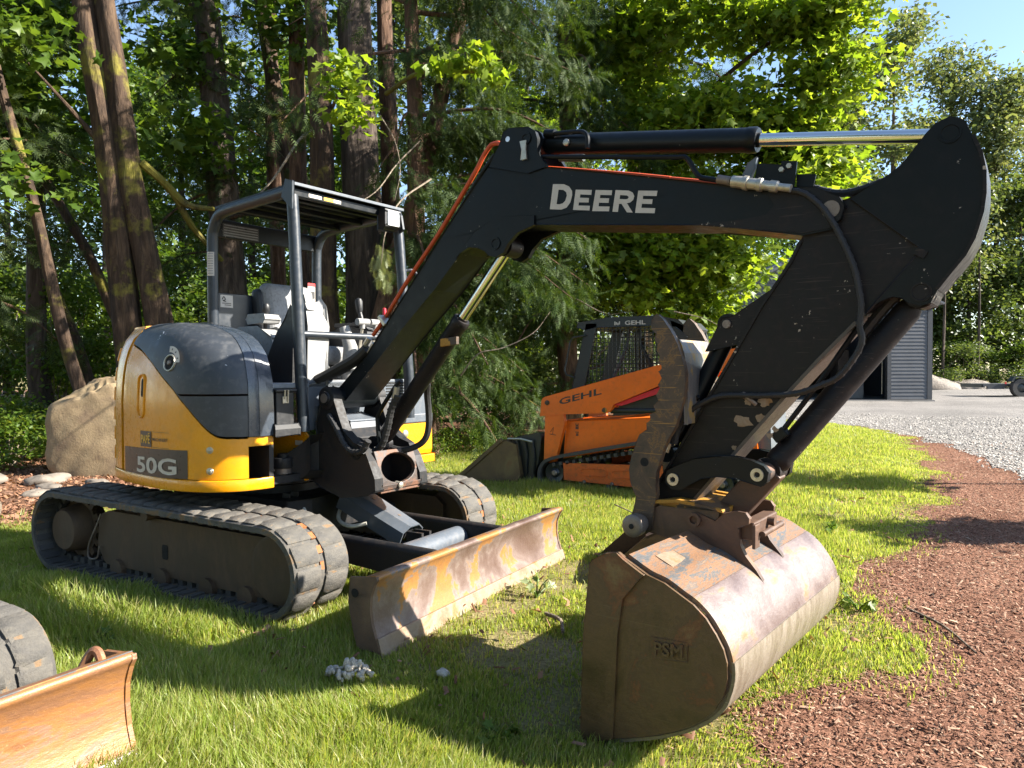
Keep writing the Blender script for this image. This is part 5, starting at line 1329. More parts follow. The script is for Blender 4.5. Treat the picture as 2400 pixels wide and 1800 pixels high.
HP = empty('rubble_heap', 'small heap of pale gravel lying in the shaded grass before the blade', 'rubble', loc=(1.86, -1.27, float(gz(1.86, -1.27))))
pm = None
for k in range(60):
    if k < 4:
        pm = rock_mesh('pebble', .017, .013, .010, 60+k, 'rubble', 10, 7, .42, .85); first = pm
    else:
        o = bpy.data.objects.new('pebble', bpy.data.objects['pebble' + ('' if k % 4 == 0 else '.%03d' % (k % 4))].data); C.objects.link(o); pm = o
    a_ = rb.uniform(0, 2*pi); q_ = rb.random()**.6*.085
    pm.location = (q_*math.cos(a_)*1.2, q_*math.sin(a_), .05*(1-q_/.09)+rb.uniform(.035, .06)); pm.rotation_euler = (rb.uniform(0, 3), rb.uniform(0, 3), rb.uniform(0, 6))
    pm.scale = (rb.uniform(.5, 1.3),)*3
    pm.parent = HP
o = rock_mesh('stone', .028, .02, .016, 90, 'rubble', 12, 8, .35); o.location = (2.17, -1.0, float(gz(2.17, -1.0))+.03)
tag(o, 'single white stone in the shaded grass right of the rubble heap', 'rock')

# ------------------------------------------------------------------ shed, gravel piles and trailer across the gravel lot
M['siding'] = paint('grey_siding', (0.075, 0.08, 0.092), 0.55, (0.2, 0.19, 0.18), 0.2, 2.0)
M['siding_dark'] = paint('grey_trim', (0.04, 0.043, 0.05), 0.5, (0.15, 0.14, 0.13), 0.2, 2.0)
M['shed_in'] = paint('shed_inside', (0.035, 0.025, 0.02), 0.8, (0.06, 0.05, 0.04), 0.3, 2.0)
M['concrete'] = paint('shed_slab', (0.16, 0.155, 0.15), 0.8, (0.1, 0.09, 0.08), 0.3, 2.0)
M['roofing'] = paint('shed_roof', (0.10, 0.105, 0.12), 0.5, amount=0.2)
sd = Vector((-.87, -.49, 0)).normalized(); dp = Vector((-.49, .87, 0))
SH = empty('shed', 'grey horizontally sided shed with a dark open bay across the gravel', 'shed', loc=(4.1, 31.3, 0))
SH.rotation_euler = (0, 0, math.atan2(sd.y, sd.x))       # local x: along the front to the left, local y: towards the camera
W_, D_, E_, PK = 9.4, 9.0, 4.1, 6.4
def shp(mb, name, mat, parent=None, **k): return mb.build(name, mat, parent or SH, **k)
shp(MB().box(0, W_, -D_, 0.3, -.02, .05), 'floor_slab', 'concrete')
fw = shp(MB().box(0, 1.75, -.15, 0, .05, E_), 'front_wall', 'siding_dark')
for k in range(27):
    MB().prism([(0.0, .08+k*.15), (.022, .08+k*.15), (.006, .225+k*.15), (0, .225+k*.15)], .17, 1.68, 'x').build('siding_board', 'siding', fw)
MB().box(-.04, .16, -.02, .03, .05, E_).build('corner_trim', 'siding_dark', fw); MB().box(1.66, 1.82, -.16, .035, .05, E_).build('door_trim', 'siding_dark', fw)
fw2 = shp(MB().box(6.9, W_, -.15, 0, .05, E_), 'front_wall', 'siding_dark')
for k in range(27):
    MB().prism([(0.0, .08+k*.15), (.022, .08+k*.15), (.006, .225+k*.15), (0, .225+k*.15)], 6.95, W_, 'x').build('siding_board', 'siding', fw2)
gb = shp(MB().prism([(0, E_), (W_, E_), (W_/2, PK)], -.15, 0), 'gable', 'siding_dark')
for k in range(15):
    z = E_+.05+k*.15; f = (z-E_)/(PK-E_)
    MB().box(f*W_/2+.02, W_-f*W_/2-.02, 0, .02, z, z+.135).build('siding_board', 'siding', gb)
shp(MB().box(1.75, 6.9, -.15, 0, 3.4, E_), 'door_header', 'siding_dark')
shp(MB().box(-.02, .0, -D_, 0, .05, E_), 'side_wall', 'siding')
shp(MB().box(W_, W_+.02, -D_, 0, .05, E_), 'side_wall', 'siding')
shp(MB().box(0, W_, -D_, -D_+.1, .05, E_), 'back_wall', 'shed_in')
for a, b in (((-.3, E_-.12), (W_/2, PK)), ((W_+.3, E_-.12), (W_/2, PK))):
    shp(MB().add([(a[0], .4, a[1]), (b[0], .4, b[1]), (b[0], -D_-.2, b[1]), (a[0], -D_-.2, a[1])], [(0, 1, 2, 3)]), 'roof', 'roofing', solid=0.08)
shp(MB().box(2.2, 3.1, -2.0, -1.2, .05, .8), 'inside_crates', 'concrete', bevel=0.05)
shp(MB().box(2.4, 2.9, -3.0, -2.2, .05, 2.2), 'inside_cabinet', 'shed_in', bevel=0.03)
shp(MB().cyl((1.98, -.1, .3), (1.98, -.1, 2.6), .012, 6), 'door_chain', 'zinc')
M['gravel_pile'] = ground_mat('gravel_heap', [(0.3, (0.20, 0.17, 0.14)), (0.6, (0.28, 0.25, 0.22))], 0.8, 8, 1.0, 0.15)
for k, (x, y, r_, h_, lab) in enumerate(((3.6, 52, 2.3, 1.0, 'larger grey gravel pile right beside the shed'), (6.3, 54, 1.6, .6, 'smaller grey gravel pile between shed and trailer'))):
    o = rock_mesh('gravel_pile', r_, r_, h_, 70+k, 'gravel_pile', 32, 16, .18, 1.0)
    o.location = (x, y, 0); tag(o, lab, 'gravel pile', 'gravel piles')
TR = empty('trailer', 'dark flatbed trailer with tandem wheels at the right edge of the gravel', 'trailer', loc=(7.75, 37.7, 0))
TR.rotation_euler = (0, 0, rad(28))
for x in (0.0, .98):
    w = MB().lathe((x, -.1, .44), (0, 1, 0), [(0, .22), (0, .42), (.04, .45), (.22, .45), (.26, .42), (.26, 0)], 26).build('wheel', 'rubber_dark', TR)
    MB().lathe((x, -.09, .44), (0, 1, 0), [(.02, 0), (.02, .1), (.06, .2), (.0, .24)], 20).build('rim', 'loader_black', w)
MB().prism([(-.5, .75), (-.35, .98), (1.35, .98), (1.5, .75), (1.4, .75), (1.28, .92), (-.28, .92), (-.4, .75)], -.12, .2).build('fender', 'loader_black', TR, bevel=0.01)
MB().box(-1.6, 6.0, .2, 2.0, .50, .62).build('deck', 'siding_dark', TR)
MB().box(-1.65, -1.5, .25, 1.95, .45, .62).build('tail_beam', 'loader_black', TR)
MB().box(-.8, -.72, -.12, -.08, .62, .72).build('marker_lamp', 'decal_red', TR)
MB().box(-1.4, -.6, .2, .3, .38, .5).build('side_rail', 'siding_dark', TR)

# ------------------------------------------------------------------ vegetation
def at(u, v, d):
    """point d metres in front of the camera seen at (u, v) of a 2400 x 1800 frame"""
    return CAM + _f*d + _r2*((u-1200)/1708.9*d) - _u2*((v-900)/1708.9*d)

def bark_mat(name, c1, c2, moss=0.0, mossc=(0.16, 0.14, 0.02), sc=9.0):
    m, n, l, b = new_mat(name)
    a = noise(n, l, sc, 8, 0.65, (1, 1, 0.18), 'Object', 0.8)
    col = ramp(n, l, a, [(0.32, tuple(v*0.35 for v in c1)), (0.48, c1), (0.66, c2)])
    if moss:
        q = noise(n, l, 1.3, 5, 0.65)
        col = mixc(n, l, ramp(n, l, q, [(0.62-moss*0.25, 0), (0.70-moss*0.2, 1)]), col, mossc)
    l.new(col, b.inputs['Base Color'])
    b.inputs['Roughness'].default_value = 0.95
    bump(n, l, b, a, 1.0, 0.05)
    return m
M['bark_maple'] = bark_mat('mossy_maple_bark', (0.045, 0.026, 0.015), (0.10, 0.062, 0.036), 0.26)
M['bark_fir'] = bark_mat('dark_fir_bark', (0.056, 0.040, 0.030), (0.13, 0.098, 0.075), 0.0, sc=7)
M['bark_cedar'] = bark_mat('cedar_bark', (0.090, 0.048, 0.028), (0.17, 0.10, 0.062), 0.14, sc=14)
M['bark_moss'] = bark_mat('mossy_branch', (0.12, 0.10, 0.03), (0.20, 0.17, 0.04), 0.8)
M['twig'] = bark_mat('dry_twig', (0.18, 0.14, 0.10), (0.30, 0.25, 0.19), 0.0, sc=20)
M['leaf_maple_sun'] = leaf_mat('maple_leaves_sun', [(0.085, 0.15, 0.012), (0.13, 0.20, 0.018), (0.17, 0.22, 0.025), (0.11, 0.17, 0.02)], 0.5)  # brighter copy of the maple leaves with sunlight put into the colour
M['leaf_maple'] = leaf_mat('maple_leaves', [(0.040, 0.080, 0.010), (0.065, 0.115, 0.015), (0.09, 0.14, 0.02), (0.05, 0.10, 0.015)], 0.42)  # darker copy of the maple leaves with forest shade put into the colour
M['leaf_cedar'] = leaf_mat('cedar_sprays', [(0.018, 0.040, 0.006), (0.030, 0.058, 0.009), (0.055, 0.085, 0.015), (0.024, 0.049, 0.008)], 0.25, 0.7)
M['leaf_pale'] = leaf_mat('pale_cedar_sprays', [(0.13, 0.16, 0.07), (0.19, 0.21, 0.10)], 0.3)
M['leaf_fir'] = leaf_mat('fir_sprays', [(0.018, 0.034, 0.008), (0.030, 0.050, 0.011), (0.048, 0.070, 0.016)], 0.25, 0.7)
M['leaf_far'] = leaf_mat('far_leaves', [(0.045, 0.075, 0.020), (0.065, 0.10, 0.028), (0.10, 0.13, 0.04), (0.055, 0.09, 0.025)], 0.35)
M['leaf_hazy'] = leaf_mat('cottonwood_leaves', [(0.070, 0.10, 0.045), (0.10, 0.135, 0.06), (0.15, 0.165, 0.075), (0.085, 0.12, 0.05)], 0.35)  # pale veil of sunlit haze is put into the leaf colour
M['fern'] = leaf_mat('fern_fronds', [(0.05, 0.10, 0.015), (0.09, 0.15, 0.02), (0.14, 0.17, 0.03)], 0.4)
M['wilted'] = leaf_mat('wilted_pale_leaves', [(0.20, 0.25, 0.12), (0.28, 0.32, 0.18), (0.14, 0.2, 0.08)], 0.3)

def tmpl_maple():
    v = [(0, 0, 0), (-.42, .05, .06), (-.30, .32, .02), (-.50, .66, .12), (-.21, .62, .0), (.03, 1.0, -.08), (.20, .64, .0), (.54, .60, .10), (.28, .30, .02), (.42, .05, .06)]
    return np.array(v), np.array([(0, i+1, i) for i in range(1, 9)])
def tmpl_leaf():
    v = [(0, 0, 0), (-.30, .45, .06), (0, 1.0, -.06), (.30, .45, .06)]
    return np.array(v), np.array([(0, 3, 2), (0, 2, 1)])
def tmpl_spray(n=7, droop=.45, w=.30, seed=1):
    """flat feathery spray along y, sagging in z"""
    rng = np.random.default_rng(seed)
    V = []; F = []
    def add(a, b, c):
        k = len(V); V.extend([a, b, c]); F.append((k, k+1, k+2))
    def ax(t): return np.array([0.04*math.sin(t*5+seed), t, -droop*t*t])
    for i in range(n):
        t = .10+.82*i/n
        for s in (-1, 1):
            L = w*(1-.72*abs(t-.35))*rng.uniform(.75, 1.15)
            p = ax(t); q = ax(min(1, t+L*.85))+np.array([s*L, 0, -.10*L])
            r = ax(t+.07)
            add(p, q, r)
            m = (p+q)/2
            add(m, m+np.array([s*L*.22, L*.45, -.08*L]), (m*.6+q*.4))
    add(ax(.85)+np.array([-.03, 0, 0]), ax(.85)+np.array([.03, 0, 0]), ax(1.08))
    for i in range(3):
        t0, t1 = i/3, (i+1)/3
        add(ax(t0)+np.array([-.012, 0, 0]), ax(t0)+np.array([.012, 0, 0]), ax(t1))
    return np.array(V), np.array(F)

def place(tm, P, S, D, U, name, mat, parent, roll=None):
    """copies of a template: P positions, S sizes, D direction of its y axis, U rough direction of its z axis"""
    tv, tf = tm
    D = D/np.maximum(1e-6, np.linalg.norm(D, axis=1, keepdims=True))
    X = np.cross(D, U); X /= np.maximum(1e-6, np.linalg.norm(X, axis=1, keepdims=True))
    Zv = np.cross(X, D)
    V = P[:, None, :] + S[:, None, None]*(tv[None, :, 0:1]*X[:, None, :] + tv[None, :, 1:2]*D[:, None, :] + tv[None, :, 2:3]*Zv[:, None, :])
    k = len(tv)
    F = (tf[None] + (np.arange(len(P))*k)[:, None, None]).reshape(-1, tf.shape[1])
    return np_mesh(name, V.reshape(-1, 3), F, mat, parent)

def leafy(blobs, n, size, rng, per=14, spread=.28, shell=.55):
    """clustered leaf positions in ellipsoids: blobs of (centre, radii, weight)"""
    w = np.array([b[2] for b in blobs], float); w /= w.sum()
    nc = max(1, n//per)
    which = rng.choice(len(blobs), nc, p=w)
    d = rng.normal(size=(nc, 3)); d /= np.linalg.norm(d, axis=1, keepdims=True)
    r = (shell + (1-shell)*rng.random(nc))**(1.0)
    r = np.where(rng.random(nc) < .35, r*rng.random(nc), r)
    cen = np.array([tuple(b[0]) for b in blobs])[which]; radii = np.array([b[1] for b in blobs])[which]
    cl = cen + d*r[:, None]*radii*(0.8+0.4*rng.random((nc, 1)))
    P = np.repeat(cl, per, 0) + rng.normal(size=(nc*per, 3))*spread*np.array([1, 1, .55])
    N = len(P)
    S = size*rng.uniform(.6, 1.3, N)
    D = rng.normal(size=(N, 3)); D[:, 2] = D[:, 2]*.5-.45
    U = rng.normal(size=(N, 3))*.55 + np.array([0.15, -.15, 1.0])
    return P, S, D, U, cl

def limb(mb, pts, r0, r1, n=7, k=5):
    sp = smooth_path(pts, k)
    R = [r0+(r1-r0)*i/(len(sp)-1) for i in range(len(sp))]
    return mb.tube(sp, R, n)

def trunk(name, pts, r0, r1, mat, parent, n=30, seed=1, flare=1.25):
    sp = smooth_path(pts, 14 if n > 20 else 7)
    rng = random.Random(seed)
    v = []; f = []
    ph = [rng.uniform(0, 6) for _ in range(4)]
    for i, p in enumerate(sp):
        t = i/(len(sp)-1); h = p.z-sp[0].z
        r = (r0+(r1-r0)*t)*(1+(flare-1)*math.exp(-h/.35))
        for j in range(n):
            a = 2*pi*j/n
            rr = r*(1+.07*math.sin(3*a+ph[0]+h*.5)+.05*math.sin(5*a+ph[1]-h*1.1)+.03*math.sin(8*a+h*3+ph[2])+(.045*abs(math.sin(7.5*a+ph[3]+.5*math.sin(h*2.3+a*2)))+rng.uniform(-.018, .018) if n > 20 else 0))
            v.append((p.x+rr*math.cos(a), p.y+rr*math.sin(a), p.z))
    for i in range(len(sp)-1):
        for j in range(n):
            f.append((i*n+j, i*n+(j+1) % n, (i+1)*n+(j+1) % n, (i+1)*n+j))
    mb = MB(); mb.add(v, f, True)
    return mb.build(name, mat, parent)

def tree_root(name, label, cat, group, base):
    return empty(name, label, cat, group, loc=(base.x, base.y, float(gz(base.x, base.y))-.05))
def rel(pts, root):
    return [Vector(p)-root.location for p in pts]

def screen_tree(u0, v0, u1, v1, d, r0, kind, label, name, seed, group, top=11.0, crown=None, d1=None):
    """tree whose stem passes two sighted points; carried down to the ground and up to its top"""
    a = at(u0, v0, d); b = at(u1, v1, d1 or d)
    s = (b-a)/(b.z-a.z)
    base = a-s*(a.z); base.z = 0
    rt = tree_root(name, label, 'tree', group, base)
    pts = [a+s*(z-a.z) for z in (-.1, .8, a.z, (a.z+b.z)/2, b.z, top*.85, top)]
    rng = random.Random(seed)
    pts = [p+Vector((rng.uniform(-.06, .06), rng.uniform(-.06, .06), 0))*(1 if 0 < i else 0) for i, p in enumerate(pts)]
    pts.sort(key=lambda p: p.z)
    trunk('trunk', rel(pts, rt), r0, r0*.45, kind, rt, seed=seed)
    return rt, pts

GT = 'trees along the forest edge'
rngA = np.random.default_rng(11)
# --- left maples
def crown_leaves(rt, blobs, n, size, mat, seed, tm=None, per=14, spread=.28, name='crown'):
    rng = np.random.default_rng(seed)
    P, S, D, U, cl = leafy(blobs, n, size, rng, per, spread)
    P = P-np.array(rt.location)
    return place(tm or tmpl_maple(), P, S, D, U, name, mat, rt)
def branches(rt, pts_list, mat, r0=.05, r1=.012):
    for k, pts in enumerate(pts_list):
        limb(MB(), rel(pts, rt), r0, r1).build('branch', mat, rt)

rt, pts = screen_tree(300, 760, 205, 0, 11.5, .25, 'bark_maple', 'left stem of the tall twin maple behind the boulder', 'maple_tree', 1, GT)
crown_leaves(rt, [(at(60, 40, 13.5), (1.2, 1.2, .9), 1), (at(60, -350, 11.5), (2.5, 2.5, 1.5), 1.2), (at(330, -450, 12), (2.6, 2.6, 1.6), 1.2)], 3400, .20, 'leaf_maple', 21)
branches(rt, [[at(230, 330, 11.5), at(160, 250, 11.3), at(60, 140, 11)]], 'bark_maple')
rt, pts = screen_tree(365, 760, 262, 120, 11.55, .24, 'bark_maple', 'right stem of the tall twin maple behind the boulder', 'maple_tree', 2, GT)
branches(rt, [[at(330, 380, 11.5), at(400, 445, 11.8), at(450, 530, 12.3), at(520, 610, 13)], [at(395, 440, 11.8), at(440, 480, 12), at(500, 490, 12.4)]], 'bark_moss', .07, .04)
crown_leaves(rt, [(at(430, 120, 13.5), (1.0, 1.0, .9), .7), (at(560, -380, 12.5), (2.6, 2.6, 1.6), 1.3), (at(470, 330, 12.6), (.8, .8, .6), .5)], 2300, .19, 'leaf_maple', 22)
rt, pts = screen_tree(150, 760, 0, 170, 10.8, .10, 'bark_maple', 'slender mossy maple leaning left at the picture edge', 'maple_tree', 3, GT, 9)
crown_leaves(rt, [(at(60, 330, 13), (1.2, 1.0, .8), 1), (at(-100, 60, 12), (1.6, 1.6, 1.2), 1), (at(40, 420, 10.2), (.6, .6, .4), .15), (at(40, 60, 10), (.8, .8, .4), .25)], 2500, .18, 'leaf_maple', 23)
rt, pts = screen_tree(290, 770, 95, 400, 12.8, .12, 'bark_maple', 'thin leaning maple crossing behind the twin stems', 'maple_tree', 4, GT, 8)
crown_leaves(rt, [(at(20, 250, 13), (1.6, 1.4, 1.0), 1)], 1300, .18, 'leaf_maple', 24)
rt, pts = screen_tree(172, 800, 100, 560, 13.6, .09, 'bark_maple', 'thin dark stem far left between the leaning maples', 'maple_tree', 5, GT, 8)
rt, pts = screen_tree(545, 690, 480, 0, 13.5, .34, 'bark_fir', 'thick dark fir trunk behind the canopy', 'fir_tree', 6, GT, 13)
FIR = rt
rt, pts = screen_tree(690, 480, 615, 0, 14, .19, 'bark_maple', 'sunlit maple stem leaning left above the canopy', 'maple_tree', 7, GT)
crown_leaves(rt, [(at(690, 60, 13), (.9, .9, .8), .6), (at(700, -350, 13), (2.4, 2.4, 1.5), 1.2)], 1500, .19, 'leaf_maple', 27)
rt, pts = screen_tree(770, 690, 735, 0, 12, .25, 'bark_maple', 'mossy straight trunk rising behind the canopy roof', 'maple_tree', 8, GT)
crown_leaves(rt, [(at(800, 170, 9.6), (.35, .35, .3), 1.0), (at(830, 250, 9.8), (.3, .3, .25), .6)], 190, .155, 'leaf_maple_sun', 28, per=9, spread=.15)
branches(rt, [[at(740, 300, 12), at(700, 330, 11.2), at(640, 420, 10.4), at(560, 500, 10)], [at(780, 250, 12), at(800, 200, 11), at(815, 180, 10)]], 'twig', .03, .006)
rt, pts = screen_tree(705, 690, 690, 0, 13.0, .19, 'bark_cedar', 'narrow dark trunk left of the mossy straight one', 'cedar_tree', 9, GT)
rt, pts = screen_tree(850, 700, 832, 0, 12.6, .41, 'bark_fir', 'thickest dark trunk behind the boom cylinder', 'fir_tree', 10, GT, 13)
rt, pts = screen_tree(985, 560, 958, 0, 11.4, .16, 'bark_cedar', 'reddish cedar trunk beside the boom elbow', 'cedar_tree', 12, GT)
CEDAR = rt
rt, pts = screen_tree(920, 700, 905, 0, 13.2, .2, 'bark_cedar', 'dark cedar trunk right of the thickest trunk', 'cedar_tree', 18, GT)
rt, pts = screen_tree(650, 690, 640, 0, 14.5, .17, 'bark_cedar', 'dark trunk seen between the canopy posts', 'cedar_tree', 19, GT)
rt, pts = screen_tree(85, 800, 70, 0, 13.8, .2, 'bark_fir', 'dark upright trunk above the boulder', 'fir_tree', 20, GT)
rt2, pts = screen_tree(905, 760, 985, 430, 11.8, .22, 'bark_cedar', 'cedar trunk curving right behind the lower boom', 'cedar_tree', 13, GT, 7.5)

# --- conifer boughs: a limb with sprays hanging from it
def boughs(rt, specs, mat, seed, size=.34, per_m=34, twig='bark_cedar', droop=.5, spread=.16, pale=None, tm=None, hang=1.0):
    rng = np.random.default_rng(seed)
    PP = []; SS = []; DD = []; UU = []
    tms = tm or tmpl_spray(7, droop, .30, seed)
    for pts, r in specs:
        sp = smooth_path(pts, 6)
        R = [r*(1-.8*i/(len(sp)-1)) for i in range(len(sp))]
        MB().tube([p-rt.location for p in sp], R, 6).build('bough', twig, rt)
        L = sum((b-a).length for a, b in zip(sp, sp[1:]))
        n = int(L*per_m)
        ax_ = (sp[-1]-sp[0]).normalized(); side = np.array(ax_.cross(Vector((0, 0, 1))))
        for k in range(n):
            t = (rng.random()**.8)*(len(sp)-1.001); i = int(t)
            p = np.array(sp[i].lerp(sp[i+1], t-i))
            s = rng.choice((-1, 1))
            off = rng.random()**.7
            q = p + side*s*off*spread*4*rng.uniform(.3, 1) + rng.normal(size=3)*spread*.6
            q[2] -= off*off*spread*2.5*hang
            PP.append(q); SS.append(size*rng.uniform(.6, 1.35))
            DD.append(side*s*.5 + np.array(ax_)*.35 + np.array([0, 0, -.75*hang]) + rng.normal(size=3)*.48)
            UU.append(np.array([0, 0, 1.0]) + rng.normal(size=3)*.75 + side*s*.6)
    P = np.array(PP)-np.array(rt.location)
    place(tms, P, np.array(SS), np.array(DD), np.array(UU), 'crown', mat, rt)

rnd = random.Random(77)
sp_list = []
def bough_fan(rt_u, d, v_from, v_to, u_to, n, r=.035, sag=60, dd=(-1.5, 1.0)):
    out = []
    for k in range(n):
        v0 = v_from+(v_to-v_from)*k/max(1, n-1)+rnd.uniform(-30, 30)
        u1 = u_to+rnd.uniform(-160, 120); v1 = v0+rnd.uniform(-70, 130); d1 = d+rnd.uniform(*dd)
        a = at(rt_u, v0, d); e = at(u1, v1+sag, d1); m = at((rt_u*.5+u1*.5), (v0+v1)/2-sag*.5, (d+d1)/2)
        out.append(([a, m, e], r*rnd.uniform(.7, 1.3)))
    return out
boughs(CEDAR, bough_fan(975, 11.4, -250, 560, 1290, 17), 'leaf_cedar', 31, .25, 100, hang=.55) 
boughs(CEDAR, bough_fan(975, 11.4, -150, 420, 800, 5, dd=(-2.0, .5)), 'leaf_cedar', 32, .24, 40, hang=.55)
boughs(rt2, bough_fan(985, 11.8, 330, 900, 1230, 12, sag=40), 'leaf_cedar', 33, .25, 95, hang=.55)
boughs(rt2, bough_fan(960, 11.5, 560, 880, 1130, 6, sag=70, dd=(-1.6, -.3)), 'leaf_cedar', 36, .25, 90, hang=.55)
# second cedar behind the loader, its skirts reaching the ground
C2, pts = screen_tree(1330, 700, 1325, 0, 13.6, .2, 'bark_cedar', 'cedar with drooping skirts behind the orange loader', 'cedar_tree', 14, GT, 10)
boughs(C2, bough_fan(1325, 13.6, -250, 880, 1480, 16, sag=60, dd=(-1.8, .6)), 'leaf_cedar', 34, .26, 85, hang=.55)
boughs(C2, bough_fan(1325, 13.6, -100, 880, 1150, 15, sag=60, dd=(-2.2, .2)), 'leaf_cedar', 35, .26, 85, hang=.55)
C3, pts = screen_tree(1560, 760, 1545, 0, 15.5, .2, 'bark_cedar', 'cedar between the loader cab and the shed', 'cedar_tree', 15, GT, 11)
boughs(C3, bough_fan(1550, 15.5, -250, 560, 1680, 11, sag=60, dd=(-1.5, .6)), 'leaf_cedar', 37, .28, 70, hang=.55)
boughs(C3, bough_fan(1550, 15.5, -200, 860, 1420, 12, sag=60, dd=(-1.8, .3)), 'leaf_cedar', 38, .28, 70, hang=.55)
# fir limbs on the left
boughs(FIR, bough_fan(515, 13.5, -100, 520, 660, 6, r=.03, sag=25, dd=(-1.2, .8)), 'leaf_fir', 41, .26, 60, droop=.25, hang=.35)
boughs(FIR, bough_fan(515, 13.5, 40, 560, 370, 6, r=.03, sag=25, dd=(-1.0, 1.2)), 'leaf_fir', 42, .26, 60, droop=.25, hang=.35)
F2, pts = screen_tree(-60, 760, -80, 0, 10.5, .2, 'bark_fir', 'fir at the left picture edge with limbs reaching in', 'fir_tree', 16, GT, 10)
boughs(F2, bough_fan(-70, 10.5, 0, 700, 200, 8, r=.03, sag=30, dd=(1.2, 3.0)), 'leaf_fir', 43, .27, 62, droop=.25, hang=.4)
# pale spray hanging beside the canopy and a bare twig before it
SPR = tree_root('cedar_bough', 'pale green cedar spray hanging beside the canopy front post', 'branch', None, at(900, 620, 8.2))
SPR.location = at(905, 540, 8.2)
MB().tube([p-SPR.location for p in smooth_path([at(1010, 420, 9.8), at(940, 470, 8.8), at(905, 540, 8.2), at(893, 620, 8.2)], 5)], [.012, .004], 5).build('twig', 'twig', SPR)
rng = np.random.default_rng(5)
n_ = 46
P = np.array([np.array(at(895+rng.normal()*10, 570+90*rng.random(), 8.2)) for _ in range(n_)])-np.array(SPR.location)
D = rng.normal(size=(n_, 3))*.45+np.array([0, 0, -1.2]); U = rng.normal(size=(n_, 3))*.5+np.array([.4, -.9, .1])
place(tmpl_spray(7, .2, .3, 9), P, rng.uniform(.09, .20, n_), D, U, 'spray', 'leaf_pale', SPR)

# --- big sunlit maple on the right
MPL, pts = screen_tree(1500, 700, 1470, 0, 14.5, .2, 'bark_maple', 'large sunlit maple arching over the excavator arm', 'maple_tree', 17, GT, 11)
branches(MPL, [[at(1500, 500, 14.5), at(1600, 290, 13.6), at(1760, 130, 12.8), at(1960, 20, 12.2)], [at(1500, 420, 14.5), at(1640, 220, 14), at(1850, 200, 13), at(2010, 196, 12.6)], [at(1500, 620, 14.5), at(1660, 460, 13.5), at(1850, 400, 13)], [at(1490, 300, 14.5), at(1560, 80, 14), at(1640, -80, 13.5)], [at(1860, 195, 13), at(1940, 140, 12.8), at(2030, 70, 12.5)]], 'bark_maple', .075, .015)
mb_bl = [(at(1490, 60, 13.5), (1.0, 1.0, .8), 1.0), (at(1640, 20, 13), (1.0, 1.0, .7), .7), (at(1790, 60, 12.6), (.9, .9, .55), .8), (at(1930, 30, 12.2), (.8, .8, .5), .9), (at(1950, 170, 12.3), (.8, .8, .5), .9),
         (at(1700, 280, 12.8), (1.1, 1.1, .6), 1.2), (at(1850, 320, 12.6), (.8, .8, .5), 1.0), (at(1600, 330, 13.2), (.9, .9, .6), .9), (at(1800, 440, 12.6), (1.0, .9, .5), 1.1), (at(1920, 400, 12.6), (.6, .6, .45), .6),
         (at(1660, 480, 12.9), (1.0, .9, .5), 1.0), (at(1500, 250, 14), (1.0, 1.0, .9), .9), (at(1560, 600, 13), (1.0, .9, .5), .9), (at(1680, 620, 13), (.9, .8, .45), .9), (at(1420, 560, 13.2), (.8, .8, .6), .6), (at(1400, 100, 14), (.9, .9, .8), .6), (at(1480, 690, 13), (.8, .8, .4), .3), (at(1640, 720, 13.2), (.6, .6, .35), .4)]
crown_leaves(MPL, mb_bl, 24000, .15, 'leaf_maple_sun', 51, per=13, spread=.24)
# lone bright maple spray in front of the cedar, left of the boom elbow
MS = tree_root('maple_branch', 'bright green maple leaves on a mossy branch above the boom elbow', 'branch', None, at(1100, 170, 9.0))
MS.location = at(1090, 180, 9.0)
limb(MB(), [p-MS.location for p in [at(905, 220, 11), at(985, 170, 10), at(1090, 168, 9.2), at(1200, 165, 9.0)]], .035, .02).build('branch', 'bark_moss', MS)
rng = np.random.default_rng(6)
P, S, D, U, cl = leafy([(at(1105, 130, 9), (.24, .24, .12), 1.2), (at(1160, 160, 8.9), (.16, .16, .1), .6), (at(1040, 150, 9.2), (.16, .16, .08), .5)], 170, .15, rng, 9, .12)
D[:, 2] -= .5
place(tmpl_maple(), P-np.array(MS.location), S, D, U, 'leaves', 'leaf_maple_sun', MS)

# --- understory bushes and young maples behind the stems (shared meshes)
def make_bush(seed, mat, size, n, h, r):
    rng = np.random.default_rng(seed)
    bl = []
    for k in range(9):
        a = rng.uniform(0, 2*pi); q = rng.random()**.6*r; z = h*(.15+.8*rng.random())
        bl.append(((q*math.cos(a), q*math.sin(a), z), (r*.42, r*.42, h*.14), 1))
    P, S, D, U, cl = leafy(bl, n, size, rng, 12, .2, .3)
    P[:, 2] = np.maximum(P[:, 2], .03)
    o = place(tmpl_leaf() if size < .15 else tmpl_maple(), P, S, D, U, 'leaves', mat, None)
    me = o.data; bpy.data.objects.remove(o)
    mb = MB()
    for k in range(7):
        c = bl[k][0]
        limb(mb, [(c[0]*.1, c[1]*.1, 0), (c[0]*.5, c[1]*.4, c[2]*.5), c], .018, .005, 5)
    sm = bpy.data.meshes.new('stems'); sm.from_pydata([tuple(v) for v in mb.v], [], mb.f); sm.materials.append(M['twig'])
    return me, sm
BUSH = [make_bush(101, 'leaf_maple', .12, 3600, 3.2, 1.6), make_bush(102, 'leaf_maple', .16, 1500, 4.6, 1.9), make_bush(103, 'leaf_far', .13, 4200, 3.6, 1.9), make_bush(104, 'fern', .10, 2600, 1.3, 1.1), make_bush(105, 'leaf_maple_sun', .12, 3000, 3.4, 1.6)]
BL = ['leafy dark shrub in the forest understory left of the canopy', 'young maple in the shade among the left trunks', 'dense shrub deep in the forest behind the trunks', 'low bright undergrowth at the forest floor', 'sunlit young maple deep in the forest']
BUSH_SPOTS = []
rb = random.Random(19)
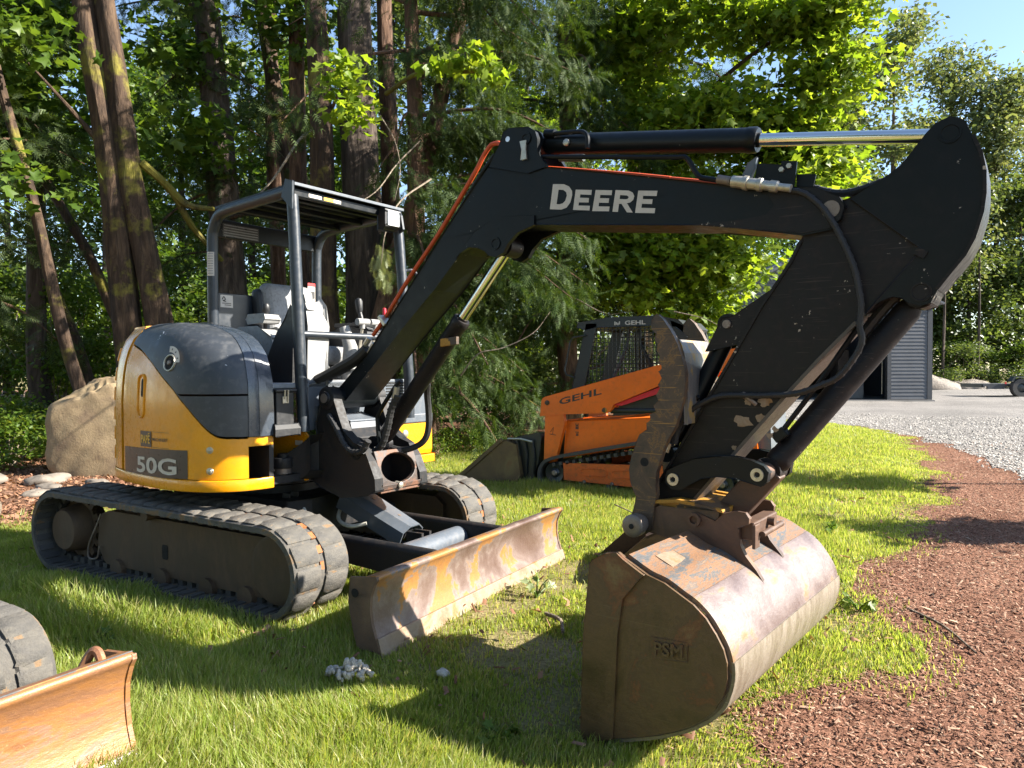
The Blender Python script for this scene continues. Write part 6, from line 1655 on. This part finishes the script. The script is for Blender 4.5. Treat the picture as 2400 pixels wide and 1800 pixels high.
def put_bush(kind, u, d, s, label, name='shrub'):
    p = at(u, 900, d); p.z = float(gz(p.x, p.y))
    rt = empty(name, label, 'shrub', 'shrubs in the forest understory', loc=p, rotz=rb.uniform(0, 6))
    rt.scale = (s, s, s*rb.uniform(.9, 1.15))
    for me, nm in zip(BUSH[kind], ('leaves', 'stems')):
        o = bpy.data.objects.new(nm, me); C.objects.link(o); o.parent = rt
SPOTS = [(0, -30, 15.5, 1.0, 'dark shrub at the left picture edge'), (2, 60, 17, 1.15, 'dense shrub second from the left edge'), (0, 130, 14.5, .9, 'dark shrub above the boulder'), (4, 215, 18, 1.1, 'bright shrub between the leaning maple and the twin stems'), (1, 250, 16, .9, 'young maple just left of the twin stems'),
         (2, 420, 17.5, 1.15, 'dense shrub right of the twin stems'), (4, 455, 15.5, .9, 'bright young maple right of the twin stems'), (0, 500, 19, 1.1, 'dark shrub left of the fir trunk'), (1, 610, 17, .9, 'young maple right of the fir trunk'), (2, 665, 18.5, 1.1, 'dense shrub behind the canopy posts'),
         (0, 730, 16.5, .9, 'dark shrub behind the seat'), (2, 900, 17, 1.0, 'dense shrub behind the cedar trunks'), (0, 1010, 15.5, .95, 'dark shrub behind the lower boom'), (2, 1100, 14.5, .9, 'dense shrub behind the boom cylinder rod'), (2, 1250, 17, 1.15, 'dense shrub behind the loader bucket'), (4, 1400, 18, 1.1, 'bright shrub behind the loader cab'), (2, 1550, 19, 1.2, 'dense shrub between loader and shed'), (4, 1630, 17.5, .9, 'bright shrub beside the thumb'),
         (3, 60, 12.8, .7, 'low undergrowth left of the boulder'), (3, 190, 13.2, .7, 'low undergrowth right behind the boulder'), (3, 20, 10.3, .8, 'low undergrowth at the left picture edge'), (3, 330, 13.0, 1.0, 'low undergrowth at the foot of the twin maple'), (3, 1010, 11.2, .4, 'low green plants in the litter beyond the far track'), (3, 1115, 11.8, .38, 'low green plants in the litter left of the loader bucket'), (3, 800, 12.8, .8, 'low leafy plants behind the levers')]
for kind, u, d, s, lab in SPOTS:
    put_bush(kind, u, d, s, lab)

# --- taller trees further back (shared crowns)
def make_tall(seed, mat, size, n, h, r, z0, tm=None):
    rng = np.random.default_rng(seed)
    bl = []
    for k in range(26):
        t = rng.random(); z = z0+(h-z0)*t
        rr = r*(1-.65*t)*(.5+.5*min(1, t*6+.4))
        a = rng.uniform(0, 2*pi); q = rng.random()**.5*rr
        bl.append(((q*math.cos(a), q*math.sin(a), z), (r*.34, r*.34, h*.055), 1))
    P, S, D, U, cl = leafy(bl, n, size, rng, 12, size*1.7, .35)
    o = place(tm or tmpl_leaf(), P, S, D, U, 'crown', mat, None)
    me = o.data; bpy.data.objects.remove(o)
    mb = MB()
    limb(mb, [(0, 0, -.1), (.05, .04, h*.4), (-.05, 0, h*.95)], .02*h**.9, .03, 8)
    for b_ in bl[:14]:
        c = b_[0]
        limb(mb, [(0, 0, c[2]-.08*h), (c[0]*.5, c[1]*.5, c[2]-.03*h), c], .035, .012, 5)
    sm = bpy.data.meshes.new('trunk'); sm.from_pydata([tuple(v) for v in mb.v], [], mb.f); sm.polygons.foreach_set('use_smooth', [True]*len(mb.f)); sm.materials.append(M['bark_fir'])
    return me, sm
TALL = [make_tall(201, 'leaf_far', .24, 7000, 13, 3.0, 2.0), make_tall(202, 'leaf_maple', .24, 6500, 12, 3.2, 1.5), make_tall(203, 'leaf_far', .23, 7000, 15, 2.6, 1.5), make_tall(204, 'leaf_maple_sun', .22, 5000, 11, 3.0, 2.5)]
def put_tall(src, u, d, s, label, grp, sz=1.0, du=None):
    p = at(u, 900, d); p.z = 0
    rt = empty('tree', label, 'tree', grp, loc=p, rotz=rb.uniform(0, 6)); rt.scale = (s, s, s*sz)
    for me, nm in zip(src, ('crown', 'trunk')):
        o = bpy.data.objects.new(nm, me); C.objects.link(o); o.parent = rt
GB = 'trees deep in the forest'
for k, (kd, u, d, s, lab) in enumerate([(0, -120, 22, 1.0, 'background tree at the left picture edge'), (2, 90, 25, 1.0, 'background tree above the boulder'), (1, 250, 23, .95, 'background tree left of the twin maple'), (2, 430, 27, 1.0, 'background tree right of the twin maple'), (0, 590, 25, .95, 'background tree between fir trunk and canopy'), (1, 760, 24, 1.0, 'background tree behind the canopy roof'), (2, 930, 26, 1.0, 'background tree behind the cedar trunks'), (0, 1080, 22, 1.0, 'background tree above the boom elbow'), (1, 1240, 24, 1.05, 'background tree above the arm cylinder barrel'), (3, 1380, 21, 1.0, 'bright background tree above the boom lettering'), (2, 1500, 27, 1.0, 'background tree left of the shed'), (0, 1640, 38, 1.0, 'background tree right behind the shed gable'), (1, 1760, 44, 1.1, 'background tree behind the shed roof'), (0, 350, 33, 1.15, 'far background tree in the left gap'), (2, 700, 34, 1.1, 'far background tree behind the canopy'), (0, 1150, 33, 1.1, 'far background tree in the middle gap'), (2, 20, 34, 1.1, 'far background tree at the left'), (1, 160, 29, 1.0, 'far background tree left of the twin maple'), (0, 330, 28, .9, 'far background tree behind the twin maple stems'), (1, 510, 31, 1.0, 'far background tree behind the fir trunk'), (0, 640, 29, .9, 'far background tree between the canopy and the fir'), (1, 860, 31, 1.0, 'far background tree behind the thickest trunk')]):
    put_tall(TALL[kd], u, d, s, lab, GB)
COT = [make_tall(301, 'leaf_hazy', .42, 11000, 28, 4.6, 4.0), make_tall(302, 'leaf_hazy', .42, 9000, 24, 4.0, 3.0), make_tall(303, 'leaf_far', .38, 9000, 16, 4.2, .5)]
GC = 'tall trees beyond the gravel lot'
for kd, u, d, s, lab in [(0, 2090, 56, 1.0, 'tall tree behind the arm end, tallest on the right'), (0, 2225, 60, .98, 'second tall tree right of the arm'), (1, 2330, 57, 1.0, 'tree with a gap of sky to its left at the right edge'), (0, 2440, 60, .95, 'tall tree cut by the right picture edge'), (2, 2020, 52, .9, 'low dense tree right behind the shed corner'), (2, 2150, 58, 1.0, 'low dense tree below the tall ones'), (2, 2270, 55, .95, 'low dense tree above the gravel piles'), (2, 2390, 56, 1.0, 'low dense tree above the trailer'), (2, 1900, 50, 1.0, 'low dense tree behind the shed roof'), (1, 1960, 60, 1.0, 'tall tree hidden mostly by the arm'), (2, 2520, 57, 1.1, 'low dense tree past the right edge'), (1, 2580, 60, 1.0, 'tall tree past the right edge')]:
    put_tall(COT[kd], u, d, s, lab, GC)
# slim bare stems in front of the far trees
for k, (u, d) in enumerate(((2092, 48), (2160, 52), (2208, 49), (2290, 51))):
    p = at(u, 900, d); p.z = 0
    rt = empty('alder_tree', ['slim pale stem by the shed corner', 'slim stem second from the shed corner', 'slim stem third from the shed corner', 'slim pale stem nearest the trailer'][k], 'tree', GC, loc=p)
    trunk('trunk', [Vector((0, 0, -.1)), Vector((.1, 0, 6)), Vector((0, .1, 14))], .10, .05, 'bark_fir', rt, 8, k)
    rng = np.random.default_rng(400+k)
    P, S, D, U, cl = leafy([((0, 0, 11), (1.5, 1.5, 3.5), 1)], 600, .35, rng, 12, .5)
    place(tmpl_leaf(), P, S, D, U, 'crown', 'leaf_hazy', rt)

# dense low growth at the feet of the far trees
for k, u in enumerate((1960, 2040, 2110, 2180, 2250, 2320, 2400, 2480)):
    p = at(u, 900, 50+(k*7) % 5); p.z = -.3
    rt = empty('shrub', 'far shrub number' if False else ['far shrub behind the shed wall', 'far shrub at the shed corner', 'far shrub right of the shed corner', 'far shrub above the larger gravel pile', 'far shrub between the gravel piles', 'far shrub left of the trailer', 'far shrub behind the trailer wheels', 'far shrub past the right edge'][k], 'shrub', 'shrubs beyond the gravel lot', loc=p, rotz=k*1.3)
    rt.scale = (1.7, 1.7, 1.15)
    for me, nm in zip(BUSH[2 if k % 2 else 0], ('leaves', 'stems')):
        o = bpy.data.objects.new(nm, me); C.objects.link(o); o.parent = rt

# unseen trees added behind the camera to darken sky light and reflections
GK = 'trees round the clearing behind the camera'
for k, (az, dist, kd) in enumerate(((175, 17, 1), (196, 15, 0), (214, 18, 2), (232, 15, 1), (250, 17, 0), (268, 15, 2), (285, 18, 1), (302, 16, 0), (320, 19, 2), (224, 25, 0), (259, 26, 2), (294, 26, 1))):
    rt = empty('tree', ['first', 'second', 'third', 'fourth', 'fifth', 'sixth', 'seventh', 'eighth', 'ninth'][k] + ' tree from the left in the row behind the camera' if k < 9 else ['left', 'middle', 'right'][k-9] + ' tree of the far row behind the camera', 'tree', GK, loc=(CAM.x+dist*math.cos(rad(az)), CAM.y+dist*math.sin(rad(az)), 0), rotz=k*1.1)
    rt.scale = (1.15, 1.15, 1.1)
    for me, nm in zip(TALL[kd], ('crown', 'trunk')):
        o = bpy.data.objects.new(nm, me); C.objects.link(o); o.parent = rt
# unseen stand-in trees added right of frame to cast lawn and mulch shadows
for k, (x, y, h, r_) in enumerate(((6.8, 7.25, 2.9, .75), (7.8, 4.95, 2.9, .6))):
    rt = empty('young_tree', ['young tree past the right edge, casting the farther lawn shadow', 'young tree past the right edge, casting the nearer mulch shadow'][k], 'tree', 'young trees at the lawn edge', loc=(x, y, 0))
    limb(MB(), [(0, 0, -.05), (.03, .02, h*.5), (0, 0, h*1.1)], .06, .02, 8).build('trunk', 'bark_maple', rt)
    rng = np.random.default_rng(500+k)
    P, S, D, U, cl = leafy([((0, 0, h), (r_, r_, .55), 1), ((.2, .1, h*.85), (r_*.7, r_*.7, .4), .6)], 1100, .12, rng, 12, .14, .2)
    place(tmpl_maple(), P, S, D, U, 'crown', 'leaf_maple', rt)

# ------------------------------------------------------------------ grass, chips, litter, small plants
M['grass'] = leaf_mat('grass_blades', [(0.15, 0.215, 0.034), (0.19, 0.255, 0.045), (0.24, 0.285, 0.075), (0.165, 0.23, 0.038), (0.36, 0.33, 0.17), (0.22, 0.265, 0.06)], 0.45, 0.4)
M['grass_dry'] = leaf_mat('dry_grass', [(0.25, 0.20, 0.09), (0.32, 0.26, 0.13), (0.20, 0.19, 0.06), (0.28, 0.24, 0.10)], 0.3, 0.6)
rg = np.random.default_rng(2024)
cam2 = np.array([CAM.x, CAM.y])
def sample(n, xr, yr, dens, fn):
    """points in a box, kept with a chance that falls with distance from the lawn's near edge"""
    x = rg.uniform(xr[0], xr[1], n); y = rg.uniform(yr[0], yr[1], n)
    d = np.hypot(x-cam2[0], y-cam2[1])
    dx = x-cam2[0]; dy = y-cam2[1]
    ang = np.arctan2(dx*_r.x+dy*_r.y, dx*_f.x+dy*_f.y)
    keep = (np.abs(ang) < rad(43)) & (d > 1.5) & (rg.random(n) < dens(d)) & fn(x, y)
    return x[keep], y[keep], d[keep]
def lawn(x, y):
    ok = (mulch_side(x, y) < .02+.2*(rg.random(len(x)) < .08)) & (gravel_side(x, y) < .05) & (litter_side(x, y) < .1+.5*(rg.random(len(x)) < .06))
    ok &= ~((np.abs(x) < 1.16) & (np.abs(np.abs(y)-.8) < .2))
    ok &= ~((np.abs(x-.4) < 1.1) & (np.abs(np.abs(y+2.95)-.58) < .16))
    bare = vnoise(x, y, 1.6, 31)*.65+vnoise(x, y, 4.5, 32)*.35
    worn = 1.25*np.exp(-((x-2.3)**2/1.3+(y-.2)**2/2.8)) + .7*np.exp(-((x-3.2)**2/.8+(y-3.2)**2/3)) + .8*np.exp(-((x-3.45)**2/.25+(y+.9)**2/.5))
    ok &= rg.random(len(x)) < np.clip(1.25-1.2*np.clip((bare-.45)*3, 0, 1)*(.35+worn)-.35*worn, .12, 1)
    return ok
def blades(x, y, d, hfac, mat, name, label, lean=.45, wfac=1.0, simple=False):
    n = len(x)
    hmap = .024+.040*vnoise(x, y, .8, 41)+.040*vnoise(x, y, 3.0, 42)**1.5
    hmap += .05*np.exp(-((y+1.30)/.13)**2)*(x < 1.0)*(x > -2.0)                # uncut along the track
    hmap += .05*np.exp(-((y-3.55)/.25)**2)*(x > 0)*(x < 2.2)
    hmap += .03*(y < -1.5)*(x < 3.2)
    hmap *= np.where(np.exp(-((x-2.3)**2/1.2+(y-.2)**2/2.6)) > .4, .62, 1.0)
    edge = np.clip(1-(mulch_side(x, y)+.45)/.5, .45, 1)
    h = hmap*hfac*edge*rg.uniform(.55, 1.35, n)
    w = (.0021+.0011*rg.random(n))*np.clip(d/3.0, .9, 4.5)**.7*wfac
    a = rg.uniform(0, 2*pi, n); le = lean*rg.uniform(.15, 1.2, n)
    swirl = vnoise(x, y, 2.2, 43)*2*pi*1.5
    a = np.where(rg.random(n) < .55, swirl+rg.normal(size=n)*.6, a)
    dx, dy = np.cos(a), np.sin(a)
    b = rg.uniform(0, 2*pi, n); sx, sy = np.cos(b)*w, np.sin(b)*w
    z0 = gz(x, y)-.004
    base = np.stack([x, y, z0], 1); side = np.stack([sx, sy, np.zeros(n)], 1)
    mid = base+np.stack([dx*le*h*.32, dy*le*h*.32, h*.58], 1)
    tip = base+np.stack([dx*le*h*1.05, dy*le*h*1.05, h*(1-.25*le)], 1)
    V = np.stack([base-side, base+side, mid+side*.75, mid-side*.75, tip], 1).reshape(-1, 3)
    o_ = (np.arange(n)*5)[:, None]
    F = np.concatenate([o_+np.array([[0, 1, 2]]), o_+np.array([[0, 2, 3]]), o_+np.array([[3, 2, 4]])], 1).reshape(-1, 3)
    if simple:
        V = np.stack([base-side*1.15, base+side*1.15, tip], 1).reshape(-1, 3)
        F = np.arange(n*3).reshape(-1, 3)
    ob = np_mesh(name, V, F, mat)
    tag(ob, label, 'grass', kind='stuff')
    return ob
dens = lambda d: np.clip((3.0/np.maximum(d, 1.0))**1.75, 0, 1)
x, y, d = sample(1600000, (-4.8, 5.0), (-3.4, 4.0), lambda d: dens(d)*(d < 5.6), lawn)

blades(x, y, d, 1.0, 'grass', 'grass', 'short green lawn grass around the machines')
x, y, d = sample(1350000, (-4.8, 5.0), (-2.0, 9.0), lambda d: np.clip(.75*(5.6/d)**1.5, 0, 1)*(d >= 5.5)*(d < 12.5), lawn)
x2, y2, d2 = sample(600000, (-3.0, 5.0), (7.0, 17.4), lambda d: np.clip(.55*(10.0/d)**1.5, 0, 1)*(d >= 12.4), lawn)
x = np.r_[x, x2]; y = np.r_[y, y2]; d = np.r_[d, d2]

blades(x, y, d, 1.0, 'grass', 'far_grass', 'lawn grass farther back towards the loader and the gravel', simple=True)
x, y, d = sample(420000, (-4.0, 5.0), (-3.4, 10), dens, lambda x, y: lawn(x, y) & (rg.random(len(x)) < .25+.75*(vnoise(x, y, 1.1, 51) > .5)))
blades(x, y, d, .62, 'grass_dry', 'dry_grass', 'dry straw-coloured grass among the green', .9, 1.1)

def chips(x, y, name, label, mat, L, W, T, lift=.004, tilt=.35):
    n = len(x)
    a = rg.uniform(0, 2*pi, n); t = rg.normal(size=n)*tilt; t2 = rg.normal(size=n)*tilt
    ux = np.stack([np.cos(a)*np.cos(t), np.sin(a)*np.cos(t), np.sin(t)], 1)
    uy = np.stack([-np.sin(a), np.cos(a), t2], 1); uz = np.cross(ux, uy)
    l = L*rg.uniform(.4, 1.4, n)[:, None]; w = W*rg.uniform(.4, 1.3, n)[:, None]; th = T*rg.uniform(.5, 1.3, n)[:, None]
    c = np.stack([x, y, gz(x, y)+lift+rg.uniform(0, .01, n)], 1)
    V = np.stack([c-ux*l-uy*w*.6, c+ux*l*.8-uy*w, c+ux*l+uy*w*.5, c-ux*l*.9+uy*w, c-ux*l*.6+uz*th, c+ux*l*.6+uz*th], 1).reshape(-1, 3)
    tf = np.array([[0, 1, 5], [0, 5, 4], [1, 2, 5], [2, 3, 4], [2, 4, 5], [3, 0, 4]])
    F = ((np.arange(n)*6)[:, None, None]+tf[None]).reshape(-1, 3)
    ob = np_mesh(name, V, F, mat)
    return tag(ob, label, 'mulch', kind='stuff')
M['chip'] = leaf_mat('bark_chips', [(0.10, 0.042, 0.024), (0.19, 0.088, 0.054), (0.26, 0.13, 0.082), (0.14, 0.062, 0.036), (0.38, 0.26, 0.18), (0.22, 0.105, 0.066)], 0.0, 0.9)
M['litter_leaf'] = leaf_mat('dead_leaves', [(0.12, 0.055, 0.03), (0.22, 0.11, 0.06), (0.30, 0.17, 0.10), (0.17, 0.08, 0.045), (0.26, 0.15, 0.10)], 0.1, 0.85)
x, y, d = sample(420000, (2.6, 7.0), (-3.4, 15), lambda d: np.clip((3.4/d)**1.3, 0, 1), lambda x, y: (mulch_side(x, y) > -.12*rg.random(len(x))**2*3) & (gravel_side(x, y) < .5*rg.random(len(x))**3))

chips(x, y, 'bark_chips', 'reddish bark chips at the right of the lawn', 'chip', .0115, .0032, .003)
x, y, d = sample(9000, (2.8, 6.5), (-3.0, 12), lambda d: np.clip((3.4/d)**1.0, 0, 1), lambda x, y: mulch_side(x, y) > .1)
chips(x, y, 'pale_bark_pieces', 'larger pale wood pieces scattered on the bark mulch', 'chip', .026, .006, .005, .006, .25)
x, y, d = sample(90000, (-9, 1.5), (-2.5, 9.5), lambda d: np.clip((6.0/d)**1.2, 0, 1), lambda x, y: (litter_side(x, y) > -.25*rg.random(len(x))**2))
chips(x, y, 'dead_leaf_litter', 'brown leaf litter under the trees at the forest edge', 'litter_leaf', .035, .018, .006, .004, .5)
M['gravel_stone'] = leaf_mat('gravel_stones', [(0.20, 0.19, 0.18), (0.30, 0.28, 0.26), (0.40, 0.38, 0.35), (0.25, 0.23, 0.21)], 0.0, 0.9)
x, y, d = sample(60000, (0, 9), (2, 20), lambda d: np.clip((9.0/d)**1.5, 0, 1), lambda x, y: gravel_side(x, y) > -.15*rg.random(len(x)))
g_ = chips(x, y, 'gravel_stones', 'loose grey stones on the gravel lot', 'gravel_stone', .018, .016, .014, .010, .3)
g_['category'] = 'gravel'

# stray weed with wilted leaves before the blade, weeds at the mulch edge
def weed(name, label, loc, n, size, h, mat, seed, lean=.5):
    rt = empty(name, label, 'plant', None, loc=(loc[0], loc[1], float(gz(*loc))))
    rng = np.random.default_rng(seed)
    mb = MB()
    P = []; D = []
    for k in range(n):
        a = rng.uniform(0, 2*pi); q = np.array([math.cos(a), math.sin(a), 0])*h*lean*rng.uniform(.3, 1.2)
        tip = q+np.array([0, 0, h*rng.uniform(.35, 1)])
        limb(mb, [(0, 0, 0), tuple(q*.4+np.array([0, 0, tip[2]*.6])), tuple(tip)], .005, .003, 5, 4)
        for j in range(4):
            P.append(tip*(.55+.5*rng.random())); D.append(q/h+rng.normal(size=3)*.6+np.array([0, 0, -.1]))
    mb.build('stems', 'fern', rt)
    P = np.array(P); N = len(P)
    place(tmpl_maple(), P, size*rng.uniform(.6, 1.3, N), np.array(D), rng.normal(size=(N, 3))*.5+np.array([0, 0, 1]), 'leaves', mat, rt)
weed('weed', 'wilted pale weed with drooping leaves in front of the excavator blade', (2.05, .12), 5, .055, .13, 'wilted', 3, 1.0)
weed('weed', 'low green weed on the bark mulch right of the bucket', (3.72, .75), 5, .05, .08, 'fern', 4, 1.2)
weed('weed', 'small green weed sprouting beyond the bucket', (3.35, 2.55), 6, .05, .13, 'fern', 5, .6)
weed('weed', 'leafy dandelion weed in the shaded grass by the bucket', (2.62, -1.25), 6, .05, .06, 'fern', 6, 1.3)
weed('weed', 'broad-leaved weed in the grass in front of the near track', (.55, -1.62), 6, .06, .07, 'fern', 7, 1.3)

# ferns at the left
def fern(loc, s, label, seed):
    rt = empty('fern', label, 'fern', 'ferns beside the boulder', loc=(loc[0], loc[1], float(gz(*loc))))
    rng = np.random.default_rng(seed)
    V = []; F = []
    for k in range(11):
        a = 2*pi*k/11+rng.uniform(-.25, .25); L = s*rng.uniform(.7, 1.1)
        ax = [np.array([math.cos(a)*L*t, math.sin(a)*L*t, L*(1.15*t-1.15*t*t)+.02]) for t in np.linspace(0, 1, 15)]
        sd_ = np.array([-math.sin(a), math.cos(a), 0])
        for i in range(1, 14):
            w = L*.17*math.sin(pi*min(1, .15+i/14.5))
            for q in (-1, 1):
                p = ax[i]; n0 = len(V)
                V += [p, ax[i+1]*.8+p*.2, p+sd_*q*w+(ax[i+1]-p)*.8+np.array([0, 0, -.25*w])]
                F.append((n0, n0+1, n0+2))
    np_mesh('fronds', np.array(V), np.array(F), 'fern', rt)
for k, (lx, ly, s, lab) in enumerate(((-6.9, 1.35, .55, 'fern left of the boulder in half shade'), (-7.3, 2.1, .7, 'tall fern behind the boulder\'s left side'), (-7.6, 1.0, .65, 'fern at the left picture edge above the rocks'), (-5.0, 3.3, .6, 'fern arching over the boulder\'s top right'))):
    fern((lx, ly), s, lab, 60+k)

# sticks and a log
for k, (a, b, r_, lab) in enumerate([((-4.2, .1, .05), (-3.3, -.25, .04), .035, 'pale fallen log behind the left track end'), ((3.95, .9, .015), (4.25, .35, .01), .008, 'thin dark stick on the bark mulch'), ((1.55, 2.6, .10), (2.0, 2.2, .02), .006, 'dry stalk in the grass before the loader'), ((2.25, -.15, .012), (2.45, -.35, .01), .012, 'short dark stick in the grass beside the bucket'), ((-2.9, 5.9, .03), (-1.9, 6.2, .05), .015, 'bare fallen branch on the litter beyond the far track')]):
    o = MB().tube(smooth_path([Vector(a), Vector(a).lerp(Vector(b), .5)+Vector((.02, .03, .01)), Vector(b)], 4), [r_, r_*.7], 7).build('stick' if k else 'log', 'twig')
    tag(o, lab, 'stick' if k else 'log')
# bare twigs hanging in front of the dark cedars
for k, pts in enumerate([[at(985, 330, 11.0), at(930, 385, 10.2), at(880, 450, 9.6), at(800, 500, 9.4), at(745, 570, 9.4)], [at(890, 270, 10.4), at(925, 330, 10.0), at(938, 400, 9.8), at(925, 470, 9.6)], [at(1080, 880, 9.8), at(1120, 830, 9.6), at(1180, 815, 9.6), at(1250, 780, 9.6), at(1290, 730, 9.8)], [at(1580, 730, 11.2), at(1660, 750, 11.0), at(1720, 790, 10.8)], [at(1350, 700, 11.5), at(1420, 735, 11.2), at(1480, 728, 11)]]):
    b_ = pts[0]
    o = MB().tube([p-b_ for p in smooth_path(pts, 5)], [.012, .002], 6).build('dead_twig', 'twig', loc=b_)
    tag(o, ['long bare twig hanging before the trunks beside the canopy', 'short bare twig between the trunks above the canopy', 'pale bare twig behind the loader bucket', 'pale curved twig above the thumb tip', 'pale bare twig above the loader cab'][k], 'twig')
x, y, d = sample(2600, (-3.0, 4.0), (-3.2, 6), lambda d: np.clip((3.4/d)**1.0, 0, 1), lambda x, y: mulch_side(x, y) < 0)
q_ = chips(x, y, 'fallen_bits', 'small dead leaves and bark bits lying in the lawn', 'litter_leaf', .022, .011, .004, .03, .5)
q_['category'] = 'litter'
